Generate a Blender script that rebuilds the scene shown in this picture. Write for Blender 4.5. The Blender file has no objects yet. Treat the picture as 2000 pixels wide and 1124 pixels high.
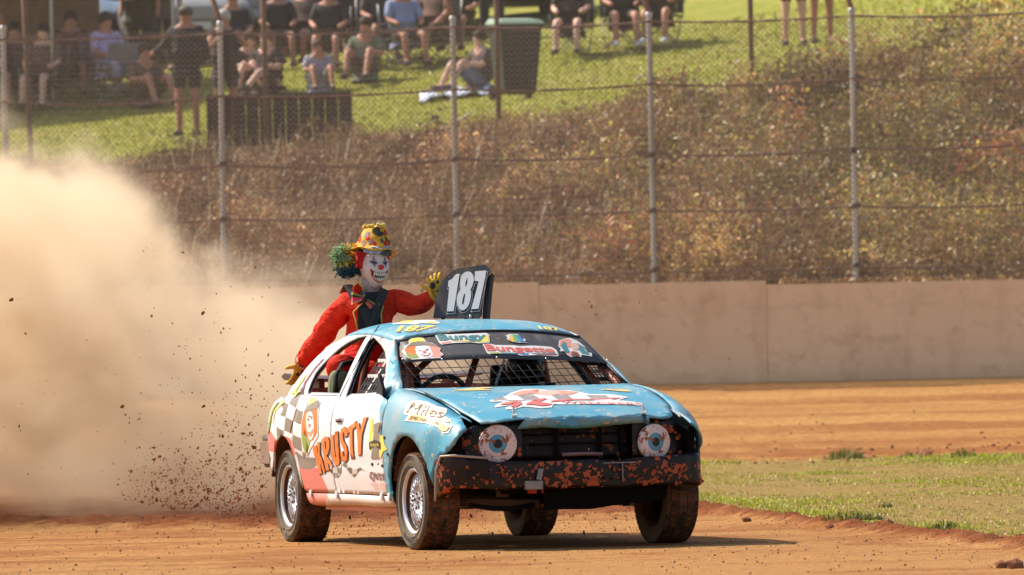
import bpy, bmesh, math, random
import numpy as np
from mathutils import Vector, Matrix, noise as mnoise
from mathutils.geometry import delaunay_2d_cdt

random.seed(7)
RNG = np.random.default_rng(7)
R = math.radians
SC = bpy.context.scene
COL = SC.collection

# ------------------------------------------------------------------ camera
CAR_YAW = R(17.56); ROLL = R(1.2); FPX = 15279.0; CAM_H = 1.245; PITCH_PX = 115.4
cam_d = bpy.data.cameras.new('camera'); cam = bpy.data.objects.new('camera', cam_d); COL.objects.link(cam)
cam_d.sensor_width = 36.0; cam_d.sensor_fit = 'HORIZONTAL'; cam_d.lens = FPX * 36.0 / 2000.0
cam_d.clip_start = 0.5; cam_d.clip_end = 3000
cam.matrix_world = (Matrix.Translation((0, 0, CAM_H)) @ Matrix.Rotation(R(90) + math.atan(PITCH_PX / FPX), 4, 'X')
                    @ Matrix.Rotation(-ROLL, 4, 'Z'))
cam_d.dof.use_dof = True; cam_d.dof.focus_distance = 48.6; cam_d.dof.aperture_fstop = 6.6
SC.camera = cam

# ------------------------------------------------------------------ sky and sun
SUN_AZ = (-0.86, 0.51); SUN_EL = R(47)
w = bpy.data.worlds.new('World'); SC.world = w; w.use_nodes = True
nt = w.node_tree; nt.nodes.clear()
sky = nt.nodes.new('ShaderNodeTexSky'); sky.sky_type = 'NISHITA'; sky.sun_disc = False
sky.sun_elevation = SUN_EL; sky.sun_rotation = math.atan2(SUN_AZ[0], SUN_AZ[1])
sky.air_density = 1.0; sky.dust_density = 2.5; sky.ozone_density = 1.0
bg = nt.nodes.new('ShaderNodeBackground'); bg.inputs['Strength'].default_value = 0.13
wo = nt.nodes.new('ShaderNodeOutputWorld')
nt.links.new(sky.outputs[0], bg.inputs[0]); nt.links.new(bg.outputs[0], wo.inputs[0])
sun_d = bpy.data.lights.new('sun', 'SUN'); sun = bpy.data.objects.new('sun', sun_d); COL.objects.link(sun)
sun_d.energy = 4.6; sun_d.angle = R(0.53); sun_d.color = (1.0, 0.93, 0.82)
sdir = Vector((SUN_AZ[0] * math.cos(SUN_EL), SUN_AZ[1] * math.cos(SUN_EL), math.sin(SUN_EL)))
sun.rotation_euler = sdir.to_track_quat('Z', 'Y').to_euler()
SC.view_settings.view_transform = 'Standard'; SC.view_settings.look = 'None'
SC.view_settings.exposure = 0.40; SC.view_settings.gamma = 1.0
SC.render.engine = 'CYCLES'
cy = SC.cycles
cy.use_denoising = True
cy.max_bounces = 8; cy.diffuse_bounces = 3; cy.glossy_bounces = 3; cy.transmission_bounces = 4
cy.volume_bounces = 5; cy.transparent_max_bounces = 8; cy.volume_step_rate = 1.0
cy.sample_clamp_indirect = 6.0; cy.caustics_reflective = False; cy.caustics_refractive = False

# ------------------------------------------------------------------ pixel rays (2000 x 1124 photo pixels)
FW = np.array([math.sin(CAR_YAW), -math.cos(CAR_YAW), 0.0]); LF = np.array([math.cos(CAR_YAW), math.sin(CAR_YAW), 0.0])
CAR_O = np.array([-0.228, 50.0, 0.0])
def ray(px, py):
    a, b = px - 1000.0, py - 562.0
    u = a * math.cos(ROLL) - b * math.sin(ROLL); v = a * math.sin(ROLL) + b * math.cos(ROLL) - PITCH_PX
    return np.array([0, 0, CAM_H]), np.array([u / FPX, 1.0, -v / FPX])
def at(px, py, Y):
    o, d = ray(px, py); return Vector(o + d * Y)
def cray(px, py):
    o, d = ray(px, py); o = o - CAR_O
    return np.array([o @ FW, o @ LF, o[2]]), np.array([d @ FW, d @ LF, d[2]])
def cpl(px, py, ax, c):
    """point of the car (car coordinates) seen at a pixel, on the plane axis ax = c"""
    o, d = cray(px, py); t = (c - o[ax]) / d[ax]; return o + t * d

# ------------------------------------------------------------------ helpers
def tag(o, label=None, cat=None, group=None, kind=None):
    if label: o['label'] = label
    if cat: o['category'] = cat
    if group: o['group'] = group
    if kind: o['kind'] = kind
    return o
def empty(name, loc=(0, 0, 0), rz=0.0):
    o = bpy.data.objects.new(name, None); COL.objects.link(o); o.location = loc; o.rotation_euler = (0, 0, rz)
    o.empty_display_size = 0.2
    return o
def link(name, me, parent=None):
    o = bpy.data.objects.new(name, me); COL.objects.link(o)
    if parent is not None: o.parent = parent
    return o
def np_mesh(name, V, F, mats=(), parent=None, smooth=False, col=None, colname='Col'):
    """V (n,3); F (m,k) all faces of one size; col (n,3) optional per-vertex colour"""
    V = np.asarray(V, np.float32); F = np.asarray(F, np.int32)
    me = bpy.data.meshes.new(name)
    me.vertices.add(len(V)); me.vertices.foreach_set('co', V.ravel())
    k = F.shape[1]
    me.loops.add(F.size); me.loops.foreach_set('vertex_index', F.ravel())
    me.polygons.add(len(F)); me.polygons.foreach_set('loop_start', np.arange(0, F.size, k, dtype=np.int32))
    me.polygons.foreach_set('loop_total', np.full(len(F), k, np.int32))
    me.update(calc_edges=True)
    if smooth: me.polygons.foreach_set('use_smooth', np.ones(len(F), bool))
    if col is not None:
        a = me.attributes.new(colname, 'FLOAT_COLOR', 'POINT')
        c = np.ones((len(V), 4), np.float32); c[:, :3] = col
        a.data.foreach_set('color', c.ravel())
    for m in mats: me.materials.append(m)
    return link(name, me, parent)

class MB:
    """mesh builder: collects pieces of ONE object"""
    def __init__(s): s.v = []; s.f = []; s.m = []
    def add(s, vs, fs, m=0):
        b = len(s.v); s.v += [tuple(p) for p in vs]; s.f += [tuple(b + i for i in f) for f in fs]; s.m += [m] * len(fs)
        return s
    def box(s, c, d, rot=None, m=0):
        x, y, z = d[0] / 2, d[1] / 2, d[2] / 2
        P = [Vector(p) for p in ((-x, -y, -z), (x, -y, -z), (x, y, -z), (-x, y, -z), (-x, -y, z), (x, -y, z), (x, y, z), (-x, y, z))]
        if rot is not None: P = [rot @ p for p in P]
        return s.add([p + Vector(c) for p in P], [(0, 3, 2, 1), (4, 5, 6, 7), (0, 1, 5, 4), (1, 2, 6, 5), (2, 3, 7, 6), (3, 0, 4, 7)], m)
    def tube(s, pts, r, n=8, m=0, cap=True, closed=False, flat=None):
        pts = [Vector(p) for p in pts]; N = len(pts)
        rs = r if isinstance(r, (list, tuple, np.ndarray)) else [r] * N
        vs = []; up = None
        for i, p in enumerate(pts):
            a = pts[i - 1] if (i > 0 or closed) else p; b = pts[(i + 1) % N] if (i < N - 1 or closed) else p
            t = (b - a); t = t.normalized() if t.length > 1e-9 else Vector((0, 0, 1))
            if up is None: up = Vector((0, 0, 1)) if abs(t.z) < .9 else Vector((1, 0, 0))
            u = (up - t * up.dot(t))
            if u.length < 1e-6: u = t.orthogonal()
            u.normalize(); up = u; w_ = t.cross(u)
            fl = flat if flat else (1, 1)
            for k in range(n):
                th = 2 * math.pi * k / n
                vs.append(p + u * (math.cos(th) * rs[i] * fl[0]) + w_ * (math.sin(th) * rs[i] * fl[1]))
        fs = []
        for i in range(N if closed else N - 1):
            j = (i + 1) % N
            for k in range(n): fs.append((i * n + k, i * n + (k + 1) % n, j * n + (k + 1) % n, j * n + k))
        if cap and not closed:
            fs.append(tuple(range(n - 1, -1, -1))); fs.append(tuple((N - 1) * n + k for k in range(n)))
        return s.add(vs, fs, m)
    def lathe(s, prof, n=48, axis='y', c=(0, 0, 0), m=0, closed=False, a0=0.0, a1=2 * math.pi):
        """prof: list of (axial, radius)"""
        full = abs(a1 - a0 - 2 * math.pi) < 1e-6; K = n if full else n + 1
        vs = []
        for k in range(K):
            th = a0 + (a1 - a0) * k / n
            for (h, r) in prof:
                if axis == 'y': p = (r * math.cos(th), h, r * math.sin(th))
                elif axis == 'z': p = (r * math.cos(th), r * math.sin(th), h)
                else: p = (h, r * math.cos(th), r * math.sin(th))
                vs.append((p[0] + c[0], p[1] + c[1], p[2] + c[2]))
        L = len(prof); fs = []
        for k in range(n):
            k2 = (k + 1) % K
            for i in range(L if closed else L - 1):
                j = (i + 1) % L
                fs.append((k * L + i, k2 * L + i, k2 * L + j, k * L + j))
        return s.add(vs, fs, m)
    def ell(s, c, r, nu=16, nv=10, m=0, rot=None):
        vs = []; fs = []
        for i in range(nv + 1):
            ph = math.pi * i / nv - math.pi / 2
            for k in range(nu):
                th = 2 * math.pi * k / nu
                p = Vector((r[0] * math.cos(ph) * math.cos(th), r[1] * math.cos(ph) * math.sin(th), r[2] * math.sin(ph)))
                if rot is not None: p = rot @ p
                vs.append(p + Vector(c))
        for i in range(nv):
            for k in range(nu): fs.append((i * nu + k, i * nu + (k + 1) % nu, (i + 1) * nu + (k + 1) % nu, (i + 1) * nu + k))
        return s.add(vs, fs, m)
    def prism(s, poly, f, h, m=0):
        """poly 2-D outline; f(u,v,t)->point; thickness t from 0 to h"""
        n = len(poly); vs = [f(u, v, 0) for u, v in poly] + [f(u, v, h) for u, v in poly]
        tri = [t for t in tess(poly)]
        fs = [tuple(t) for t in tri] + [tuple(n + i for i in reversed(t)) for t in tri]
        fs += [(i, (i + 1) % n, n + (i + 1) % n, n + i) for i in range(n)]
        return s.add(vs, fs, m)
    def build(s, name, mats, parent=None, smooth=False, bevel=0, sub=0, auto=None, merge=False):
        me = bpy.data.meshes.new(name); me.from_pydata([tuple(p) for p in s.v], [], s.f)
        if not isinstance(mats, (list, tuple)): mats = [mats]
        for m in mats: me.materials.append(m)
        me.polygons.foreach_set('material_index', s.m)
        bm = bmesh.new(); bm.from_mesh(me)
        if merge: bmesh.ops.remove_doubles(bm, verts=bm.verts, dist=1e-5)
        bmesh.ops.recalc_face_normals(bm, faces=bm.faces); bm.to_mesh(me); bm.free()
        if smooth:
            me.polygons.foreach_set('use_smooth', [True] * len(me.polygons))
            if auto: me.set_sharp_from_angle(angle=R(auto))
        o = link(name, me, parent)
        if bevel:
            b = o.modifiers.new('bevel', 'BEVEL'); b.width = bevel; b.segments = 2; b.limit_method = 'ANGLE'; b.angle_limit = R(40)
        if sub:
            b = o.modifiers.new('sub', 'SUBSURF'); b.levels = sub; b.render_levels = sub
        return o

def tess(poly):
    r = delaunay_2d_cdt([Vector(p) for p in poly], [], [list(range(len(poly)))], 1, 1e-7)
    # faces index into r[0]; map back when no vertices were added
    if len(r[0]) == len(poly):
        orig = r[3]; mp = [o[0] if o else i for i, o in enumerate(orig)]
        return [[mp[i] for i in f] for f in r[2]]
    from mathutils.geometry import tessellate_polygon
    return [list(t) for t in tessellate_polygon([[Vector((p[0], p[1], 0)) for p in poly]])]

def pip(poly, P):
    """points P (n,2) inside polygon"""
    poly = np.asarray(poly, float); P = np.asarray(P, float); ins = np.zeros(len(P), bool); n = len(poly); j = n - 1
    for i in range(n):
        xi, yi = poly[i]; xj, yj = poly[j]
        c = ((yi > P[:, 1]) != (yj > P[:, 1]))
        with np.errstate(divide='ignore', invalid='ignore'):
            x = (xj - xi) * (P[:, 1] - yi) / (yj - yi + 1e-30) + xi
        ins ^= c & (P[:, 0] < x); j = i
    return ins

def densify(poly, step, closed=True):
    out = []; n = len(poly)
    for i in range(n if closed else n - 1):
        a = np.asarray(poly[i], float); b = np.asarray(poly[(i + 1) % n], float)
        k = max(1, int(np.linalg.norm(b - a) / step))
        for q in range(k): out.append(tuple(a + (b - a) * q / k))
    if not closed: out.append(tuple(poly[-1]))
    return out
def smooth_line(pts, n=6, closed=False):
    """Catmull-Rom through points (any dimension)"""
    P = [np.asarray(p, float) for p in pts]; N = len(P); out = []
    for i in range(N if closed else N - 1):
        p0 = P[(i - 1) % N] if closed or i > 0 else 2 * P[0] - P[1]
        p1 = P[i]; p2 = P[(i + 1) % N]
        p3 = P[(i + 2) % N] if closed or i + 2 < N else 2 * P[-1] - P[-2]
        for q in range(n):
            t = q / n
            out.append(tuple(.5 * ((2 * p1) + (p2 - p0) * t + (2 * p0 - 5 * p1 + 4 * p2 - p3) * t * t + (3 * p1 - p0 - 3 * p2 + p3) * t ** 3)))
    if not closed: out.append(tuple(P[-1]))
    return out

# ------------------------------------------------------------------ materials
def srgb(r, g, b):
    f = lambda c: (c / 255 / 12.92) if c / 255 <= .04045 else ((c / 255 + .055) / 1.055) ** 2.4
    return (f(r), f(g), f(b), 1)
class NT:
    def __init__(s, name):
        s.m = bpy.data.materials.new(name); s.m.use_nodes = True; s.t = s.m.node_tree; s.n = s.t.nodes; s.l = s.t.links
        s.n.clear(); s.out = s.n.new('ShaderNodeOutputMaterial'); s._co = None
    def new(s, t, **k):
        n = s.n.new('ShaderNode' + t)
        for a, b in k.items(): setattr(n, a, b)
        return n
    def set(s, sock, v):
        if isinstance(v, bpy.types.NodeSocket): s.l.new(v, sock)
        else: sock.default_value = v
    def co(s):
        if s._co is None: s._co = s.new('TexCoord')
        return s._co.outputs['Object']
    def noise(s, scale, detail=3, rough=.55, vec=None, dist=0, stretch=None):
        n = s.new('TexNoise'); n.inputs['Scale'].default_value = scale; n.inputs['Detail'].default_value = detail
        n.inputs['Roughness'].default_value = rough; n.inputs['Distortion'].default_value = dist
        v = vec if vec is not None else s.co()
        if stretch:
            mp = s.new('Mapping'); mp.inputs['Scale'].default_value = stretch; s.l.new(v, mp.inputs[0]); v = mp.outputs[0]
        s.l.new(v, n.inputs['Vector']); return n.outputs['Fac']
    def voro(s, scale, feature='F1', rnd=1.0, vec=None):
        n = s.new('TexVoronoi', feature=feature); n.inputs['Scale'].default_value = scale
        if 'Randomness' in n.inputs: n.inputs['Randomness'].default_value = rnd
        s.l.new(vec if vec is not None else s.co(), n.inputs['Vector']); return n
    def ramp(s, f, stops, interp='LINEAR'):
        n = s.new('ValToRGB'); cr = n.color_ramp; cr.interpolation = interp
        while len(cr.elements) < len(stops): cr.elements.new(.5)
        for e, (p, c) in zip(cr.elements, stops):
            e.position = p; e.color = c if isinstance(c, (tuple, list)) else (c, c, c, 1)
        s.set(n.inputs[0], f); return n.outputs[0]
    def mix(s, f, a, b, mode='MIX'):
        n = s.new('Mix', data_type='RGBA', blend_type=mode)
        s.set(n.inputs[0], f); s.set(n.inputs[6], a); s.set(n.inputs[7], b); return n.outputs[2]
    def math(s, op, a, b=0.0, clamp=False):
        n = s.new('Math', operation=op, use_clamp=clamp); s.set(n.inputs[0], a); s.set(n.inputs[1], b); return n.outputs[0]
    def sep(s, v=None):
        n = s.new('SeparateXYZ'); s.l.new(v if v is not None else s.co(), n.inputs[0]); return n.outputs
    def attr(s, name):
        n = s.new('Attribute', attribute_name=name); return n.outputs['Color']
    def bump(s, h, strength=.3, dist=.01):
        n = s.new('Bump'); n.inputs['Strength'].default_value = strength; n.inputs['Distance'].default_value = dist
        s.l.new(h, n.inputs['Height']); return n.outputs[0]
    def bsdf(s, color, rough=.6, metal=0.0, normal=None, spec=None, coat=None, alpha=None, sheen=None, trans=None):
        n = s.new('BsdfPrincipled'); s.set(n.inputs['Base Color'], color); s.set(n.inputs['Roughness'], rough); s.set(n.inputs['Metallic'], metal)
        if normal is not None: s.l.new(normal, n.inputs['Normal'])
        if spec is not None: s.set(n.inputs['Specular IOR Level'], spec)
        if coat is not None: n.inputs['Coat Weight'].default_value = coat; n.inputs['Coat Roughness'].default_value = .15
        if sheen is not None: n.inputs['Sheen Weight'].default_value = sheen
        s.l.new(n.outputs[0], s.out.inputs['Surface']); return s.m

DUST = srgb(190, 140, 92); MUD = srgb(150, 78, 46)
def plain(name, rgb, rough=.6, metal=0.0, var=.18, scale=8, bump=0, spec=None, dist=.01):
    t = NT(name); c = srgb(*rgb)
    n = t.noise(scale, 4)
    col = t.mix(t.ramp(n, [(.3, 0), (.7, 1)]), tuple(x * (1 - var) for x in c[:3]) + (1,), tuple(min(1, x * (1 + var)) for x in c[:3]) + (1,))
    nor = t.bump(t.noise(scale * 6, 4), bump, dist) if bump else None
    return t.bsdf(col, rough, metal, nor, spec)
def dirty(name, rgb, rough=.35, metal=0.0, splat=.25, film=.25, coat=None, spec=None, mud=DUST, sc=26, lowfilm=0.0, zlow=.25, zhigh=.75, base=None, grime=0.0):
    """paint with dust film, streaks and mud spots; lowfilm adds dried dust towards the sills"""
    t = NT(name); c = base(t) if base else srgb(*rgb)
    n1 = t.noise(3.0, 5, .6); f1 = t.math('MULTIPLY', t.ramp(n1, [(.42, 0), (.75, 1)]), film)
    sc_ = t.noise(9.0, 6, .7, stretch=(1, 1, .25)); f2 = t.math('MULTIPLY', t.ramp(sc_, [(.52, 0), (.72, 1)]), film * .8)
    col = t.mix(f1, c, mud); col = t.mix(f2, col, mud)
    if lowfilm:
        z = t.sep()[2]
        mr = t.new('MapRange'); mr.inputs['From Min'].default_value = zhigh; mr.inputs['From Max'].default_value = zlow
        t.l.new(z, mr.inputs[0])
        k = t.math('MULTIPLY', t.math('POWER', mr.outputs[0], 1.6), t.math('MULTIPLY', t.ramp(t.noise(7, 6, .7), [(.25, .35), (.7, 1.0)]), lowfilm))
        col = t.mix(k, col, mud)
    if grime:
        col = t.mix(t.math('MULTIPLY', t.ramp(t.noise(5, 6, .7), [(.5, 0), (.72, 1)]), grime), col, srgb(28, 24, 22))
    # splats: noisy voronoi blobs
    v = t.new('VectorMath', operation='ADD'); wn = t.new('TexNoise'); wn.inputs['Scale'].default_value = 30
    t.l.new(t.co(), wn.inputs['Vector']); ms = t.new('VectorMath', operation='SCALE'); ms.inputs['Scale'].default_value = .05
    t.l.new(wn.outputs['Color'], ms.inputs[0]); t.l.new(t.co(), v.inputs[0]); t.l.new(ms.outputs[0], v.inputs[1])
    vo = t.voro(sc, vec=v.outputs[0]); big = t.noise(4.0, 3)
    th = t.math('MULTIPLY', t.ramp(big, [(.40, .02), (.68, 1)]), splat)
    sp = t.math('LESS_THAN', vo.outputs['Distance'], th)
    rnd = t.math('GREATER_THAN', t.sep(vo.outputs['Color'])[0], .55)
    sp = t.math('MULTIPLY', sp, rnd)
    col = t.mix(sp, col, mud)
    rg = t.mix(t.math('MAXIMUM', sp, t.math('ADD', f1, f2)), (rough,) * 3 + (1,), (.9, .9, .9, 1))
    rs = t.new('RGBToBW'); t.l.new(rg, rs.inputs[0])
    nor = t.bump(t.math('ADD', t.math('MULTIPLY', sp, .6), t.math('MULTIPLY', t.noise(60, 3), .1)), .35, .006)
    return t.bsdf(col, rs.outputs[0], metal, nor, spec, coat)
# ================================================================== the setting
WALL_Y = 88.0
def fbm(X, Y, s, o=4, seed=0.0):
    """vectorised value-noise fbm (numpy)"""
    out = np.zeros(np.broadcast(X, Y).shape); a = 1.0; tot = 0
    for k in range(o):
        x = X * s + seed * 17.3 + k * 31.7; y = Y * s - seed * 9.1 + k * 11.9
        xi = np.floor(x); yi = np.floor(y); fx = x - xi; fy = y - yi
        fx = fx * fx * (3 - 2 * fx); fy = fy * fy * (3 - 2 * fy)
        h = lambda i, j: (np.abs(np.sin(i * 127.1 + j * 311.7 + k * 5.3) * 43758.5453) % 1.0)
        v = (h(xi, yi) * (1 - fx) + h(xi + 1, yi) * fx) * (1 - fy) + (h(xi, yi + 1) * (1 - fx) + h(xi + 1, yi + 1) * fx) * fy
        out += v * a; tot += a; a *= .5; s *= 2.03
    return out / tot
def ss(a, b, x):
    t = np.clip((x - a) / (b - a), 0, 1); return t * t * (3 - 2 * t)
# edge of the near track (behind the car, swinging round to the right)
EX = np.array([-60, -8, -3.8, -1.6, 0.0, 1.0, 1.5, 1.95, 2.35, 3.0, 3.6, 4.5, 60])
EY = np.array([62., 59.5, 57.2, 55.0, 56.5, 57.5, 56.0, 52.5, 49.6, 45.4, 42.5, 39.5, 10])
def edge_d(X, Y): return Y - np.interp(X, EX, EY)         # > 0 beyond the near track
def far_edge(X): return 72.5 + 0.02 * X
def ground_z(X, Y):
    d = edge_d(X, Y)
    base = .12 * ss(54, 72, Y) + .69 * ss(71, 90, Y) ** 1.15
    berm = .05 * np.exp(-((d - .6) / .9) ** 2) * (.4 + 1.2 * fbm(X, Y, .9, 3, 3))
    near = (d < 0)
    rel = (fbm(X, Y, 2.2, 5, 1) - .5) * np.where(d < -.3, .018, .06)
    loose = np.exp(-((d - .9) / 1.6) ** 2)
    rel = rel + loose * (fbm(X, Y, 7.0, 3, 5) - .5) * .09 + (fbm(X, Y, 9.0, 2, 15) - .5) * .010
    keep = 1 - np.exp(-(((X - CAR_O[0]) / 2.0) ** 2 + ((Y - 49.6) / 3.0) ** 2) ** 2)   # flat where the car stands
    k2 = ss(60, 74, Y)
    rut = k2 * .02 * np.sin(Y * 4.2 + 2 * fbm(X, Y, .2, 2, 9))
    return base + (berm + rel) * keep * (1 - ss(86, 88, Y)) + rut * (1 - ss(86, 88, Y))
xs = np.unique(np.concatenate([np.arange(-60, -9, 3.0), np.arange(-9, -4.2, .22), np.arange(-4.2, 4.4, .035), np.arange(4.4, 9, .22), np.arange(9, 61, 3.0)]))
ys = np.unique(np.concatenate([np.arange(-30, 38, 4.0), np.arange(38, 44, .4), np.arange(44, 60, .07), np.arange(60, 74, .16), np.arange(74, 88.4, .25)]))
GX, GY = np.meshgrid(xs, ys); GZ = ground_z(GX, GY)
nx, ny = len(xs), len(ys)
V = np.stack([GX.ravel(), GY.ravel(), GZ.ravel()], 1)
ii = (np.arange(ny - 1)[:, None] * nx + np.arange(nx - 1)[None, :]).ravel()
F = np.stack([ii, ii + 1, ii + nx + 1, ii + nx], 1)
# surface kinds: packed pale track / loose red soil / grassy verge soil
D = edge_d(GX, GY); nz = fbm(GX, GY, 1.1, 5, 2); nf = fbm(GX, GY, 5.0, 4, 4)
packed = np.array(srgb(208, 156, 102)[:3]); red = np.array(srgb(150, 82, 46)[:3]); verge = np.array(srgb(176, 150, 92)[:3]); far_t = np.array(srgb(214, 162, 100)[:3]); dark = np.array(srgb(172, 106, 58)[:3])
C = np.tile(packed, (ny, nx, 1)).astype(float)
def lay(C, m, c): return C * (1 - m[..., None]) + c * m[..., None]
C = lay(C, .55 * ss(.50, .72, nz + .25 * (nf - .5)) * (D < 4), dark)
streak = fbm(GX * .35, GY * 2.2, 1.0, 4, 6)
C = lay(C, .7 * ss(.45, .7, streak) * (D < 0), dark)
loose = ss(-.6, .25, D + 1.4 * (nf - .5)) * (1 - ss(2.2, 5.0, D + 3.0 * (nz - .5)))
C = lay(C, .9 * loose, red)
C = lay(C, ss(2.0, 4.6, D + 3.0 * (nz - .5)) * ss(-.6, 1.2, GX + .8 * (nz - .5)), verge)
C = lay(C, .8 * ss(1.4, 3.2, D) * (1 - ss(-.6, 1.2, GX)), red * .95)
ft = ss(-.8, .9, GY - far_edge(GX) + 1.6 * (nz - .5))
C = lay(C, ft, far_t)
C = lay(C, ft * .5 * (1 - ss(1.5, 7, GY - 72.5)) * ss(.35, .65, nf), red)
C = lay(C, ft * .75 * ss(.42, .68, fbm(GX * .10, GY * 1.3, 1.0, 4, 8)), dark)
t = NT('track_soil')
a = t.attr('Col'); n1 = t.noise(14, 6, .65); n2 = t.noise(70, 4, .6)
c = t.mix(t.ramp(n1, [(.35, 0), (.7, 1)]), t.mix(1.0, a, (.74, .70, .66, 1), 'MULTIPLY'), t.mix(1.0, a, (1.16, 1.14, 1.12, 1), 'MULTIPLY'))
sp = t.math('LESS_THAN', t.voro(38).outputs['Distance'], t.math('MULTIPLY', t.ramp(t.noise(3, 4), [(.45, 0), (.7, 1)]), .22))
c = t.mix(t.math('MULTIPLY', sp, .55), c, srgb(112, 62, 36))
c = t.mix(1.0, c, (1.04, 1.0, .86, 1), 'MULTIPLY')
soil = t.bsdf(c, .95, 0, t.bump(t.math('ADD', n1, t.math('MULTIPLY', n2, .8)), 1.0, .05), .15)
g = np_mesh('track_ground', V, F, [soil], smooth=True, col=C.reshape(-1, 3)); tag(g, kind='structure')

# --- concrete wall in cast panels
wall_m = NT('wall_concrete')
t = wall_m; oc = t.sep()
n1 = t.noise(.55, 5, .6); n2 = t.noise(3.0, 5, .6, stretch=(1, 1, .35)); n3 = t.noise(20, 3)
c = t.mix(t.ramp(n1, [(.35, 0), (.7, 1)]), srgb(242, 206, 164), srgb(250, 214, 170))
c = t.mix(t.math('MULTIPLY', t.ramp(n2, [(.5, 0), (.75, 1)]), .5), c, srgb(206, 160, 112))
c = t.mix(t.math('MULTIPLY', t.ramp(t.noise(1.6, 6, .7, stretch=(.5, 1, 1.5)), [(.55, 0), (.8, 1)]), .55), c, srgb(176, 146, 122))
c = t.mix(t.math('MULTIPLY', t.ramp(t.noise(2.2, 7, .75), [(.54, 0), (.66, 1)]), .4), c, srgb(172, 128, 92))
zz_w = t.sep()[2]; lowz = t.ramp(t.math('ADD', t.math('MULTIPLY', zz_w, 1.3), t.math('MULTIPLY', t.noise(3.5, 5, .7), -.5)), [(0, 1), (.35, 0)]); c = t.mix(t.math('MULTIPLY', lowz, .55), c, srgb(196, 142, 92))
c = t.mix(t.math('LESS_THAN', t.voro(2.6).outputs['Distance'], .045), c, srgb(120, 78, 52))
wall_m = t.bsdf(c, .92, 0, t.bump(t.math('ADD', n2, n3), .25, .02), .2)
joints = [-60, -50, -42, -34, -26, -22, -18.2, -14.4, -10.6, -6.8, -3.0, 0.3, 2.86, 6.4, 10.2, 14, 18, 22, 26, 34, 42, 50, 60]
wt = empty('concrete_wall', (0, WALL_Y, .5)); tag(wt, 'long low tan concrete barrier wall at the back of the dirt track', 'wall')
for k in range(len(joints) - 1):
    x0, x1 = joints[k] + .0015, joints[k + 1] - .0015
    zt = 1.965 - .012 * ((x0 + x1) / 2 + 2.0) + random.uniform(-.006, .006)
    m = MB(); n = 12; dy = random.uniform(-.012, .012)
    m.box(((x0 + x1) / 2, .10 + dy, (zt - .5) / 2), (x1 - x0, .24, zt - .5))
    m.build('wall_panel', wall_m, wt, bevel=.005)

# --- hill behind the wall
def hill_z(X, Y):
    up = 1.72 + (2.36 + .085 * np.clip(X, -14, 14) + .02 * np.clip(X - 2, 0, 8) ** 2) * ss(88.2, 104.5, Y) ** .85
    far = .17 * np.clip(Y - 104, 0, 8.5) + .10 * np.clip(Y - 112.5, 0, 60)
    return up + far + .10 * (fbm(X, Y, .5, 4, 11) - .5)
hx = np.concatenate([np.arange(-90, -10, 4.0), np.arange(-10, 10, .16), np.arange(10, 91, 4.0)])
hy = np.concatenate([np.arange(88.3, 104, .25), np.arange(104, 124, .2), np.arange(124, 300, 6.0)])
HX, HY = np.meshgrid(hx, hy); HZ = hill_z(HX, HY); nx, ny = len(hx), len(hy)
V = np.stack([HX.ravel(), HY.ravel(), HZ.ravel()], 1)
ii = (np.arange(ny - 1)[:, None] * nx + np.arange(nx - 1)[None, :]).ravel()
F = np.stack([ii, ii + 1, ii + nx + 1, ii + nx], 1)
EDGE_PX = [(-300, 320), (0, 285), (160, 268), (300, 255), (500, 235), (700, 222), (960, 205), (1130, 195), (1250, 165), (1400, 122), (1550, 85), (1700, 35), (1900, -40), (2400, -160)]
EDX = np.array([at(p[0], p[1], 104)[0] for p in EDGE_PX])
# the mown lawn starts at about Y=104.. everything nearer is rough
lawn = ss(102.4, 104.0, HY + 1.2 * (fbm(HX, HY, .7, 3, 21) - .5))
n_ = fbm(HX, HY, 1.4, 4, 13)
gcol = np.array(srgb(164, 164, 60)[:3]); gcol2 = np.array(srgb(184, 172, 84)[:3]); brown = np.array(srgb(104, 80, 58)[:3])
C = np.tile(brown, (ny, nx, 1)).astype(float); C = lay(C, lawn, gcol); C = lay(C, lawn * ss(.45, .7, n_) * .6, gcol2)
t = NT('hill_turf'); a = t.attr('Col')
n1 = t.noise(5, 5, .65)
hill_m = t.bsdf(t.mix(t.ramp(n1, [(.3, 0), (.7, 1)]), t.mix(1.0, a, (.7, .72, .7, 1), 'MULTIPLY'), t.mix(1.0, a, (1.2, 1.18, 1.1, 1), 'MULTIPLY')), .9, 0, t.bump(t.noise(25, 5, .7), 1.0, .06), .2)
h = np_mesh('grassy_hill', V, F, [hill_m], smooth=True, col=C.reshape(-1, 3)); tag(h, kind='structure')

# --- blades / leaves
def scatter_blades(name, P, H, W, Cc, lean, mat_, label, cat):
    """one triangle-pair blade per point; Cc per point colour"""
    n = len(P); ang = RNG.uniform(0, 2 * np.pi, n); d = np.stack([np.cos(ang), np.sin(ang), 0 * ang], 1)
    s = np.stack([-np.sin(ang), np.cos(ang), 0 * ang], 1)
    la = RNG.uniform(.1, 1, n) * lean
    b0 = P - s * (W / 2)[:, None]; b1 = P + s * (W / 2)[:, None]
    m = P + d * (H * la * .35)[:, None]; m[:, 2] += H * .62
    tp = P + d * (H * la)[:, None]; tp[:, 2] += H * (1 - .35 * la)
    m0 = m - s * (W * .38)[:, None]; m1 = m + s * (W * .38)[:, None]
    V = np.stack([b0, b1, m1, m0, tp], 1).reshape(-1, 3); o = np.arange(n) * 5
    F = np.concatenate([np.stack([o, o + 1, o + 2], 1), np.stack([o, o + 2, o + 3], 1), np.stack([o + 3, o + 2, o + 4], 1)])
    ob = np_mesh(name, V, F, [mat_], col=np.repeat(Cc, 5, 0)); tag(ob, label, cat, kind='stuff'); return ob
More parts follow.
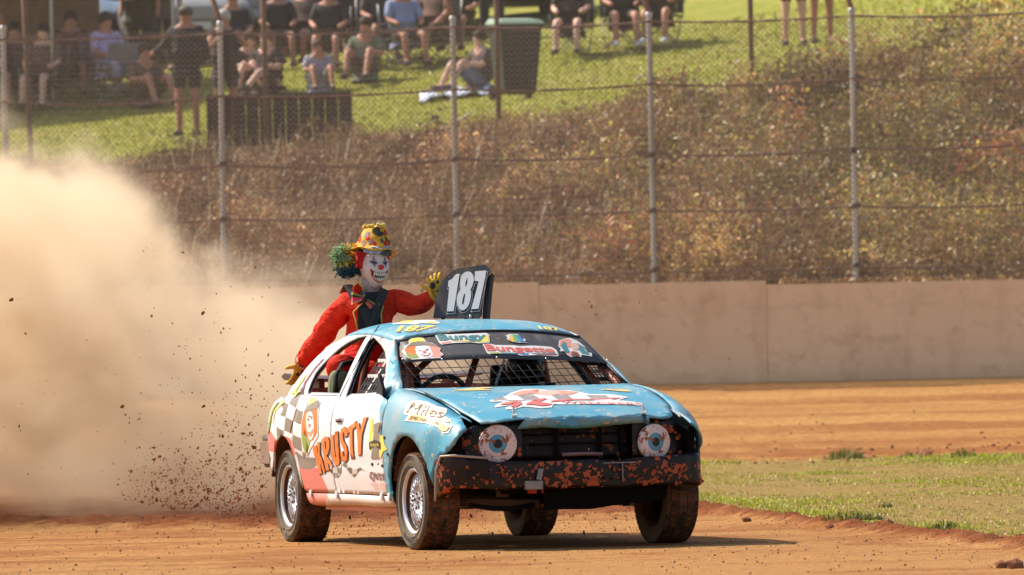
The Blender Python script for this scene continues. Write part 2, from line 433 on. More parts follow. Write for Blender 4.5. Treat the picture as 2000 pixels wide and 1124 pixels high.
def leaf_mat(name, rough=.6, trans=.25):
    t = NT(name); a = t.attr('Col')
    d = t.new('BsdfDiffuse'); t.l.new(a, d.inputs[0]); tr = t.new('BsdfTranslucent'); t.l.new(a, tr.inputs[0])
    gl = t.new('BsdfGlossy'); gl.inputs['Roughness'].default_value = .45; gl.inputs[0].default_value = (.7, .7, .65, 1)
    mx = t.new('MixShader'); mx.inputs[0].default_value = trans; t.l.new(d.outputs[0], mx.inputs[1]); t.l.new(tr.outputs[0], mx.inputs[2])
    m2 = t.new('MixShader'); m2.inputs[0].default_value = .05; t.l.new(mx.outputs[0], m2.inputs[1]); t.l.new(gl.outputs[0], m2.inputs[2])
    t.l.new(m2.outputs[0], t.out.inputs[0]); return t.m
grass_m = leaf_mat('grass_blades', trans=.35); bram_m = leaf_mat('bramble_leaf', trans=.3)
def pick(cols, n, p):
    c = np.array([srgb(*x)[:3] for x in cols]); k = RNG.choice(len(cols), n, p=p); return c[k] * RNG.uniform(.7, 1.25, (n, 1))

# infield grass (right of and behind the car)
n = 420000
P = np.stack([RNG.uniform(.6, 6.2, n), 42 + 32.5 * RNG.uniform(0, 1, n) ** .9, np.zeros(n)], 1)
d = edge_d(P[:, 0], P[:, 1]); fe = far_edge(P[:, 0]) - P[:, 1]
nzg = fbm(P[:, 0], P[:, 1], .75, 4, 31); nzf = fbm(P[:, 0], P[:, 1], 3.3, 3, 32)
band = np.exp(-((fe - 1.6) / 1.5) ** 2) * .30 + np.exp(-((d - 4.2) / 1.9) ** 2) * .18
den = np.clip((nzg + .7 * (nzf - .5) + band - .455) * 2.4, 0, 1) * ss(1.2, 4.2, d + 3.0 * (nzf - .5)) * ss(-.2, .7, fe + .9 * (nzf - .5))
keep = (RNG.uniform(0, 1, len(P)) < den * .75 + .05 * (den > 0)) & (d > .4) & (fe > -.3)
P = P[keep]; P[:, 2] = ground_z(P[:, 0], P[:, 1]) - .005; n = len(P); nzg = nzg[keep]; band = band[keep]; den = den[keep]
lush = RNG.uniform(0, 1, n) < np.clip(.10 + 1.9 * band + 1.0 * (nzg - .5), .05, .9)
Cc = np.where(lush[:, None], pick([(168, 176, 46), (148, 160, 42), (190, 190, 72)], n, [.45, .3, .25]), pick([(190, 164, 100), (168, 156, 84), (150, 130, 82), (204, 182, 122)], n, [.35, .25, .2, .2]))
Hh = np.where(lush, RNG.uniform(.015, .045, n), RNG.uniform(.008, .026, n)) * (1 + .7 * (band > .16) * RNG.uniform(0, 1, n)); Wd = RNG.uniform(.005, .012, n)
scatter_blades('infield_grass', P, Hh, Wd, Cc, 1.3, grass_m, 'patchy short green and straw coloured grass on the infield', 'grass')

# tufts that stand clear of the infield edge
def tuft(px, py, Y, h, nb, label, sp=.12):
    b = at(px, py, Y); b.z = float(ground_z(b.x, b.y)); n = nb
    a = RNG.uniform(0, 2 * np.pi, n); r = sp * np.sqrt(RNG.uniform(0, 1, n))
    P = np.stack([r * np.cos(a), r * np.sin(a) , np.zeros(n)], 1)
    ob = scatter_blades('grass_tuft', P, (.35 + .65 * RNG.uniform(0, 1, n)) * h * (1.15 - .75 * r / sp), RNG.uniform(.006, .012, n), pick([(112, 118, 42), (90, 100, 38), (150, 140, 80)], n, [.45, .3, .25]), .8, grass_m, label, 'grass tuft')
    del ob['kind']; ob.location = b; ob['group'] = 'grass tufts along the infield edge'
tuft(1652, 903, 72.2, .18, 260, 'tallest dark green grass tuft on the far infield edge', .2)
tuft(1775, 899, 72.4, .10, 110, 'low grass tuft beside the large red clod on the far edge', .12)
tuft(1880, 905, 72.0, .12, 130, 'rightmost dark grass tuft on the far infield edge', .14)
tuft(1730, 960, 57.5, .07, 60, 'small weed on the pale middle of the infield', .06)
tuft(1665, 1025, 51.6, .11, 240, 'bright green grass tuft at the near infield edge', .22)
tuft(1845, 1035, 50.6, .09, 260, 'bright grass tuft right of the near dead patch', .12)

# lawn blades on the hill, dense enough to give it a nap
n = 26000
P = np.stack([RNG.uniform(-8.5, 8.5, n), RNG.uniform(102.5, 113, n), np.zeros(n)], 1)
keep = RNG.uniform(0, 1, n) < ss(102.3, 104.3, P[:, 1]); P = P[keep]; P[:, 2] = hill_z(P[:, 0], P[:, 1]); n = len(P)
scatter_blades('lawn_grass', P, RNG.uniform(.025, .06, n), RNG.uniform(.02, .04, n), pick([(176, 178, 60), (160, 166, 56), (192, 186, 88), (170, 140, 90)], n, [.4, .3, .2, .1]), 1.2, grass_m, 'mown yellow-green lawn of the spectator hill', 'grass')

# --- rough bank of dry brambles between the wall and the lawn
def sight_z(X, Y):
    """height of the line where the scrub gives way to the lawn"""
    px = 1000 + X / Y * FPX; ye = np.interp(px, [p[0] for p in EDGE_PX], [p[1] for p in EDGE_PX])
    return CAM_H + (677 - .021 * (px - 1000) - ye) / FPX * Y
def bank_h(X, Y):
    right = ss(-1.0, 4.5, X)
    h = (.10 + .40 * fbm(X, Y, .8, 3, 41)) * (.55 + .6 * right)
    return h * ss(88.2, 89.4, Y) + .06
cent = []
for k in range(350):
    X_ = RNG.uniform(-8.8, 8.8); Y_ = 89.0 + 13.5 * RNG.uniform(0, 1) ** 1.3
    cent.append((X_, Y_, RNG.uniform(.22, .85), RNG.uniform(.3, 1.15) * (.7 + .5 * float(ss(-1, 4, X_))), RNG.uniform(0, 1), float(np.exp(RNG.normal(-.05, .42)))))
n = 106000
P = np.stack([RNG.uniform(-8.6, 8.6, n), 88.45 + 15.6 * RNG.uniform(0, 1, n) ** 1.25, np.zeros(n)], 1)
hue = fbm(P[:, 0], P[:, 1], .9, 3, 49); tone = .6 + .8 * fbm(P[:, 0], P[:, 1], .7, 3, 50)
P[:, 2] = hill_z(P[:, 0], P[:, 1]) + bank_h(P[:, 0], P[:, 1]) * RNG.uniform(0, 1, n) ** .7
PB = []; HB = []; TB_ = []
for (X_, Y_, r_, h_, hu, to) in cent:
    k = int(900 * (r_ / .5) ** 1.5); d = RNG.normal(size=(k, 3)); d /= np.linalg.norm(d, axis=1)[:, None]; rr_ = RNG.uniform(.25, 1, k) ** .45
    lump = 1 + .45 * np.sin(d[:, 0] * 5 + hu * 20) * np.cos(d[:, 1] * 4 + d[:, 2] * 5 + hu * 9)
    q = d * (rr_ * lump)[:, None] * (r_, r_, h_ * .62); q[:, 2] = np.abs(q[:, 2] + h_ * .35); q[:, :2] *= (1 - .35 * (q[:, 2] / (h_ + .1)))[:, None] ** .5 if True else 1
    q = q + (X_, Y_, 0); q[:, 2] += hill_z(q[:, 0], q[:, 1]) - .05; PB.append(q); HB.append(np.full(k, hu)); TB_.append(np.full(k, to) * (.60 + .6 * np.clip(q[:, 2] - hill_z(q[:, 0], q[:, 1]), 0, 1)))  # leaves darker low in each bush: shade put into the colour
k = 9000; cr = np.stack([RNG.uniform(-7.2, 7.2, k), RNG.uniform(88.02, 88.5, k), np.zeros(k)], 1); cr[:, 2] = 1.945 - .012 * (cr[:, 0] + 2) + .10 * RNG.uniform(0, 1, k) ** 2 * fbm(cr[:, 0], cr[:, 0] * 0, 2.5, 3, 71)
cr = cr[fbm(cr[:, 0], cr[:, 1], 1.6, 3, 72) > .46]; PB.append(cr); HB.append(np.full(len(cr), .4)); TB_.append(RNG.uniform(.4, .9, len(cr)))
P = np.concatenate([P] + PB); hue = np.concatenate([hue] + HB); tone = np.concatenate([tone] + TB_)
keep = (P[:, 1] > 88.01) & ((P[:, 1] > 88.42) | (P[:, 2] < 2.1)) & (P[:, 2] < sight_z(P[:, 0], P[:, 1]) + .14 * RNG.normal(size=len(P)) + .16 * (fbm(P[:, 0], P[:, 1] * 0, 2.0, 3, 42) - .5)); P = P[keep]; hue = hue[keep]; tone = tone[keep]; n = len(P)
right = ss(-.8, 3.8, P[:, 0] + 3.0 * (hue - .5)); leafy = RNG.uniform(0, 1, n) < .20 + .65 * right
S = np.where(leafy, RNG.uniform(.014, .038, n), RNG.uniform(.006, .016, n)); L = np.where(leafy, 1.3, 3.6)
q = RNG.normal(size=(n, 3)) * np.where(leafy[:, None], 1.0, np.array([[1.0, 1.0, 1.1]])); q /= np.linalg.norm(q, axis=1)[:, None]; r2 = RNG.normal(size=(n, 3)); sd = np.cross(q, r2); sd /= np.linalg.norm(sd, axis=1)[:, None]
a_ = P - q * (S * L)[:, None]; b_ = P + sd * (S * .7)[:, None]; c_ = P + q * (S * L)[:, None]; d_ = P - sd * (S * .7)[:, None]
b_[:, 2] += S * .3; d_[:, 2] += S * .3
V = np.stack([a_, b_, c_, d_], 1).reshape(-1, 3); o = np.arange(n) * 4
F = np.concatenate([np.stack([o, o + 1, o + 2], 1), np.stack([o, o + 2, o + 3], 1)])
brn = pick([(158, 126, 96), (138, 108, 82), (176, 142, 108), (126, 100, 78), (196, 166, 128)], n, [.3, .25, .2, .15, .1])
olv = pick([(140, 130, 78), (126, 122, 66), (166, 154, 88), (150, 142, 120), (184, 176, 84), (186, 128, 70)], n, [.28, .24, .16, .16, .10, .06])
red_ = pick([(160, 104, 72), (136, 88, 62)], n, [.5, .5])
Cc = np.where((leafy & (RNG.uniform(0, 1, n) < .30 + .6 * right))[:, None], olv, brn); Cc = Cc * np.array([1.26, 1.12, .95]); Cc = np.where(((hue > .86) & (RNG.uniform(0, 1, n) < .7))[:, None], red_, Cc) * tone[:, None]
lowb = (1 - ss(88.6, 90.2, P[:, 1]))[:, None] * .6; Cc = Cc * (1 - lowb) + lowb * np.array(srgb(172, 128, 88)[:3]) * RNG.uniform(.5, 1.2, (n, 1))
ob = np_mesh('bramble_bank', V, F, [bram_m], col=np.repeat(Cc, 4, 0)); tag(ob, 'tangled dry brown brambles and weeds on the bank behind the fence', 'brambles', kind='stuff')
# dry stalks, in clumps
n = 9000
ci = RNG.integers(0, len(cent), n); ca = np.array(cent)
P = np.stack([ca[ci, 0] + RNG.normal(0, .45, n), ca[ci, 1] + RNG.normal(0, .45, n), np.zeros(n)], 1); P = P[(P[:, 1] > 88.5) & (RNG.uniform(0, 1, n) > .65 * ss(0, 4, P[:, 0]))]; n = len(P); P[:, 2] = hill_z(P[:, 0], P[:, 1]) - .03
Hs = np.minimum(RNG.uniform(.2, 1.15, n), np.maximum(.1, sight_z(P[:, 0], P[:, 1]) - P[:, 2] + .15 * RNG.normal(size=n)))
scatter_blades('dry_stalks', P, Hs, RNG.uniform(.006, .014, n), pick([(180, 150, 116), (150, 120, 92), (206, 178, 140), (120, 94, 72)], n, [.35, .3, .2, .15]), 1.5, bram_m, 'thin dry stalks standing among the brambles', 'dry weeds')
# bleached litter below the fence foot
lit = plain('bleached_wood', (206, 190, 170), .8)
for (px, py, l, a, lab) in ((1120, 545, .16, .3, 'pale scrap of litter on the wall top beside the dark shrub'), (905, 232, .30, -.6, 'bleached stick lying in the middle of the brambles'), (1022, 272, .22, -.5, 'short bleached stick low in the brambles')):
    Y = 88.6 if py > 500 else 101.5
    p = at(px, py, Y); m = MB(); k = .02 if py < 500 else .035
    m.tube([(-l / 2, 0, 0), (-l / 6, .01, .012), (l / 5, -.01, .004), (l / 2, 0, .02)], [k * .6, k, k * .8, k * .4], 6)
    o = m.build('litter' if py > 500 else 'dead_stick', lit, None, True); o.location = p; o.rotation_euler = (0, a, .2); tag(o, lab, 'litter' if py > 500 else 'stick')
# ================================================================== chain-link fence on the wall
galv = NT('galvanised_pipe'); t = galv
galv = t.bsdf(t.mix(t.ramp(t.noise(6, 5, .6, stretch=(1, 1, .2)), [(.4, 0), (.75, 1)]), srgb(190, 188, 178), srgb(158, 140, 118)), .45, .25, None)
rusty = NT('rusty_wire'); t = rusty
rusty = t.bsdf(t.mix(t.noise(9, 4), srgb(112, 84, 66), srgb(150, 124, 106)), .75, .25, None)
rustp = plain('rusty_pipe', (128, 96, 76), .8, .1, .25)
FY = 88.10
fence = empty('chain_link_fence', (0, FY, 1.9)); tag(fence, 'tall chain-link safety fence on galvanised posts along the concrete wall', 'fence')
post_x = [-10.55, -8.05, -5.67, -3.235, -.61, 1.61, 3.878, 6.25, 8.7, 11.1]
FZ0 = 1.93; top_z = 4.93
for k, px_ in enumerate(post_x):
    m = MB(); lean = random.uniform(-.012, .012)
    m.tube([(px_, 0, -.2), (px_ + lean * .4, 0, 1.2), (px_ + lean, .0, top_z - 1.9)], .031, 12)
    p = m.build('post', galv, fence, True, auto=50)
    m = MB(); m.lathe([(0, .04), (.02, .042), (.05, .034), (.06, .012), (.06, 0)], 12, 'z', (px_ + lean, 0, top_z - 1.9)); m.build('post_cap', galv, p, True)
    for zc in (3.37, 2.75, 2.08):
        m = MB(); m.lathe([(-.025, .036), (-.025, .043), (.025, .043), (.025, .036)], 12, 'z', (px_ + lean * .3, 0, zc - 1.9)); m.build('band_clamp', plain('clamp_dark', (70, 62, 56), .7) if 'clamp_dark' not in bpy.data.materials else bpy.data.materials['clamp_dark'], p, True)
    # rusty cranked arm above the cap, leaning back over the bank
    m = MB(); m.tube([(px_ + lean, 0, top_z - 1.86), (px_ + lean - .03, .01, top_z - 1.75), (px_ + lean - .16, .05, top_z - 1.35)], .03, 10)
    m.build('crank_arm', rustp, fence, True)
# twisted-pair cables, sagging a little between posts
cab = [(4.855, .030), (4.15, .045), (3.37, .05), (2.745, .03), (2.06, .03)]
for ci, (zc, sag) in enumerate(cab):
    for j in (0, 1):
        pts = []
        for k in range(len(post_x) - 1):
            a, b = post_x[k], post_x[k + 1]; rnd = random.uniform(.6, 1.5)
            for q in range(10):
                u = q / 10; x = a + (b - a) * u
                z = zc - 1.9 + .012 * (x + 1) * (ci < 3) * .6 - sag * rnd * 4 * u * (1 - u) + .009 * math.sin(x * 9 + j * math.pi)
                pts.append((x, -.045 + .009 * math.cos(x * 9 + j * math.pi), z))
        m = MB(); m.tube(pts, .0085 if ci < 3 else .007, 5); m.build('tension_cable', rusty, fence, True)
# the woven mesh, one piece per bay: zig-zag wires
pitch = .062; wr = .0064
def mesh_bay(x0, x1, z0, z1):
    nw = int((x1 - x0) / pitch); nseg = int((z1 - z0) / (pitch / 2))
    V = []; F = []; tri = [(math.cos(t), math.sin(t)) for t in (0.5, 2.6, 4.7)]
    kk = np.arange(nseg + 1); zz = z0 + kk * pitch / 2
    Vs = []; Fs = []; base = 0
    for w_ in range(nw + 1):
        xa = x0 + (w_ + .5) * pitch
        x = xa + np.where(kk % 2 == 0, -.5, .5) * pitch
        wob = .006 * np.sin(zz * 3 + w_ * .7)
        dpt = np.where(kk % 2 == 0, .002, -.002)
        ring = []
        for (c, s_) in tri:
            ring.append(np.stack([x + wob + c * wr * 1.4, dpt + s_ * wr, zz + c * wr * .0], 1))
        R3 = np.stack(ring, 1)                                  # (nseg+1,3,3)
        Vs.append(R3.reshape(-1, 3)); i0 = base + np.arange(nseg) * 3
        for q in range(3):
            q2 = (q + 1) % 3
            Fs.append(np.stack([i0 + q, i0 + q2, i0 + 3 + q2, i0 + 3 + q], 1))
        base += (nseg + 1) * 3
    return np.concatenate(Vs), np.concatenate(Fs)
wire_m = NT('mesh_wire'); t = wire_m
wire_m = t.bsdf(t.mix(t.noise(3, 3), srgb(84, 66, 52), srgb(128, 106, 86)), .55, .35, None)
for k in range(1, len(post_x) - 2):
    V, F = mesh_bay(post_x[k] + .02, post_x[k + 1] - .02, .03, top_z - 1.93)
    o = np_mesh('wire_mesh', V, F, [wire_m], fence); o.location = (0, -.028, 0); o['kind'] = 'stuff'

# old pipe fence posts further back on the bank edge
lab = ['leftmost rusty old pipe post beside the tan awning', 'rusty pipe post behind the dark timber box', 'rusty pipe post crossing the front of the wheelie bin', 'rusty pipe post alone in the lawn by the bare-legged standing pair']
for (x0, y0, x1, y1), lb in zip(((38, -160, 62, 290), (509, -170, 521, 240), (966, -150, 974, 215), (1462, -160, 1468, 130)), lab):
    Y = 103.0; a = at(x1, y1, Y); b = at(x0, y0, Y); gz = float(hill_z(a.x, a.y)) - .15
    m = MB(); m.tube([(a.x, Y, min(gz, a.z)), ((a.x + b.x) / 2, Y, (a.z + b.z) / 2), (b.x, Y, b.z)], .036, 10)
    m.lathe([(0, .04), (.03, .03), (.04, 0)], 10, 'z', (b.x, Y, b.z))
    o = m.build('old_pipe_post', rustp, None, True); tag(o, lb, 'post', 'rusty old posts on the bank edge')
# ================================================================== the car: surfaces (car axes: x forward, y left, z up)
CAR = empty('derby_car', tuple(CAR_O), CAR_YAW - math.pi / 2)
tag(CAR, 'battered teal and white race sedan with eyeball headlights driving on the dirt', 'race car')
YC, ZC, VS = .50, .55, .42
ST = {
 2.08: [(.73, .42), (.78, .44), (.80, .48), (.805, .55), (.80, .62), (.79, .67), (.765, .715), (.72, .755), (.62, .785)],
 1.75: [(.78, .36), (.85, .38), (.87, .43), (.88, .52), (.885, .63), (.878, .71), (.85, .775), (.80, .825), (.68, .862)],
 1.40: [(.80, .30), (.87, .32), (.892, .38), (.908, .50), (.918, .63), (.912, .75), (.885, .845), (.84, .90), (.71, .937)],
 1.00: [(.80, .26), (.872, .275), (.893, .34), (.912, .47), (.925, .62), (.920, .78), (.893, .89), (.855, .945), (.75, .985)],
 0.00: [(.80, .245), (.872, .262), (.893, .34), (.912, .47), (.926, .62), (.922, .78), (.897, .89), (.866, .945), (.74, .985)],
 -1.0: [(.80, .245), (.872, .262), (.893, .34), (.912, .47), (.926, .62), (.923, .79), (.899, .90), (.862, .955), (.74, .99)],
 -1.4: [(.80, .27), (.868, .29), (.888, .36), (.906, .48), (.916, .63), (.91, .79), (.882, .905), (.835, .965), (.70, 1.0)],
 -1.8: [(.78, .33), (.835, .35), (.857, .40), (.870, .50), (.878, .64), (.87, .79), (.84, .89), (.79, .945), (.65, .98)],
 -2.1: [(.73, .40), (.775, .42), (.795, .46), (.808, .54), (.815, .66), (.806, .79), (.775, .88), (.725, .93), (.58, .965)],
 -2.35: [(.64, .46), (.675, .48), (.69, .52), (.70, .58), (.705, .68), (.695, .79), (.665, .87), (.62, .915), (.48, .945)],
}
_sx = np.array(sorted(ST)); _th = np.radians(np.arange(-62, 92, 1.0))
_Rg = []
for x_ in _sx:
    z8 = ST[x_][-1][1]; P = np.array(smooth_line(ST[x_] + [(.52, z8 - .012), (.30, z8 - .02)], 8)); th = np.arctan2(P[:, 1] - ZC, P[:, 0] - YC); r_ = np.hypot(P[:, 1] - ZC, P[:, 0] - YC)
    o = np.argsort(th); _Rg.append(np.interp(_th, th[o], r_[o]))
_Rg = np.array(_Rg); _gx = np.arange(-2.36, 2.10, .02)
def _cr(xs, Y, q):
    m = np.gradient(Y, xs, axis=0); i = np.clip(np.searchsorted(xs, q) - 1, 0, len(xs) - 2); h = (xs[i + 1] - xs[i])[:, None]; t = ((q - xs[i])[:, None]) / h
    t = np.clip(t, 0, 1)
    return (2 * t ** 3 - 3 * t ** 2 + 1) * Y[i] + (t ** 3 - 2 * t ** 2 + t) * h * m[i] + (-2 * t ** 3 + 3 * t ** 2) * Y[i + 1] + (t ** 3 - t ** 2) * h * m[i + 1]
_RG = _cr(_sx, _Rg, _gx)
def rad(x, th):
    x = np.clip(x, _gx[0], _gx[-1] - 1e-6); th = np.clip(th, _th[0], _th[-1] - 1e-6)
    a = (x - _gx[0]) / .02; i = np.minimum(a.astype(int) if hasattr(a, 'astype') else int(a), len(_gx) - 2); fa = a - i
    b = (th - _th[0]) / (_th[1] - _th[0]); j = np.minimum(b.astype(int) if hasattr(b, 'astype') else int(b), len(_th) - 2); fb = b - j
    r = (_RG[i, j] * (1 - fb) + _RG[i, j + 1] * fb) * (1 - fa) + (_RG[i + 1, j] * (1 - fb) + _RG[i + 1, j + 1] * fb) * fa
    # character crease along the doors, bashed-in front corner
    z = ZC + r * np.sin(th)
    r = r - .006 * np.exp(-((z - .545) / .02) ** 2)
    u = x - 1.86 + .35 * (z - .70); d = np.exp(-(u / .07) ** 2) * np.exp(-((z - .70) / .13) ** 2)
    r = r - .035 * d + .012 * np.exp(-((u + .13) / .06) ** 2) * np.exp(-((z - .72) / .10) ** 2)
    return r
def hood_z(x, y):
    ze = np.interp(x, [.80, 1.0, 1.2, 1.4, 1.6, 1.75, 1.9, 2.0, 2.08], [1.0, .985, .964, .937, .899, .862, .825, .797, .772])
    crown = np.interp(x, [.9, 1.3, 1.8, 2.08], [.004, .018, .030, .026])
    z = ze + crown * (1 - (y / .72) ** 2)
    z = z + .010 * np.exp(-((np.abs(y) - .38) / .10) ** 2) * ss(1.1, 1.5, x)                      # soft bulge lines
    z = z - .012 * np.exp(-((x - 1.62) / .10) ** 2 - ((y - .12) / .16) ** 2) + .008 * np.exp(-((x - 1.80) / .08) ** 2 - ((y + .2) / .2) ** 2)
    return z
def roof_z(x, y):
    zc = np.interp(x, [-1.3, -1.1, -.9, -.6, -.3, 0, .2, .32], [1.33, 1.375, 1.408, 1.43, 1.428, 1.405, 1.374, 1.345]); t = np.clip(np.abs(y) / .625, 0, 1.02)
    return zc - .034 * t ** 2 - .05 * t ** 9
def gh_y(x, z):
    b = np.interp(x, [-1.75, -1.45, -1.1, -.8, .4, .6, .85, 1.0], [.775, .815, .85, .864, .862, .845, .775, .755]); dz = z - .955
    k = np.interp(x, [-.3, .2, .5, .9], [0, .10, .24, .24])
    return b - (.52 + k) * dz - .31 * np.clip(dz, 0, 1) ** 2
def ws_x(y, z):
    zh = 1.352 - .05 * (y / .6) ** 2; xh = .31 - .08 * (y / .6) ** 2; xc = .985 - .17 * (y / .74) ** 2
    return xh + (zh - z) / (zh - .985) * (xc - xh)
def nose_x(y, z): return 2.045 - .75 * np.clip(np.abs(y) - .33, 0, 1) ** 2 - .06 * (z - .65)

def T_low(u, v, h=0.0, sd=-1):
    th = v / VS; r = rad(u, th) + h; return (u, sd * (YC + r * np.cos(th)), ZC + r * np.sin(th))
def T_gh(u, v, h=0.0, sd=-1): return (u, sd * (gh_y(u, v) + h), v + h * .5)
def T_hood(u, v, h=0.0, sd=-1): return (u, v, hood_z(u, v) + h)
def T_roof(u, v, h=0.0, sd=-1): return (u, v, roof_z(u, v) + h)
def T_ws(u, v, h=0.0, sd=-1): return (ws_x(u, v) + h * .6, u, v + h)
def T_nose(u, v, h=0.0, sd=-1): return (nose_x(u, v) + h, u, v)
def in_low(p):
    th = np.arctan2(p[2] - ZC, np.abs(p[1]) - YC); return np.hypot(p[2] - ZC, np.abs(p[1]) - YC) - rad(p[0], th)
SURF = {
 'low': (T_low, in_low, lambda p: (p[0], math.atan2(p[2] - ZC, abs(p[1]) - YC) * VS)),
 'gh': (T_gh, lambda p: -p[1] - gh_y(p[0], p[2]), lambda p: (p[0], p[2])),
 'hood': (T_hood, lambda p: p[2] - hood_z(p[0], p[1]), lambda p: (p[0], p[1])),
 'roof': (T_roof, lambda p: p[2] - roof_z(p[0], p[1]), lambda p: (p[0], p[1])),
 'ws': (T_ws, lambda p: p[0] - ws_x(p[1], p[2]), lambda p: (p[1], p[2])),
 'nose': (T_nose, lambda p: p[0] - nose_x(p[1], p[2]), lambda p: (p[1], p[2])),
}
XR = {'low': (-2.36, 2.10), 'gh': (-1.8, 1.05), 'hood': (.85, 2.08), 'roof': (-1.1, .34), 'ws': (-1, 2), 'nose': (-3, 4)}
_tt = np.arange(47.2, 53.2, .012)
def hit(s, px, py):
    """surface coordinates of the point of surface s seen at a photo pixel"""
    o, d = cray(px, py); P = o[:, None] + d[:, None] * _tt[None, :]
    f = SURF[s][1](P); lo, hi = XR[s]; ok = (P[0] >= lo) & (P[0] <= hi)
    if s in ('low', 'gh'): ok &= P[1] < 0
    f = np.where(ok, f, 9.0)
    k = np.nonzero((f[1:] <= 0) & (f[:-1] > 0) & (f[:-1] < 8))[0]
    if len(k) == 0:
        i = int(np.argmin(np.abs(f))); p = P[:, i]
    else:
        i = k[0]; a = f[i] / (f[i] - f[i + 1]); p = P[:, i] + (P[:, i + 1] - P[:, i]) * a
    return SURF[s][2](p)
def hits(s, pts): return [hit(s, *p) for p in pts]
def zoomed(o, f): return lambda pts: [(o[0] + x / f, o[1] + y / f) for x, y in pts]

def offset_poly(poly, d):
    P = np.array(poly, float); n = len(P); A = .5 * np.sum(P[:, 0] * np.roll(P[:, 1], -1) - np.roll(P[:, 0], -1) * P[:, 1]); sg = 1 if A > 0 else -1
    out = []
    for i in range(n):
        a = P[i] - P[i - 1]; b = P[(i + 1) % n] - P[i]
        na = np.array([a[1], -a[0]]) / (np.linalg.norm(a) + 1e-9); nb = np.array([b[1], -b[0]]) / (np.linalg.norm(b) + 1e-9)
        m = na + nb; l = np.linalg.norm(m)
        m = m / l if l > .25 else na
        out.append(tuple(P[i] + sg * m * d / max(.5, m @ na)))
    return out

def sheet(name, loops, T, mats, parent, holes=(), regions=(), step=.05, thick=0.0, lift=0.0, sd=-1, smooth=True, dense=.03, post=None):
    """triangulated patch on a car surface. loops: outlines (u,v); regions: [(poly, material index)] cut as real edges"""
    VV = []; EE = []
    def addloop(L):
        L = densify(L, dense); b = len(VV); VV.extend(L); EE.extend([(b + i, b + (i + 1) % len(L)) for i in range(len(L))]); return L
    loops = [addloop(l) for l in loops]; hl = [addloop(l) for l in holes]; rg = [(addloop(r), m) for r, m in regions]
    allp = np.array([p for l in loops for p in l]); lo = allp.min(0); hi = allp.max(0)
    gu = np.arange(lo[0] + step / 2, hi[0], step); gv = np.arange(lo[1] + step / 2, hi[1], step * .87)
    if len(gu) and len(gv):
        G = np.array([(u + (step / 2 if j % 2 else 0), v) for j, v in enumerate(gv) for u in gu])
        ins = np.zeros(len(G), bool)
        for l in loops: ins |= pip(l, G)
        for l in hl: ins &= ~pip(l, G)
        G = G[ins]
        if len(G):
            B = np.array(VV); dm = np.min(np.hypot(G[:, None, 0] - B[None, :, 0], G[:, None, 1] - B[None, :, 1]), 1) if len(G) * len(B) < 4e7 else np.ones(len(G))
            VV.extend([tuple(p) for p in G[dm > step * .42]])
    r = delaunay_2d_cdt([Vector(p) for p in VV], EE, [], 0, 1e-6)
    v2 = np.array([tuple(p) for p in r[0]]); fc = [f for f in r[2] if len(f) >= 3]
    if not fc: return None
    cen = np.array([v2[list(f)].mean(0) for f in fc])
    ok = np.zeros(len(cen), bool)
    for l in loops: ok |= pip(l, cen)
    for l in hl: ok &= ~pip(l, cen)
    mi = np.zeros(len(cen), int)
    for l, m in rg: mi[pip(l, cen)] = m
    vs = []
    for p in v2:
        q = T(np.float64(p[0]), np.float64(p[1]), lift, sd)
        vs.append(post(q) if post else q)
    F = [tuple(f) for f, k in zip(fc, ok) if k]
    me = bpy.data.meshes.new(name); me.from_pydata([tuple(float(c) for c in v) for v in vs], [], F)
    if not isinstance(mats, (list, tuple)): mats = [mats]
    for m in mats: me.materials.append(m)
    me.polygons.foreach_set('material_index', [int(m) for m, k in zip(mi, ok) if k])
    bm = bmesh.new(); bm.from_mesh(me)
    bmesh.ops.delete(bm, geom=[v for v in bm.verts if not v.link_faces], context='VERTS')
    bmesh.ops.recalc_face_normals(bm, faces=bm.faces)
    s = sum((f.normal.dot(f.calc_center_median() - Vector((0, 0, .5)))) for f in bm.faces)
    if s < 0: bmesh.ops.reverse_faces(bm, faces=bm.faces)
    bm.to_mesh(me); bm.free()
    if smooth: me.polygons.foreach_set('use_smooth', [True] * len(me.polygons))
    o = link(name, me, parent)
    if thick:
        m = o.modifiers.new('thick', 'SOLIDIFY'); m.thickness = thick; m.offset = -1; m.use_rim = True
    return o

# --- text as outlines
def text_tris(s, bold=0.0, shear=0.0):
    cu = bpy.data.curves.new('t', 'FONT'); cu.body = s; cu.offset = bold; cu.shear = shear; cu.resolution_u = 3; cu.align_x = 'LEFT'
    o = bpy.data.objects.new('t', cu); COL.objects.link(o); dg = bpy.context.evaluated_depsgraph_get()
    me = bpy.data.meshes.new_from_object(o.evaluated_get(dg)); V = np.array([v.co[:2] for v in me.vertices]); F = [tuple(p.vertices) for p in me.polygons]
    bpy.data.objects.remove(o); bpy.data.curves.remove(cu); bpy.data.meshes.remove(me)
    lo = V.min(0); hi = V.max(0); return (V - lo) / (hi - lo), F
def quad_px(q, uv):
    """q: photo pixels TL, TR, BR, BL; uv (0..1, v up)"""
    TL, TR, BR, BL = [np.array(p, float) for p in q]; u = uv[:, :1]; v = 1 - uv[:, 1:]
    return (TL * (1 - u) + TR * u) * (1 - v) + (BL * (1 - u) + BR * u) * v
def put_text(name, s, q, surf, mat_, parent, lift=.005, bold=0.0, shear=0.0, tri=None):
    uv, F = text_tris(s, bold, shear); P = quad_px(q, uv); T = SURF[surf][0]
    V = [tuple(float(c) for c in T(*[np.float64(a) for a in hit(surf, *p)], lift)) for p in P]
    me = bpy.data.meshes.new(name); me.from_pydata(V, [], F); me.materials.append(mat_); return link(name, me, parent)
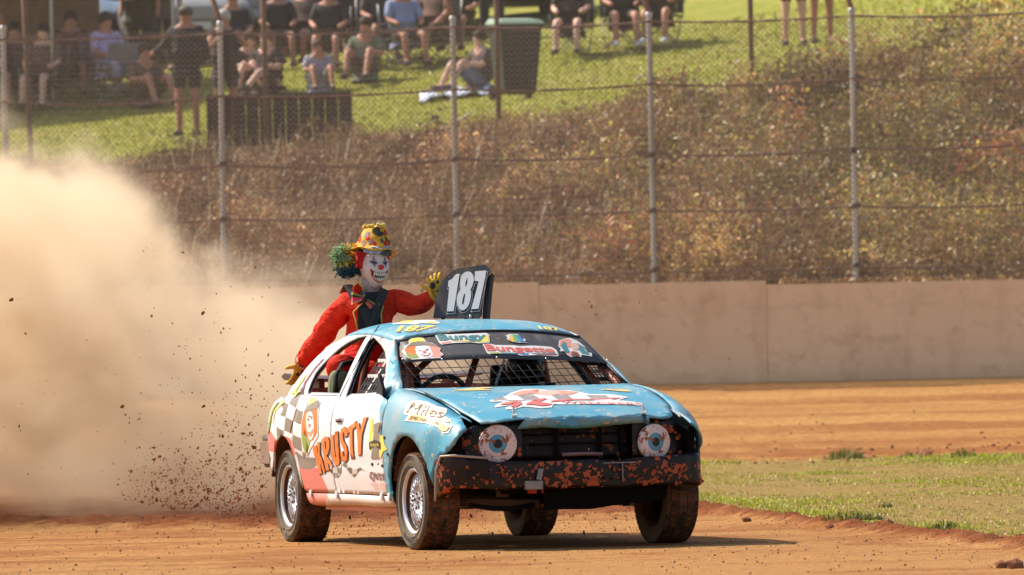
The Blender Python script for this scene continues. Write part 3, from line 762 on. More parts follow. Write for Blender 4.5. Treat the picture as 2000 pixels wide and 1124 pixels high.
def decal(name, px_loops, surf, mat_, parent, lift=.004, holes=(), step=.06, dense=.03, sm=0):
    L = [hits(surf, smooth_line(l, sm, True) if sm else l) for l in px_loops]; Hh = [hits(surf, l) for l in holes]
    return sheet(name, L, SURF[surf][0], mat_, parent, holes=Hh, step=step, lift=lift, dense=dense)

# ------------------------------------------------------------------ car paint
teal = dirty('teal_paint', (70, 152, 176), .42, splat=.46, film=.42, mud=srgb(192, 172, 146), coat=.1, sc=26)
white = dirty('white_paint', (226, 226, 226), .38, splat=.10, film=.10, coat=.2, lowfilm=.5, zlow=.24, zhigh=.55, sc=20)
pink = dirty('pink_paint', (222, 120, 116), .4, splat=.12, film=.22, lowfilm=.6, zlow=.24, zhigh=.6)
black_mud = dirty('muddy_black_metal', (13, 13, 14), .38, .0, splat=.95, film=.05, mud=srgb(176, 90, 56), sc=34, grime=.1, spec=.35)
black_pl = dirty('black_plastic', (12, 11, 11), .5, splat=.9, film=.10, mud=srgb(116, 72, 48), sc=24, spec=.25)
dark_under = plain('underbody_dark', (17, 14, 12), .9, 0, .4, 6, .4, spec=.15)
rubber_seal = plain('rubber_seal', (18, 17, 17), .6)
cage_m = dirty('rust_red_cage', (150, 72, 46), .5, splat=.15, film=.2, mud=srgb(90, 52, 38))
inner_m = plain('inner_panel', (96, 74, 64), .8, 0, .3)
chrome = plain('bright_steel', (200, 198, 194), .25, .9, .08)
steel = plain('dull_steel', (140, 136, 132), .45, .7, .2)
def flatp(n, rgb, film=.22): return dirty(n, rgb, .42, splat=.10, film=film, mud=srgb(186, 158, 126))
d_white = flatp('decal_white', (226, 222, 218)); d_orange = flatp('decal_orange', (236, 118, 44)); d_gold = flatp('decal_gold', (226, 196, 120)); d_black = flatp('decal_black', (34, 32, 32)); d_grey = flatp('decal_grey', (132, 122, 112))
d_yel = flatp('decal_yellow', (236, 214, 92)); d_teal = flatp('decal_teal', (62, 132, 136)); d_red = flatp('decal_red', (222, 104, 92)); d_sal = flatp('decal_salmon', (236, 150, 128)); d_green = flatp('decal_green', (140, 156, 70)); d_pinkw = flatp('decal_skin', (226, 178, 158)); d_blue = flatp('decal_blue', (84, 140, 190)); d_mar = flatp('decal_maroon', (140, 44, 72)); d_purple = flatp('decal_plum', (128, 74, 74))
def checker_mat(name, sx, sz, a=(228, 226, 222), b=(128, 116, 104), rot=0.0, wob=.25, plan=False):
    t = NT(name); mp = t.new('Mapping'); mp.inputs['Rotation'].default_value = (0, rot, 0) if not plan else (0, 0, rot)
    t.l.new(t.co(), mp.inputs[0]); s = t.sep(mp.outputs[0])
    wn = t.math('MULTIPLY', t.math('SUBTRACT', t.noise(2.2, 1), .5), wob)
    u = t.math('ADD', t.math('MULTIPLY', s[0], sx), wn); v = t.math('ADD', t.math('MULTIPLY', s[1] if plan else s[2], sz), t.math('MULTIPLY', wn, 1.4))
    k = t.math('FLOORED_MODULO', t.math('ADD', t.math('FLOOR', u), t.math('FLOOR', v)), 2)
    c = t.mix(k, srgb(*a), srgb(*b))
    f = t.math('MULTIPLY', t.ramp(t.noise(4, 5, .6), [(.45, 0), (.75, 1)]), .3)
    return t.bsdf(t.mix(f, c, srgb(186, 158, 126)), .42)
chk = checker_mat('checker_quarter', 4.3, 11.8, rot=-.10); chk_s = checker_mat('checker_small', 9, 26, (200, 190, 178), (112, 102, 92)); chk_h = checker_mat('checker_hood', 6, 9, (228, 226, 224), (150, 140, 134), plan=True)

# ------------------------------------------------------------------ panels
def arc(cx, cz, r, a0, a1, n=22): return [(cx + r * math.cos(math.radians(a0 + (a1 - a0) * k / n)), cz + r * math.sin(math.radians(a0 + (a1 - a0) * k / n))) for k in range(n + 1)]
def xz(pts):
    """(x,z) on the flank -> low coordinates"""
    out = []
    ths = np.radians(np.arange(-52, 70, .5))
    for x, z in pts:
        zz = ZC + rad(np.full_like(ths, x), ths) * np.sin(ths); out.append((x, float(np.interp(z, zz, ths)) * VS))
    return out
FAX, RAX, WR = 1.3965, -1.3965, .305
gap = .004
# front fender: door shut line, wheel arch, headlamp edge, hood line
hood_line = hits('low', [(793, 762), (815, 772), (851, 788), (896, 809), (925, 823), (938, 831)])
def _vin(u, ymin):
    ths = np.radians(np.arange(20, 80, .5)); yy = YC + rad(np.full_like(ths, u), ths) * np.cos(ths); k = int(np.argmin(np.abs(yy - ymin))); return float(ths[k]) * VS
hood_line = [(u, _vin(u, float(np.interp(u, [.8, 1.2, 1.5, 1.75, 1.95], [.725, .716, .708, .692, .675])))) for u, v in hood_line]
lamp = hits('low', [(936, 833), (925, 834), (911, 837), (898, 849), (886, 868), (876, 880), (868, 888), (860, 890)])
fender = xz([(.93 + gap, .30), (.93 + gap, .5), (.93 + gap, .7), (.93 + gap, .86), (.925 + gap, .93)]) + [(.87, .40), (.80, .43)]
arch_f = [p for p in arc(FAX, .315, .392, 12, 180, 30)]
frt = xz(arch_f + [(1.02, .36), (.97, .30)])
# outline order: up the door edge, along the hood, down the lamp edge, back over the arch
low_pts = fender + hood_line[0:] + lamp
fo = low_pts + xz([(1.80, .455)]) + frt
def both(name, outline, T, mats, thick=.012, regions=(), holes=(), step=.05, left_mats=None, **k):
    a = sheet(name, [outline], T, mats, CAR, holes, regions, step, thick, sd=-1, **k)
    b = sheet(name, [outline], T, left_mats or (mats if not isinstance(mats, (list, tuple)) else mats), CAR, holes, regions, step, thick, sd=1, **k)
    return a, b
FEND, _ = both('front_fender', fo, T_low, [teal])
fd = xz([(.93 - gap, .335), (.93 - gap, .5), (.93 - gap, .7), (.93 - gap, .86), (.925 - gap, .925)]) + [(.5, .382), (0, .384), (-.19, .386)] + xz([(-.195, .86), (-.20, .6), (-.205, .4), (-.19, .335)])
tz = hits('low', [(748, 770), (747, 781), (741, 800), (741, 812), (744, 850), (751, 888), (757, 914), (763, 932), (769, 944), (775, 953), (800, 965), (800, 770)])
FDOOR, _ = both('front_door', fd, T_low, [white, teal], regions=[(tz, 1)])
rd_tail = [(-1.3965 + .445 * math.cos(math.radians(a)), .305 + .445 * math.sin(math.radians(a))) for a in (6, 20, 35, 48, 60)]
rd = xz([(-.21, .335), (-.21, .6), (-.205, .86)]) + [(-.20, .386), (-.6, .390), (-.98, .394)] + xz([(-1.03, .90), (-1.06, .84), (-1.10, .76)]) + xz(list(reversed(rd_tail))) + xz([(-.90, .335)])
pk = hits('low', [(575, 880), (590, 905), (600, 905), (622, 916), (640, 955), (650, 985), (600, 985)])
gk = hits('low', [(560, 884), (580, 882), (592, 893), (620, 895), (624, 908), (604, 918), (590, 916)])
ck = hits('low', [(560, 765), (606, 765), (602, 790), (600, 830), (600, 860), (604, 880), (596, 897), (575, 890), (560, 870)])
RDOOR, _ = both('rear_door', rd, T_low, [white, pink, d_grey, chk], regions=[(ck, 3), (pk, 1), (gk, 2)])
qa = [p for p in arc(RAX, .305, .392, 172, 8, 30)]
rq = [(-.99, .396), (-1.25, .40), (-1.6, .41), (-1.95, .42), (-2.2, .43), (-2.352, .44)] + xz([(-2.352, .86), (-2.352, .7), (-2.352, .56), (-2.25, .50), (-2.0, .47), (-1.88, .46)]) + xz(qa) + xz(list([(p[0] - .006, p[1] + .006) for p in rd_tail[1:]])) + xz([(-1.106, .765), (-1.068, .84), (-1.036, .90)])
pq = hits('low', [(515, 838), (527, 840), (535, 852), (541, 862), (548, 858), (556, 852), (566, 856), (574, 868), (585, 885), (575, 890), (540, 885), (515, 880)])
qk = hits('low', [(548, 782), (556, 772), (570, 762), (606, 762), (606, 880), (580, 880), (572, 862), (560, 850), (546, 852), (541, 855), (540, 835), (545, 815), (553, 800)])
RQ, _ = both('rear_quarter_panel', rq, T_low, [white, pink, chk], regions=[(qk, 2), (pq, 1)])
sl = xz([(.97, .248), (1.00, .325), (.6, .327), (0, .327), (-.6, .327), (-.93, .325), (-.90, .26), (-.82, .247), (0, .246)])
sp_ = hits('low', [(600, 960), (640, 960), (652, 990), (600, 990)])
SILL, _ = both('sill', sl, T_low, [dirty('sill_paint', (226, 220, 214), .4, splat=.15, film=.35, lowfilm=1.0, zlow=.235, zhigh=.36), pink], regions=[(sp_, 1)])
for x in (-.80, -.21, .80, .96):           # sill hinges
    m = MB(); p = T_low(np.float64(x), np.float64(xz([(x, .333)])[0][1]), .004); m.box(p, (.05, .014, .03)); m.box((p[0] + .012, p[1] - .004, p[2] - .018), (.028, .012, .03))
    m.build('sill_hinge', white, SILL, bevel=.003)
# cabin side: pillars and window frames in one pressing
fw = [(675, 779), (743, 783.5), (745, 773), (753.5, 727), (755, 705), (752, 687.6), (745, 675), (734, 663), (728.5, 658.5), (718, 668), (700, 705), (688, 736), (675, 772)]
rw = [(600.5, 773), (661, 774), (675, 741), (691, 705), (711, 666), (718, 655.5), (700, 659), (682, 667.5), (664.6, 679), (647, 695), (629, 713), (615, 730.5), (606, 748), (600.5, 763)]
FWU = hits('gh', fw); RWU = hits('gh', rw)
rail = [(.235, 1.312), (.1, 1.332), (-.2, 1.347), (-.6, 1.349), (-.9, 1.327), (-1.15, 1.28), (-1.35, 1.215), (-1.52, 1.13), (-1.66, 1.03), (-1.74, .962)]
apost = hits('gh', [(785, 757), (783, 745), (777, 709), (773.5, 672)])
gho = [(.84, .952), (.4, .940), (0, .940), (-.6, .944), (-1.1, .952), (-1.5, .958)] + list(reversed(rail)) + list(reversed(apost))
tg = hits('gh', [(773, 664), (765, 685), (760, 703), (757, 722), (756, 745), (747, 790), (800, 790), (800, 660)])
GH, GHL = both('cabin_side', gho, T_gh, [white, teal], holes=[FWU, RWU], regions=[(tg, 1)], thick=.03, step=.06)
for nm, U in (('front_window_seal', FWU), ('rear_window_seal', RWU)):
    for sd in (-1, 1):
        L = smooth_line([T_gh(np.float64(u), np.float64(v), -.012, sd) for u, v in densify(U, .08)], 1, True)
        m = MB(); m.tube(L, .011, 6, closed=True); m.build(nm, rubber_seal, GH if sd < 0 else GHL, True)
# inner black frame of the open windows (door shells seen through the openings)
for sd in (-1, 1):
    m = MB(); L = [T_gh(np.float64(u), np.float64(v), -.035, sd) for u, v in hits('gh', [(672, 776), (684, 735), (697, 704), (716, 668), (728, 656)])]; m.tube(L, .018, 8); m.build('door_shell_edge', rubber_seal, GH if sd < 0 else GHL, True)
bp = hits('gh', [(741, 636), (728, 655), (705, 695), (686, 733), (664, 775)])
m = MB(); m.tube([T_gh(np.float64(u), np.float64(v), .001) for u, v in smooth_line(bp, 5)], .004, 5); m.build('door_gap', rubber_seal, GH, True)
# roof, bonnet
ro = [(ws_x(y, 1.352 - .05 * (y / .6) ** 2) + .012, y) for y in np.linspace(-.60, .60, 21)] + [(x, .622) for x in np.linspace(.12, -1.0, 10)] + [(-1.08 + .1 * (abs(y) / .6) ** 2, y) for y in np.linspace(.58, -.58, 15)] + [(x, -.622) for x in np.linspace(-1.0, .12, 10)]
ROOF = sheet('roof', [ro], T_roof, teal, CAR, step=.07, thick=.015)
zh5 = zoomed((940, 740), 5.0)
up_px = zh5([(430, 437), (480, 424), (560, 433), (640, 424), (720, 404), (800, 381), (870, 372), (1000, 375), (1250, 375), (1440, 376), (1505, 371), (1552, 346), (1592, 342), (1636, 398)])
lo_px = zh5([(350, 489), (450, 486), (600, 472), (720, 480), (800, 484), (870, 484), (1000, 480), (1200, 461), (1300, 450), (1400, 441), (1480, 434), (1560, 430), (1600, 436), (1632, 446)])
eye_l = zh5([(-4, 460), (60, 451), (150, 443), (240, 445), (290, 456), (325, 474), (352, 486)])
fr_pts = hits('hood', eye_l) + hits('hood', [up_px[0]] + up_px[1:]) + hits('hood', zh5([(1642, 400), (1680, 386), (1760, 383), (1845, 372), (1868, 356)]))
fr_pts = [(min(2.075, max(1.86, u)), v) for u, v in fr_pts]
ho = [(.985 - .17 * (y / .74) ** 2 + .03, y) for y in np.linspace(-.70, .70, 17)] + [(1.2, .708), (1.5, .70), (1.75, .683)] + [p for p in reversed(fr_pts)] + [(1.75, -.683), (1.5, -.70), (1.2, -.708)]
HOOD = sheet('bonnet', [ho], T_hood, teal, CAR, step=.05, thick=.008, dense=.05)
m = MB(); vs = []; nU = len(up_px); rows = 4
UU = hits('hood', up_px)
for i in range(nU):
    a0 = Vector([float(c) for c in T_hood(np.float64(min(2.075, UU[i][0])), np.float64(UU[i][1]), -.001)]); b0 = cpl(lo_px[i][0], lo_px[i][1], 0, max(2.005, min(2.05, UU[i][0] + .012 + .012 * math.sin(i * 1.9)))); b0 = Vector([float(c) for c in b0])
    for k in range(rows):
        s_ = k / (rows - 1); p = a0.lerp(b0, s_); p.x += .014 * math.sin(s_ * math.pi) * (1 if i % 3 else -.4); vs.append(p)
m.add(vs, [(i * rows + k, i * rows + k + 1, (i + 1) * rows + k + 1, (i + 1) * rows + k) for i in range(nU - 1) for k in range(rows - 1)])
o = m.build('bonnet_lip', teal, HOOD, True, auto=22); s_ = o.modifiers.new('thick', 'SOLIDIFY'); s_.thickness = .004
# crumpled spur by the pin
for (ppx, ppy) in ((1008, 821), (1256, 809)):
    x0, yy = hit('hood', ppx, ppy); x0 = min(x0, 2.03); z0 = float(hood_z(np.float64(x0), np.float64(yy)))
    m = MB(); m.lathe([(0, .016), (.006, .016), (.008, .007), (.055, .007), (.06, .005), (.06, 0)], 12, 'z', (x0, yy, z0)); m.tube([(x0 - .018, yy - .014, z0 + .034), (x0, yy, z0 + .036), (x0 + .022, yy + .016, z0 + .03)], .0035, 6); m.tube([(x0 + .02, yy - .01, z0 + .01), (x0 + .035, yy + .012, z0 + .016), (x0 + .02, yy + .02, z0 + .02)], .003, 5)
    m.build('bonnet_pin', chrome, HOOD, True, auto=40)
m = MB(); m.tube([T_hood(np.float64(u), np.float64(v), .001) for u, v in [(.86, -.70), (1.2, -.713), (1.5, -.705), (1.75, -.688), (1.93, -.673)]], .006, 5); m.build('bonnet_gap', rubber_seal, HOOD, True)
# scuttle strip
m = MB(); Yc = np.linspace(-.74, .74, 25); vs = []
for y in Yc:
    xc = .985 - .17 * (y / .74) ** 2
    vs += [(xc + .035, y, float(hood_z(np.float64(xc + .035), np.float64(y))) - .012), (xc + .004, y, .996), (xc - .03, y, .992), (xc - .04, y, .955)]
m.add(vs, [(i * 4 + k, i * 4 + k + 1, (i + 1) * 4 + k + 1, (i + 1) * 4 + k) for i in range(24) for k in range(3)]); m.build('scuttle', teal, CAR, True, auto=40)
# ------------------------------------------------------------------ windscreen: sun strip, wire mesh, frame
strip_lo = [(786, 710), (830, 707), (880, 704.5), (930, 702), (985, 702), (1040, 703.5), (1090, 705), (1140, 707.5), (1188, 711)]
strip_hi = [(1132, 660), (1095, 654), (1050, 649), (1000, 646), (955, 645.5), (905, 647), (860, 650.5), (815, 656), (780, 664)]
strip_m = dirty('strip_charcoal', (66, 66, 68), .55, splat=.30, film=.16, mud=srgb(168, 132, 100), sc=24)
STRIP = sheet('sun_strip', [hits('ws', strip_lo + strip_hi)], T_ws, strip_m, CAR, step=.06, thick=.004, lift=.006)
m = MB(); m.tube([T_ws(np.float64(y), np.float64(1.352 - .05 * (y / .6) ** 2 - .012), .004) for y in np.linspace(-.60, .60, 24)], .012, 8); m.build('header_seal', rubber_seal, CAR, True)
for p in ((786, 706), (863, 706), (970, 703), (1066, 704.5), (1186, 708)):
    u, v = hit('ws', *p); q = T_ws(np.float64(u), np.float64(v), .012); m = MB(); m.ell(q, (.008, .008, .008), 10, 6); m.build('rivet', chrome, STRIP, True)
wire = plain('screen_wire', (14, 13, 13), .9)
m = MB()
for k in range(30):
    y0 = -.70 + k * .062
    if y0 > .68: break
    pts = [(float(ws_x(np.float64(y0 + .20 * (1.16 - z)), np.float64(z))) - .035, y0 + .20 * (1.16 - z), z) for z in (1.17, 1.09, .99)]
    m.tube(pts, .0027, 5)
for z in np.arange(1.005, 1.17, .042):
    m.tube([(float(ws_x(np.float64(y), np.float64(z + .012 * math.sin(y * 3)))) - .038, y, z + .012 * math.sin(y * 3)) for y in np.linspace(-.72, .70, 15)], .0027, 5)
o = m.build('windscreen_mesh', wire, CAR, True)
for sd in (-1, 1):      # a-pillar inner flange and rubber
    m = MB(); m.tube([(float(ws_x(np.float64(sd * y), np.float64(z))) - .012, sd * (y + .004), z) for y, z in ((.738, .985), (.70, 1.08), (.665, 1.17), (.605, 1.30))], .012, 8)
    m.build('screen_rubber', rubber_seal, CAR, True)
    m = MB(); m.tube([(float(ws_x(np.float64(sd * y), np.float64(z))) - .09, sd * (y - .02), z) for y, z in ((.735, .97), (.725, 1.0), (.705, 1.06), (.685, 1.11))], .026, 8)
    m.build('pillar_foot', cage_m, CAR, True)
for (y, lab) in ((-.0, 1), (.06, 2)):
    pass
m = MB(); q = [hit('ws', 985, 702), hit('ws', 962, 740)]; a = T_ws(np.float64(q[0][0]), np.float64(q[0][1]), -.01); b = (a[0] + .10, a[1] - .09, a[2] - .15); m.tube([a, b], .018, 4, flat=(1, .3)); c_ = (b[0] - .02, b[1] - .01, b[2] - .1); m.tube([b, c_], .02, 4, flat=(1, .3)); m.build('mesh_brace', steel, CAR, bevel=.002)
# ------------------------------------------------------------------ nose: grille plate, eye plates, eyes
PLATE = sheet('grille_panel', [[(-.36, .55), (-.36, .80), (-.2, .815), (.2, .815), (.36, .80), (.36, .55)]], T_nose, black_pl, CAR, step=.06, thick=.02, lift=-.085)
for sd in (-1, 1):
    lp = sheet('lamp_panel', [[(sd * .355, .55), (sd * .355, .795), (sd * .5, .785), (sd * .64, .765), (sd * .74, .72), (sd * .785, .66), (sd * .80, .60), (sd * .80, .55)]], T_nose, black_mud, CAR, step=.05, thick=.02, lift=-.015)
    m = MB(); m.tube([(1.985, sd * .40, .795), (1.98, sd * .5, .797), (1.96, sd * .60, .787)], .014, 6, flat=(1, 1)); m.build('lamp_reveal', cage_m, lp, True)
for (z0, y0, y1, r_) in ((.775, -.34, .34, .012), (.70, -.34, .30, .006), (.64, -.30, .34, .006)):
    m = MB(); m.tube([(1.985, y0, z0), (1.99, (y0 + y1) / 2, z0 + .004), (1.985, y1, z0 - .003)], r_, 6); m.build('radiator_bar', dark_under, PLATE, True)
for y0 in (-.12, .16, .30):
    m = MB(); m.box((1.985, y0, .67), (.02, .022, .22)); m.build('radiator_stay', dark_under, PLATE, bevel=.003)
m = MB(); m.tube([(2.02, -.10, .575), (2.03, .04, .578), (2.02, .16, .574)], .012, 8); m.build('cross_tube', plain('tube_mauve', (150, 110, 104), .5), PLATE, True)
eye_w = NT('eye_white'); t = eye_w
mp = t.new('TexCoord').outputs['Object']; s = t.sep(mp)
rr = t.math('SQRT', t.math('ADD', t.math('POWER', s[1], 2), t.math('POWER', s[2], 2))); an = t.math('ARCTAN2', s[2], s[1])
cv = t.new('CombineXYZ'); t.set(cv.inputs[0], t.math('MULTIPLY', an, 2.3)); t.set(cv.inputs[1], t.math('MULTIPLY', rr, 8))
vn = t.voro(3.2, 'DISTANCE_TO_EDGE', vec=cv.outputs[0]).outputs[0]
c = t.mix(t.math('MULTIPLY', t.math('LESS_THAN', vn, .026), t.math('GREATER_THAN', rr, .066)), srgb(230, 216, 210), srgb(176, 110, 100))
c = t.mix(t.math('LESS_THAN', rr, .057), c, srgb(86, 156, 182)); c = t.mix(t.math('LESS_THAN', rr, .028), c, srgb(24, 22, 24))
sp = t.math('GREATER_THAN', t.noise(20, 5, .65), .565); c = t.mix(sp, c, srgb(150, 84, 50))
eye_w = t.bsdf(c, .5)
for yy, zz, rx in ((-.515, .652, .118), (.492, .640, .112)):
    m = MB(); prof = [(-.012, rx), (.006, rx), (.012, rx * .97), (.020, rx * .6), (.024, rx * .25), (.025, 0)]
    m.lathe([(h, r) for h, r in prof], 40, 'x'); o = m.build('eyeball_disc', eye_w, CAR, True, auto=35)
    o.location = (float(nose_x(np.float64(yy), np.float64(zz))) + .008, yy, zz); o.rotation_euler = (0, 0, math.atan(-1.5 * max(0, abs(yy) - .33) * (1 if yy > 0 else -1)) * -1)
# ------------------------------------------------------------------ bumpers
def beam(name, path, mat_, parent, depth=.085):
    """path: (x, y, ztop, zbot); rounded box section swept along"""
    P = smooth_line(path, 6); n = len(P); vs = []; K = 14
    for i, p in enumerate(P):
        a = np.array(P[max(0, i - 1)][:2]); b = np.array(P[min(n - 1, i + 1)][:2]); tdir = (b - a) / (np.linalg.norm(b - a) + 1e-9); nr = np.array([-tdir[1], tdir[0]])
        if nr @ np.array([1.0, 0]) < 0 and abs(p[1]) < .7: nr = -nr
        zt, zb = p[2], p[3]; hh = (zt - zb) / 2; zc = (zt + zb) / 2
        dent = .020 * mnoise.noise(Vector((p[1] * 6, 1.3, 0))) + .010 * mnoise.noise(Vector((p[1] * 17, 4.3, 0)))
        for k in range(K):
            th = 2 * math.pi * k / K; cx = math.copysign(abs(math.cos(th)) ** .35, math.cos(th)); sz = math.copysign(abs(math.sin(th)) ** .35, math.sin(th))
            groove = -.012 if (cx > .9 and abs(sz) < .35) else 0
            off = (cx * .5 + .5) * depth - depth + groove + dent * (1 + sz)
            vs.append((p[0] + nr[0] * off, p[1] + nr[1] * off, zc + sz * hh + dent * .8))
    m = MB(); fs = [(i * K + k, i * K + (k + 1) % K, (i + 1) * K + (k + 1) % K, (i + 1) * K + k) for i in range(n - 1) for k in range(K)]
    fs += [tuple(range(K)), tuple((n - 1) * K + k for k in range(K))]
    m.add(vs, fs); return m.build(name, mat_, parent, True, auto=50)
fb = [(1.80, -.85, .555, .31), (1.90, -.862, .575, .335), (1.995, -.835, .580, .378), (2.06, -.765, .572, .382), (2.095, -.64, .554, .378), (2.12, -.4, .544, .372), (2.135, 0, .540, .368), (2.12, .4, .548, .372), (2.095, .64, .562, .374), (2.06, .755, .572, .376), (1.995, .815, .572, .370), (1.90, .835, .562, .366), (1.80, .83, .55, .37)]
fb = [(x, y, a, b) for x, y, a, b in reversed(fb)]
BUMP = beam('front_bumper', fb, black_mud, CAR)
m = MB(); m.tube([(1.86, -.872, .31), (1.90, -.882, .36), (1.93, -.884, .50), (1.97, -.866, .582), (2.04, -.80, .586), (2.08, -.70, .576), (2.10, -.60, .566)], .008, 6); m.build('bumper_edge', dirty('pale_edge', (176, 164, 150), .5, .2, splat=.2, film=.3), BUMP, True)  # pale tube along the bumper end and upper lip
def on_front(px, py, x=2.13): return cpl(px, py, 0, x)
m = MB(); p = on_front(1042, 948, 2.135); m.box((p[0], p[1], p[2]), (.03, .115, .055)); m.tube([(p[0] + .012, p[1] + .03, p[2] + .03), (p[0] + .004, p[1] + .05, p[2] + .10)], .02, 6, flat=(.4, 1)); m.build('scraped_bracket', steel, BUMP, bevel=.01)
m = MB(); p = on_front(936, 920, 2.10); m.box(p, (.012, .13, .10), Matrix.Rotation(-.35, 3, 'Z')); m.build('patch_plate', black_pl, BUMP, bevel=.003)
m = MB(); p = on_front(1215, 905, 2.125); m.box((2.130, p[1], p[2] - .05), (.010, .006, .10)); m.box((2.130, p[1] - .14, p[2] + .004), (.010, .46, .006)); m.build('scrape_edge', steel, BUMP)
for px in (1112, 1147, 1180, 1195, 1290):
    p = on_front(px, 935, 2.132); m = MB(); m.lathe([(-.004, .010), (.006, .010), (.006, .007), (0, .007)], 10, 'x', (p[0], p[1], p[2])); m.build('bumper_bolt', rubber_seal, BUMP, True)
rb = [(-1.88, -.845, .68, .50), (-2.1, -.845, .69, .49), (-2.26, -.80, .69, .49), (-2.36, -.66, .69, .48), (-2.42, 0, .69, .48), (-2.36, .66, .69, .48), (-2.26, .80, .69, .49), (-2.1, .845, .69, .49), (-1.88, .845, .68, .50)]
rbp = [(-x, y, zt, zb) for x, y, zt, zb in reversed([(-1.92, -.835, .672, .49), (-2.06, -.842, .685, .475), (-2.22, -.80, .69, .475), (-2.33, -.66, .685, .475), (-2.39, -.3, .68, .475), (-2.40, 0, .68, .475), (-2.39, .3, .68, .475), (-2.33, .66, .685, .475), (-2.22, .80, .69, .475), (-2.06, .842, .685, .475), (-1.92, .835, .672, .49)])]
RB = beam('rear_bumper', rbp, dirty('bumper_tube_steel', (62, 58, 56), .35, .4, splat=.2, film=.2), CAR, .06)
for v in RB.data.vertices: v.co.x = -v.co.x
RB.data.flip_normals()
for sd in (-1, 1):
    m = MB(); m.box((-2.02, sd * .852, .58), (.22, .010, .15)); m.build('bumper_side_plate', dirty('plate_grey%d' % sd, (120, 106, 94), .7, .1, splat=.3, film=.4), RB, bevel=.004)
    m = MB(); m.box((-2.0, sd * .74, .55), (.3, .05, .12)); m.build('bumper_bracket', dark_under, RB, bevel=.01)
# caked mud standing proud on the front bumper and lamp panels
mud_m = plain('caked_mud', (172, 90, 56), .95, 0, .3, 40, .8, spec=.1, dist=.004); m = MB()
pyb = np.array([(p[1], p[0]) for p in fb]); oy = np.argsort(pyb[:, 0])
for k in range(95):
    cy_ = random.choice((-.62, -.36, -.05, .12, .30, .52, .68)) + random.gauss(0, .10)
    if abs(cy_) > .80: continue
    zz = random.uniform(.385, .535); xx = float(np.interp(cy_, pyb[oy, 0], pyb[oy, 1])) + .001; s_ = random.choice((.005, .007, .009, .016)) * random.uniform(.7, 1.3)
    for q in range(random.choice((1, 2, 4, 6))): m.ell((xx, cy_ + random.gauss(0, s_ * 1.2), zz + random.gauss(0, s_)), (.003 + s_ * .08, s_ * random.uniform(.4, 1.0), s_ * random.uniform(.3, .9)), 6, 4, rot=Matrix.Rotation(random.uniform(0, 3), 3, 'X'))
for k in range(30):
    yy = random.choice((-1, 1)) * random.uniform(.37, .74); zz = random.uniform(.57, .74); s_ = random.uniform(.004, .016); m.ell((float(nose_x(np.float64(yy), np.float64(zz))) - .008, yy, zz), (.005, s_ * random.uniform(.7, 1.4), s_), 7, 5)
o = m.build('caked_mud', mud_m, BUMP, True); o['kind'] = 'stuff'
# ------------------------------------------------------------------ wheels
tyre_m = NT('tyre_rubber'); t = tyre_m; s = t.sep()
rr = t.math('SQRT', t.math('ADD', t.math('POWER', s[0], 2), t.math('POWER', s[2], 2)))
rg = t.math('MULTIPLY', t.math('SINE', t.math('MULTIPLY', rr, 620)), .5)
c = t.mix(t.ramp(t.noise(7, 5, .6), [(.35, 0), (.7, 1)]), srgb(92, 84, 74), srgb(128, 112, 92))
tyre_m = t.bsdf(c, .8, 0, t.bump(rg, .25, .004), .25)
tread_m = NT('tread_rubber'); t = tread_m
c = t.mix(t.ramp(t.noise(18, 5, .6), [(.35, 0), (.7, 1)]), srgb(52, 40, 32), srgb(134, 88, 58)); tread_m = t.bsdf(c, .9, 0, t.bump(t.noise(60, 3), .4, .004), .15)
rim_m = dirty('rim_silver', (206, 208, 214), .32, .55, splat=.12, film=.15, mud=srgb(160, 96, 56)); barrel_m = plain('rim_barrel_rust', (84, 50, 32), .9, 0, .4, 12)
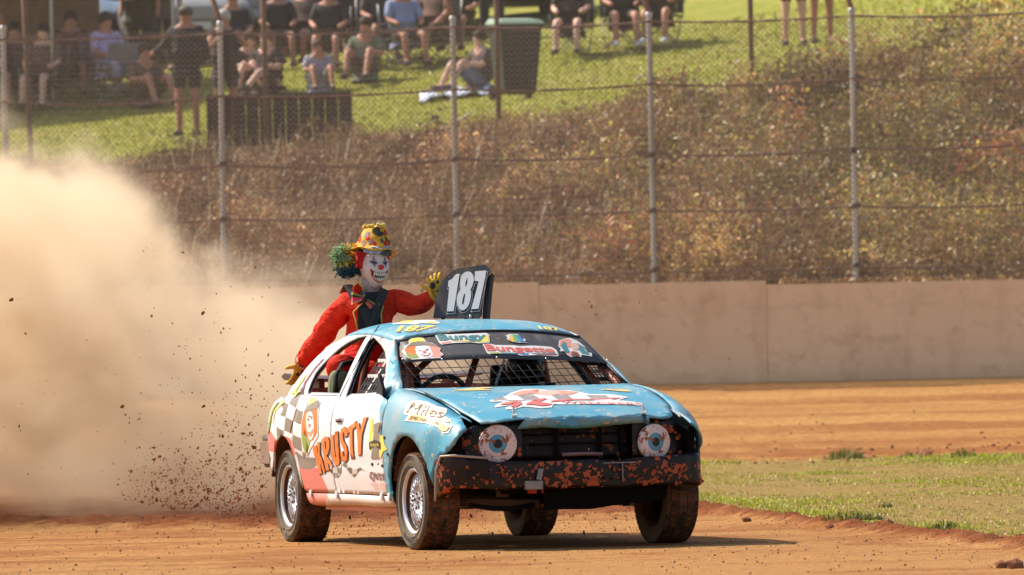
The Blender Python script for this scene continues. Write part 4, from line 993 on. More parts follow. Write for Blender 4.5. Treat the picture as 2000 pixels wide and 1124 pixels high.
def make_wheel(x, y, steer=0.0, front=True):
    sd = -1 if y < 0 else 1
    Wm = empty('wheel'); Wm.parent = CAR; Wm.location = (x, y, WR - .004); Wm.rotation_euler = (R(random.uniform(0, 60)) * 0, 0, steer)
    W = .104; Ri = .196
    # tyre (local axis y; outside = sd)
    pr = [(-W * .86, Ri), (-W * 1.0, Ri + .02), (-W * 1.07, Ri + .055), (-W * 1.02, WR - .022), (-W * .93, WR - .010), (-W * .6, WR - .009), (0, WR - .008), (W * .6, WR - .009), (W * .93, WR - .010), (W * 1.02, WR - .022), (W * 1.07, Ri + .055), (W * 1.0, Ri + .02), (W * .86, Ri)]
    m = MB(); m.lathe(smooth_line(pr, 3), 72, 'y'); ty = m.build('tyre', tyre_m, Wm, True)
    # raised ribs on the sidewall
    m = MB()
    for r_ in (.222, .262, .272, .282):
        m.lathe([(sd * W * 1.045, r_ - .002), (sd * (W * 1.07 + .0035), r_), (sd * W * 1.045, r_ + .002)], 72, 'y')
    m.build('sidewall_rib', tyre_m, ty, True)
    # tread blocks in chevron rows
    m = MB(); rows = [(-.090, .026, .5), (-.052, .040, .25), (-.0, .046, 0), (.052, .040, .25), (.090, .026, .5)]; N = 46
    for (yy, wd, ph) in rows:
        for k in range(N):
            a = 2 * math.pi * (k + ph) / N; da = 2 * math.pi / N * .40; h0, h1 = WR - .013, WR + (0 if abs(yy) < .08 else -.004)
            sk = .55 * da * (1 if yy > 0 else -1) if abs(yy) > .01 else 0
            q = []
            for hh in (h0, h1):
                for (ang, y_) in ((a - da - sk, yy - wd / 2), (a + da - sk, yy - wd / 2), (a + da + sk, yy + wd / 2), (a - da + sk, yy + wd / 2)):
                    q.append((hh * math.cos(ang), y_, hh * math.sin(ang)))
            m.add(q, [(4, 5, 6, 7), (0, 1, 5, 4), (1, 2, 6, 5), (2, 3, 7, 6), (3, 0, 4, 7)])
    o = m.build('tread', tread_m, ty); o['kind'] = 'stuff'
    # rim barrel and lip
    m = MB(); m.lathe([(sd * W * .92, Ri + .012), (sd * W * .98, Ri + .004), (sd * W * .9, Ri - .008), (sd * W * .80, Ri - .012)], 64, 'y'); m.build('rim_lip', rim_m, Wm, True)
    m = MB(); m.lathe([(sd * W * .82, Ri - .010), (sd * W * .55, Ri - .022), (0, Ri - .030), (-sd * W * .75, Ri - .024), (-sd * W * .9, Ri)], 64, 'y'); rb_ = m.build('rim_barrel', barrel_m, Wm, True)
    # lattice face
    m = MB(); fy = sd * .058; n = 20
    for k in range(n):
        for dr in (-1, 1):
            a0 = 2 * math.pi * k / n; a1 = a0 + dr * 2 * math.pi / n * 1.55
            p0 = (.056 * math.cos(a0), fy + sd * .008, .056 * math.sin(a0)); pm = (.115 * math.cos(a0 + (a1 - a0) * .45), fy + sd * .012, .115 * math.sin(a0 + (a1 - a0) * .45)); p1 = (.182 * math.cos(a1), fy - sd * .004, .182 * math.sin(a1))
            m.tube([p0, pm, p1], .0066, 5)
    m.lathe([(fy - sd * .012, .176), (fy + sd * .006, .170), (fy - sd * .010, .162)], 48, 'y'); m.build('lattice_spokes', rim_m, Wm, True)
    m = MB(); m.lathe([(fy - sd * .02, .070), (fy + sd * .010, .068), (fy + sd * .014, .060), (fy + sd * .012, .030), (fy - sd * .01, .028), (fy - sd * .012, 0)], 36, 'y'); hb = m.build('hub', rim_m, Wm, True, auto=40)
    for k in range(5):
        a = 2 * math.pi * k / 5 + .4; m = MB(); c_ = (.047 * math.cos(a), fy, .047 * math.sin(a)); m.lathe([(sd * .004, .013), (sd * .016, .012), (sd * .020, .008), (sd * .020, 0)], 6, 'y', c_); m.build('wheel_nut', plain('nut_dark', (60, 56, 54), .5, .6) if 'nut_dark' not in bpy.data.materials else bpy.data.materials['nut_dark'], hb)
    m = MB(); m.lathe([(-sd * .0, .165), (-sd * .035, .165), (-sd * .04, .05), (-sd * .09, .04), (-sd * .09, 0)], 32, 'y'); m.build('brake_disc', dark_under, Wm, True)
    if sd < 0 and front:        # maker's name moulded low on the sidewall
        uv, F = text_tris('PIRELLI', .01); V = []
        for u, v in uv:
            a = -math.pi / 2 - .62 + u * 1.0; r_ = .232 + v * .026; V.append((r_ * math.cos(a), sd * (W * 1.075 + .003), r_ * math.sin(a)))
        me = bpy.data.meshes.new('sidewall_lettering'); me.from_pydata(V, [], F); me.materials.append(rubber_seal); link('sidewall_lettering', me, ty)
    return Wm
make_wheel(FAX, -.775, R(2.2)); make_wheel(FAX, .775, R(2.2)); make_wheel(RAX, -.775, 0, False); make_wheel(RAX, .775, 0, False)
# ------------------------------------------------------------------ wheel wells, floor, engine bay, suspension
def well(x, sd):
    m = MB(); m.lathe([(sd * .50, .385), (sd * .885, .388)], 20, 'y', (x, 0, .315), a0=R(16), a1=R(164)); m.lathe([(sd * .50, .385), (sd * .50, .02)], 20, 'y', (x, 0, .315), a0=R(16), a1=R(164)); m.build('wheel_well', plain('well_mud', (84, 54, 38), .95, 0, .4, 9, .6) if 'well_mud' not in bpy.data.materials else bpy.data.materials['well_mud'], CAR, True, auto=40)
for sd in (-1, 1):
    m = MB(); m.box((1.84, sd * .715, .60), (.30, .05, .26), Matrix.Rotation(sd * .28, 3, 'Z')); m.build('corner_panel', dark_under, CAR, bevel=.01)
for x in (FAX, RAX):
    for sd in (-1, 1): well(x, sd)
m = MB(); m.box((-.1, 0, .295), (1.9, 1.60, .05)); m.box((-1.55, 0, .36), (1.5, .98, .06)); m.build('floor_pan', dark_under, CAR, bevel=.01)
m = MB(); m.box((.98, 0, .62), (.06, 1.6, .66)); m.build('firewall', dark_under, CAR, bevel=.01)
m = MB(); m.box((1.45, 0, .55), (.85, .9, .42)); m.box((1.45, .0, .33), (.5, .35, .12)); m.box((1.9, 0, .60), (.06, 1.1, .36)); m.build('engine', dark_under, CAR, bevel=.02)
m = MB(); P = [(-.20, .240), (-.20, .37), (.60, .37), (.58, .285), (.45, .268), (.36, .268), (.345, .248), (.31, .248), (.30, .262), (.1, .235)]
m.prism(P, lambda u, v, tt: (1.97 - tt, u, v), .02); m.build('under_tray', dark_under, CAR)
m = MB(); m.tube([(1.55, -.70, .30), (1.75, -.45, .285), (1.85, -.20, .275)], .028, 8); m.tube([(1.3, -.68, .36), (1.45, -.35, .30)], .024, 8); m.box((1.80, -.42, .40), (.07, .06, .16)); m.build('control_arm', plain('arm_rust', (86, 60, 44), .8), CAR, True, auto=40)
m = MB(); m.tube([(1.5, .70, .30), (1.7, .45, .285), (1.8, .25, .28)], .028, 8); m.build('control_arm', bpy.data.materials['arm_rust'], CAR, True, auto=40)
m = MB(); m.box((1.93, -.27, .375), (.05, .05, .07)); m.box((1.93, -.20, .375), (.03, .016, .07)); m.build('tow_bracket', plain('bracket_red', (196, 66, 40), .6), CAR, bevel=.004)
m = MB(); m.tube([(1.75, -.62, .275), (1.82, -.5, .252), (1.86, -.38, .248), (1.88, -.24, .27)], .016, 7); m.build('chain_hose', dark_under, CAR, True)
m = MB(); m.tube([(1.2, -.1, .27), (.3, -.2, .25), (-.7, -.28, .25), (-1.2, -.3, .30), (-2.3, -.45, .32)], .03, 10); m.build('exhaust_pipe', steel, CAR, True)
m = MB(); m.tube([(RAX, -.68, .30), (RAX, 0, .31), (RAX, .68, .30)], .045, 10); m.ell((RAX, 0, .31), (.13, .15, .13)); m.build('rear_axle', dark_under, CAR, True)
# drip channel under the sill
m = MB(); m.box((.1, -.79, .235), (1.7, .05, .03)); m.build('sill_rail', pink, CAR, bevel=.004)
m = MB(); m.box((.1, .79, .235), (1.7, .05, .03)); m.build('sill_rail', pink, CAR, bevel=.004)
# ------------------------------------------------------------------ boot, tail, spoiler
m = MB(); vs = []; xs_ = np.linspace(-1.50, -2.34, 9); ys_ = np.linspace(-1, 1, 13)
for x in xs_:
    hw = float(np.interp(x, [-2.35, -2.1, -1.8, -1.4], [.485, .585, .655, .70]))
    for y in ys_: vs.append((x, hw * y, float(np.interp(x, [-2.35, -2.1, -1.8, -1.5], [.945, .965, .98, 1.0])) + .018 * (1 - y * y) - .001))
m.add(vs, [(i * 13 + k, i * 13 + k + 1, (i + 1) * 13 + k + 1, (i + 1) * 13 + k) for i in range(8) for k in range(12)]); m.build('boot_lid', dirty('boot_red', (206, 66, 50), .4, splat=.2, film=.3), CAR, True)
m = MB(); vs = []
for k, th in enumerate(np.linspace(-1, 1, 15)):
    for z in (.50, .70, .90, .945): vs.append((-2.352 - .05 * (1 - th * th), th * (.70 if z < .9 else .60 if z < .93 else .485), z))
m.add(vs, [(i * 4 + k, i * 4 + k + 1, (i + 1) * 4 + k + 1, (i + 1) * 4 + k) for i in range(14) for k in range(3)]); m.build('tail_panel', white, CAR, True)
m = MB()
for sd in (-1, 1): m.box((-2.12, sd * .45, 1.0), (.16, .04, .10))
pr = [(-2.28, 1.055), (-2.22, 1.03), (-2.05, 1.035), (-1.98, 1.05), (-2.05, 1.06), (-2.2, 1.075)]
vs = [(x, y, z + .03 * (abs(y) / .7) ** 3) for y in np.linspace(-.66, .66, 13) for x, z in pr]; n = len(pr)
m.add(vs, [(i * n + k, i * n + (k + 1) % n, (i + 1) * n + (k + 1) % n, (i + 1) * n + k) for i in range(12) for k in range(n)] + [tuple(range(n)), tuple(12 * n + k for k in range(n))])
SPOIL = m.build('boot_spoiler', dirty('spoiler_maroon', (58, 36, 34), .4, splat=.2, film=.25), CAR, True, auto=40)
# ------------------------------------------------------------------ interior
CAGE = MB()
def bar(pts, r_=.022): CAGE.tube(pts, r_, 10)
for sd in (-1, 1):
    bar(smooth_line([(.70, sd * .64, .40), (.64, sd * .635, .90), (.28, sd * .555, 1.17), (.02, sd * .51, 1.305), (-.45, sd * .53, 1.355), (-.50, sd * .60, 1.15), (-.50, sd * .72, .5), (-.50, sd * .72, .32)], 4))
    bar([(-.47, sd * .50, 1.34), (-1.2, sd * .52, 1.05), (-1.75, sd * .54, .72)])
    bar([(.76, sd * .70, .50), (-.48, sd * .72, .74)]); bar([(.78, sd * .70, .74), (-.48, sd * .72, .50)])
bar([(-.46, -.53, 1.355), (-.46, .53, 1.355)]); bar([(.02, -.51, 1.305), (.02, .51, 1.305)]); bar([(-.50, -.68, .74), (-.50, .68, .74)]); bar([(-.47, .02, 1.345), (-.50, -.66, .76)]); bar([(.66, -.64, .86), (.66, .64, .86)]); bar([(.62, -.30, .90), (.04, .02, 1.30)])
CAGE.build('roll_cage', cage_m, CAR, True)
m = MB(); m.box((.84, 0, .925), (.22, 1.36, .05)); m.build('dash_top', dirty('dash_dark', (46, 42, 42), .7, splat=.3, film=.4), CAR, bevel=.015)
seat_m = plain('seat_black', (20, 20, 22), .75, 0, .3)
def seat(y):
    s_ = empty('bucket_seat'); s_.parent = CAR; s_.location = (-.35, y, .33)
    m = MB(); m.box((.22, 0, .10), (.50, .46, .14)); m.build('seat_base', seat_m, s_, bevel=.04)
    m = MB(); pts = [(-.20, .12), (-.20, .30), (-.22, .34), (-.21, .60), (-.15, .66), (-.13, .80), (.13, .80), (.15, .66), (.21, .60), (.22, .34), (.20, .30), (.20, .12)]
    m.prism(pts, lambda u, v, tt: (.02 - .22 * (v - .1) - tt, u, v), .07); m.build('seat_back', seat_m, s_, bevel=.02)
    for sd in (-1, 1):
        m = MB(); m.box((.06, sd * .22, .45), (.16, .04, .34), Matrix.Rotation(-.2, 3, 'Y')); m.build('seat_bolster', seat_m, s_, bevel=.015)
    for sd in (-1, 1):
        m = MB(); m.tube([(-.1, sd * .08, .66), (.0, sd * .085, .62), (.06, sd * .09, .40)], .024, 4, flat=(.2, 1)); m.build('harness_strap', plain('strap_grey', (120, 116, 112), .8) if 'strap_grey' not in bpy.data.materials else bpy.data.materials['strap_grey'], s_)
seat(-.38); seat(.38)
m = MB(); rg_ = [(.45 + .055 * math.sin(a) * .9, -.38 + .17 * math.cos(a), .90 + .17 * math.sin(a)) for a in np.linspace(0, 2 * math.pi, 33)[:-1]]; m.tube(rg_, .016, 8, closed=True); m.tube([(.47, -.52, .90), (.50, -.38, .89), (.47, -.24, .90)], .012, 6); m.tube([(.50, -.38, .89), (.80, -.38, .80)], .02, 8); m.build('steering_wheel', seat_m, CAR, True)
# window nets
net_b = plain('net_black', (26, 25, 26), .85, 0, .2); net_w = plain('net_white', (206, 202, 196), .85, 0, .15)
def net(sd):
    N = empty('window_net'); N.parent = CAR
    for k, zf in enumerate(np.linspace(0.06, .94, 7)):      # cross straps
        z = .96 + zf * .33; x0 = -.02 - .0 * zf; x1 = .58 - .58 * zf * .8
        yy = float(gh_y(np.float64(.2), np.float64(z))) - .055
        m = MB(); m.box(((x0 + x1) / 2, sd * yy, z), (x1 - x0, .006, .022)); m.build('net_strap', net_w if k in (2, 4) else net_b, N)
    for k in range(9):
        x0 = -.02 + k * .065; zt = .96 + .33 * min(1.0, max(.15, (.62 - x0) / .50)); m = MB()
        ya = float(gh_y(np.float64(.2), np.float64(.965))) - .050; yb = float(gh_y(np.float64(.2), np.float64(zt))) - .050
        m.tube([(x0, sd * ya, .965), (x0 - .02, sd * yb, zt)], .011, 4, flat=(.25, 1)); m.build('net_strap', net_w if k == 3 else net_b, N)
net(-1); net(1)
# driver (helmeted) in the seat on the car's left
DRV = empty('person', tuple(CAR_O + LF * .38 + FW * (-.30)), CAR_YAW - math.pi / 2); tag(DRV, 'helmeted driver in black race suit strapped in behind the windscreen mesh', 'person')
def skin_mesh(name, J, E, mat_, parent, sub=2, root=None):
    """J {joint: (pos, radius or (rx, ry))}; E [(a,b)]"""
    K = list(J); me = bpy.data.meshes.new(name); me.from_pydata([tuple(J[k][0]) for k in K], [(K.index(a), K.index(b)) for a, b in E], [])
    o = link(name, me, parent); o.modifiers.new('skin', 'SKIN').use_smooth_shade = True
    if not me.skin_vertices: 
        bpy.context.view_layer.objects.active = o
    lay_ = me.skin_vertices[0].data if me.skin_vertices else None
    for i, k in enumerate(K):
        r_ = J[k][1]; lay_[i].radius = (r_, r_) if not isinstance(r_, (tuple, list)) else r_
        lay_[i].use_root = (k == (root or K[0]))
    if sub:
        s_ = o.modifiers.new('sub', 'SUBSURF'); s_.levels = sub; s_.render_levels = sub
    me.materials.append(mat_); return o
suit_m = plain('race_suit', (24, 24, 28), .8, 0, .3); vis_m = plain('visor', (16, 16, 18), .12)
J = {'pel': ((.18, 0, .50), (.17, .13)), 'wa': ((.10, 0, .64), (.15, .12)), 'ch': ((.06, 0, .84), (.18, .13)), 'ne': ((.06, 0, .99), .07), 'he': ((.08, 0, 1.06), .08),
     'sl': ((.08, .20, .92), .075), 'el': ((.26, .26, .72), .05), 'wl': ((.50, .17, .80), .04), 'hl': ((.57, .14, .82), .042), 'sr': ((.08, -.20, .92), .075), 'er': ((.26, -.26, .72), .05), 'wr': ((.50, -.17, .80), .04), 'hr': ((.57, -.14, .82), .042),
     'tl': ((.55, .14, .56), .085), 'kl': ((.72, .15, .50), .07), 'fl': ((.98, .14, .36), .05), 'tr': ((.55, -.14, .56), .085), 'kr': ((.72, -.15, .50), .07), 'fr': ((.98, -.14, .36), .05)}
skin_mesh('body', J, [('pel', 'wa'), ('wa', 'ch'), ('ch', 'ne'), ('ne', 'he'), ('ch', 'sl'), ('sl', 'el'), ('el', 'wl'), ('wl', 'hl'), ('ch', 'sr'), ('sr', 'er'), ('er', 'wr'), ('wr', 'hr'), ('pel', 'tl'), ('tl', 'kl'), ('kl', 'fl'), ('pel', 'tr'), ('tr', 'kr'), ('kr', 'fr')], suit_m, DRV, root='pel')
m = MB(); m.ell((.09, 0, 1.115), (.155, .125, .145), 24, 16); m.box((.20, 0, 1.05), (.10, .16, .07)); hm = m.build('helmet', plain('helmet_black', (22, 22, 24), .25), DRV, True)
m = MB(); m.ell((.135, 0, 1.12), (.122, .105, .055), 20, 10); m.build('visor', vis_m, hm, True)
m = MB(); m.box((.20, 0, 1.21), (.14, .20, .012), Matrix.Rotation(.25, 3, 'Y')); m.build('helmet_peak', suit_m, hm, bevel=.004)
for yy in (-.028, .028):
    m = MB(); m.ell((.262, yy, 1.215), (.008, .018, .012), 10, 8); m.build('eye_sticker', plain('sticker_tan', (176, 120, 90), .6) if 'sticker_tan' not in bpy.data.materials else bpy.data.materials['sticker_tan'], hm, True)
m = MB(); m.tube([(.18, -.15, .90), (.17, -.13, 1.0)], .05, 8); m.tube([(.18, .15, .90), (.17, .13, 1.0)], .05, 8); m.build('neck_brace', seat_m, DRV, True)
m = MB(); m.tube([(.20, .05, .98), (.235, .055, .86), (.25, .05, .74)], .022, 4, flat=(.25, 1)); m.build('harness_strap', net_w, DRV)
# ------------------------------------------------------------------ number fin on the roof
FIN = empty('number_plate'); FIN.parent = CAR
fin_m = dirty('fin_black', (40, 42, 46), .45, splat=.25, film=.25, mud=srgb(168, 128, 94))
zz_ = zoomed((820, 510), 1499 / 160.0)
fin_px = zz_([(245, 1040), (300, 650), (400, 370), (600, 175), (700, 135), (1080, 85), (1190, 65), (1280, 140), (1295, 185), (1200, 300), (1140, 740), (1125, 990), (1070, 1045)])
# fin plane: stands on the rear of the roof, faces half right of straight ahead and leans back
fn = Vector((.72, -.60, .30)).normalized(); f0 = Vector((-.78, .02, 1.43))
def fin_pt(px, py, h=0.0):
    o, d = cray(px, py); o = Vector(o); d = Vector(d); tt_ = (f0 - o).dot(fn) / d.dot(fn); return o + d * tt_ + fn * h
ux = Vector((0, 0, 1)).cross(fn).normalized(); uy = fn.cross(ux)
def fin_uv(px, py): p = fin_pt(px, py) - f0; return (p.dot(ux), p.dot(uy))
m = MB(); m.prism([fin_uv(*p) for p in fin_px], lambda u, v, tt: tuple(f0 + ux * u + uy * v - fn * tt), .012); m.build('fin_board', fin_m, FIN)
bk = zz_([(1125, 1040), (1140, 740), (1200, 300), (1290, 200), (1265, 400), (1215, 950), (1215, 1040)])
m = MB(); m.prism([fin_uv(*p) for p in bk], lambda u, v, tt: tuple(f0 + ux * u + uy * v - fn * (tt + .02)), .05); m.build('fin_backing', rubber_seal, FIN)
DG = {'1': [(500, 930), (545, 480), (520, 480), (530, 370), (600, 330), (670, 245), (735, 240), (625, 925)],
      '7': [(945, 890), (1085, 380), (1005, 370), (1015, 195), (1220, 180), (1205, 300), (1080, 880)]}
e8 = [(690, 800), (680, 700), (700, 610), (745, 530), (740, 440), (755, 320), (800, 235), (870, 200), (940, 215), (985, 280), (990, 380), (960, 480), (935, 530), (945, 600), (930, 720), (890, 830), (820, 900), (750, 900)]
h8 = [[(840, 470), (845, 390), (875, 320), (880, 350), (870, 420), (855, 470)], [(780, 790), (795, 680), (825, 600), (835, 640), (815, 760), (800, 800)]]
def fin_sheet(name, loops, mat_, h, holes=()):
    T = lambda u, v, hh=0, sd=-1: tuple(f0 + ux * float(u) + uy * float(v) + fn * h)
    return sheet(name, [[fin_uv(*p) for p in zz_(l)] for l in loops], T, mat_, FIN, holes=[[fin_uv(*p) for p in zz_(l)] for l in holes], step=.08, dense=.05, smooth=False)
for l, hh in ((DG['1'], ()), (e8, h8), (DG['7'], ())):
    s8 = smooth_line(l, 4, True) if hh else l
    off = [(x + 6, y + 28) for x, y in l]
    fin_sheet('digit_outline', [offset_poly(smooth_line(off, 4, True) if hh else off, 16)], d_white, .0015)
    fin_sheet('digit_shadow', [offset_poly(smooth_line(off, 4, True) if hh else off, 7)], d_black, .003)
    fin_sheet('digit_outline', [offset_poly(s8, 9)], d_black, .0045)
    fin_sheet('digit', [s8], d_white, .006, [smooth_line(q, 3, True) for q in hh])
p = fin_pt(*zz_([(935, 1018)])[0], .004); m = MB(); m.ell(p, (.012, .012, .012), 10, 6); m.build('fin_bolt', chrome, FIN, True)
m = MB()
for k in (.06, .22): m.tube([f0 + ux * (-.08 + k) - fn * .02 + Vector((0, 0, -.03)), f0 + ux * (-.08 + k) - fn * .02 + uy * .28], .012, 6)
m.build('fin_stay', rubber_seal, FIN, True)
# ================================================================== livery decals on the car
z7 = zoomed((580, 760), 1030 / 220.0)
K_ = {'K': [(148, 525), (186, 519), (236, 772), (212, 778)], 'k': [(190, 492), (216, 490), (217, 602), (264, 748), (257, 768), (203, 640), (198, 610), (200, 575)],
 'R': [(230, 470), (262, 438), (290, 445), (302, 480), (303, 540), (292, 588), (276, 612), (336, 704), (325, 716), (286, 668), (302, 740), (276, 748), (255, 640), (240, 560)],
 'U': [(313, 430), (340, 424), (350, 560), (358, 622), (368, 622), (352, 395), (380, 390), (390, 560), (398, 660), (392, 690), (375, 700), (352, 690), (335, 650), (322, 560)],
 'S': [(400, 420), (410, 370), (440, 350), (462, 370), (470, 430), (445, 440), (440, 400), (430, 398), (425, 432), (433, 478), (458, 518), (470, 580), (466, 650), (445, 668), (415, 650), (402, 590), (424, 572), (434, 620), (445, 615), (443, 572), (426, 532), (405, 490)],
 'T': [(468, 362), (545, 298), (545, 345), (515, 372), (528, 630), (503, 635), (490, 392), (472, 410)],
 'Y': [(548, 314), (575, 318), (583, 400), (615, 268), (648, 262), (602, 420), (592, 600), (568, 605), (562, 470)]}
holeR = [(258, 484), (272, 480), (277, 538), (268, 556)]
LT = empty('side_lettering'); LT.parent = CAR
for ch, P in K_.items():
    decal('letter_outline', [offset_poly(z7([(x + 3, y + 3) for x, y in P]), 1.1)], 'low', d_black, LT, .0035)
    decal('letter', [z7(P)], 'low', d_orange, LT, .006, holes=[z7(holeR)] if ch == 'R' else ())
# chequered scarf under the lettering
decal('chequered_scarf', [z7([(305, 740), (345, 715), (375, 700), (410, 685), (408, 760), (380, 806), (345, 805), (318, 780)])], 'low', chk_s, FDOOR, .003)
decal('chequered_scarf', [z7([(415, 690), (440, 672), (480, 705), (520, 735), (560, 730), (575, 712), (628, 745), (585, 738), (562, 752), (530, 803), (500, 790), (460, 735)])], 'low', chk_s, FDOOR, .003)
# state map with the figure one
decal('map_decal', [z7([(680, 250), (698, 285), (702, 420), (790, 428), (800, 500), (828, 556), (792, 572), (770, 632), (668, 560), (662, 480)])], 'low', d_yel, FDOOR, .003)
decal('figure_one', [offset_poly(z7([(703, 332), (740, 310), (777, 305), (757, 480), (752, 634), (683, 634), (690, 580), (700, 480), (712, 372)]), .6)], 'low', d_white, FDOOR, .0045)
decal('figure_one', [z7([(705, 332), (740, 312), (775, 307), (755, 480), (750, 630), (686, 630), (692, 580), (702, 480), (714, 372)])], 'low', d_grey, FDOOR, .006)
decal('banner', [z7([(668, 492), (720, 468), (768, 485), (770, 552), (718, 525), (672, 557)])], 'low', d_black, FDOOR, .0075)
put_text('banner_text', 'Victoria', z7([(680, 500), (758, 492), (758, 525), (680, 532)]), 'low', d_yel, FDOOR, .009, .01)
put_text('sponsor_mark', 'QVSS', z7([(668, 752), (803, 775), (803, 842), (672, 842)]), 'low', d_purple, FDOOR, .005, .03)
put_text('sponsor_text', 'VISUAL DESIGN', z7([(678, 856), (836, 856), (836, 872), (680, 878)]), 'low', d_sal, FDOOR, .005, .02)
put_text('sponsor_text', 'SOLUTIONS', z7([(705, 892), (822, 890), (822, 910), (710, 912)]), 'low', d_sal, FDOOR, .005, .02)
# door handle
u, v = hit('low', 664, 820); m = MB(); p = Vector(T_low(np.float64(u), np.float64(v), .0)); m.ell(p, (.085, .012, .030), 20, 10); hd = m.build('door_handle', white, FDOOR, True)
m = MB(); m.tube([p + Vector((-.06, -.013, .004)), p + Vector((0, -.020, .006)), p + Vector((.06, -.013, .004))], .009, 8); m.build('handle_grip', white, hd, True)
m = MB(); m.tube([p + Vector((-.055, -.010, -.012)), p + Vector((.055, -.010, -.012))], .006, 6); m.build('handle_recess', rubber_seal, hd, True)
# bullet-hole style grommets on the wing
for px, py in ((757.5, 887), (747, 910), (727, 907), (751, 855)):
    u, v = hit('low', px, py); m = MB(); m.ell(T_low(np.float64(u), np.float64(v), .001), (.022, .006, .011), 10, 6); m.build('fixing_hole', rubber_seal, FDOOR if px < 755 else FEND, True)
m = MB(); u, v = hit('gh', 750, 768); p = Vector(T_gh(np.float64(u), np.float64(v), .008)); m.prism([(-.10, -.07), (.06, -.07), (.06, .02), (.0, .10), (-.03, .12)], lambda a, b, tt: (p[0] + a, p[1] - tt, p[2] + b), .02); m.build('mirror_base', rubber_seal, FDOOR)
# clown portrait on the rear door
cl = empty('clown_portrait'); cl.parent = CAR
decal('portrait_ground', [z7([(60, 215), (105, 150), (112, 100), (140, 78), (182, 76), (215, 120), (208, 175), (200, 240), (198, 340), (200, 430), (96, 612), (56, 560), (38, 400), (46, 300)])], 'low', d_white, cl, .0035)
decal('portrait_hair', [z7([(72, 212), (195, 180), (190, 300), (192, 400), (150, 470), (120, 482), (60, 440), (45, 380), (52, 290)])], 'low', d_orange, cl, .005)
decal('portrait_hair', [z7([(46, 400), (95, 440), (128, 480), (98, 592), (70, 560), (52, 480)])], 'low', d_green, cl, .0055)
decal('portrait_face', [z7([(95, 230), (140, 215), (160, 300), (158, 430), (130, 470), (105, 420), (92, 330)])], 'low', d_white, cl, .0065, sm=3)
decal('portrait_hat', [z7([(110, 165), (115, 110), (140, 88), (178, 85), (175, 122)])], 'low', d_yel, cl, .0055)
decal('portrait_hat', [z7([(70, 218), (108, 160), (160, 128), (202, 110), (207, 150), (190, 180), (120, 206)])], 'low', d_grey, cl, .0068, sm=3)
decal('portrait_nose', [z7([(112, 335), (125, 322), (134, 340), (122, 360)])], 'low', d_orange, cl, .008, sm=3)
decal('portrait_mouth', [z7([(104, 385), (125, 405), (155, 370), (150, 415), (128, 440), (110, 420)])], 'low', d_sal, cl, .008, sm=2)
for pp in ([(100, 280), (112, 272), (118, 285), (108, 296)], [(132, 262), (146, 254), (150, 270), (138, 280)]): decal('portrait_eye', [z7(pp)], 'low', d_grey, cl, .008, sm=2)
# tail flashes
z8 = zoomed((500, 740), 874 / 140.0)
for pts, mm in (([(440, 190), (470, 150), (570, 20), (582, 22), (480, 180), (452, 200)], d_yel), ([(462, 225), (500, 170), (600, 20), (610, 22), (510, 190), (478, 232)], d_yel)):
    decal('tail_flash', [z8(pts)], 'gh' if pts[0][1] < 100 else 'low', mm, RQ, .006)
decal('tail_flash', [z8([(345, 240), (352, 300), (300, 340), (240, 400), (222, 500), (210, 560), (214, 480), (232, 392), (300, 320)])], 'low', d_yel, RQ, .006)
decal('tail_flash', [z8([(255, 300), (300, 280), (235, 360), (205, 430), (190, 520), (165, 660), (150, 690), (152, 600), (175, 470), (205, 370)])], 'low', d_green, RQ, .006)
zg = zoomed((540, 620), 1461 / 260.0)
decal('pillar_stripe', [zg([(285, 800), (310, 720), (420, 560), (520, 455), (530, 462), (430, 570), (325, 728), (305, 800)])], 'gh', d_mar, GH, .005)
decal('pillar_stripe', [zg([(165, 850), (225, 770), (300, 660), (330, 625), (336, 632), (300, 700), (240, 780), (190, 870)])], 'gh', d_yel, GH, .005)
decal('pillar_stripe', [zg([(262, 850), (275, 785), (300, 770), (300, 855)])], 'gh', d_black, GH, .005)
# wing sponsor
zf = zoomed((780, 730), 1455 / 220.0)
d_gold2 = flatp('decal_dark_gold', (158, 116, 52)); MI = empty('wing_sponsor'); MI.parent = CAR
decal('sponsor_ground', [zf([(60, 527), (175, 350), (350, 365), (470, 420), (622, 462), (612, 512), (556, 566), (602, 558), (668, 598), (692, 680), (640, 772), (560, 777), (508, 700), (340, 642), (68, 614), (100, 576), (120, 545)])], 'low', d_white, MI, .0035)
decal('sponsor_banner', [zf([(108, 600), (165, 535), (300, 552), (420, 575), (540, 600), (520, 690), (330, 628)])], 'low', d_gold, MI, .005)
put_text('sponsor_name', 'Miles', zf([(178, 372), (606, 478), (552, 580), (92, 514)]), 'low', d_gold2, MI, .0085, .0)

put_text('sponsor_line', 'MECHANICAL', zf([(170, 553), (536, 625), (528, 668), (155, 590)]), 'low', d_black, MI, .0075)
wr_ = [(520, 690), (545, 600), (590, 572), (640, 590), (662, 640), (585, 632), (580, 680), (655, 700), (625, 745), (575, 752), (538, 735)]
decal('spanner_outline', [offset_poly(zf(wr_), .7)], 'low', d_black, MI, .0062); decal('spanner', [zf(wr_)], 'low', d_gold, MI, .0078)
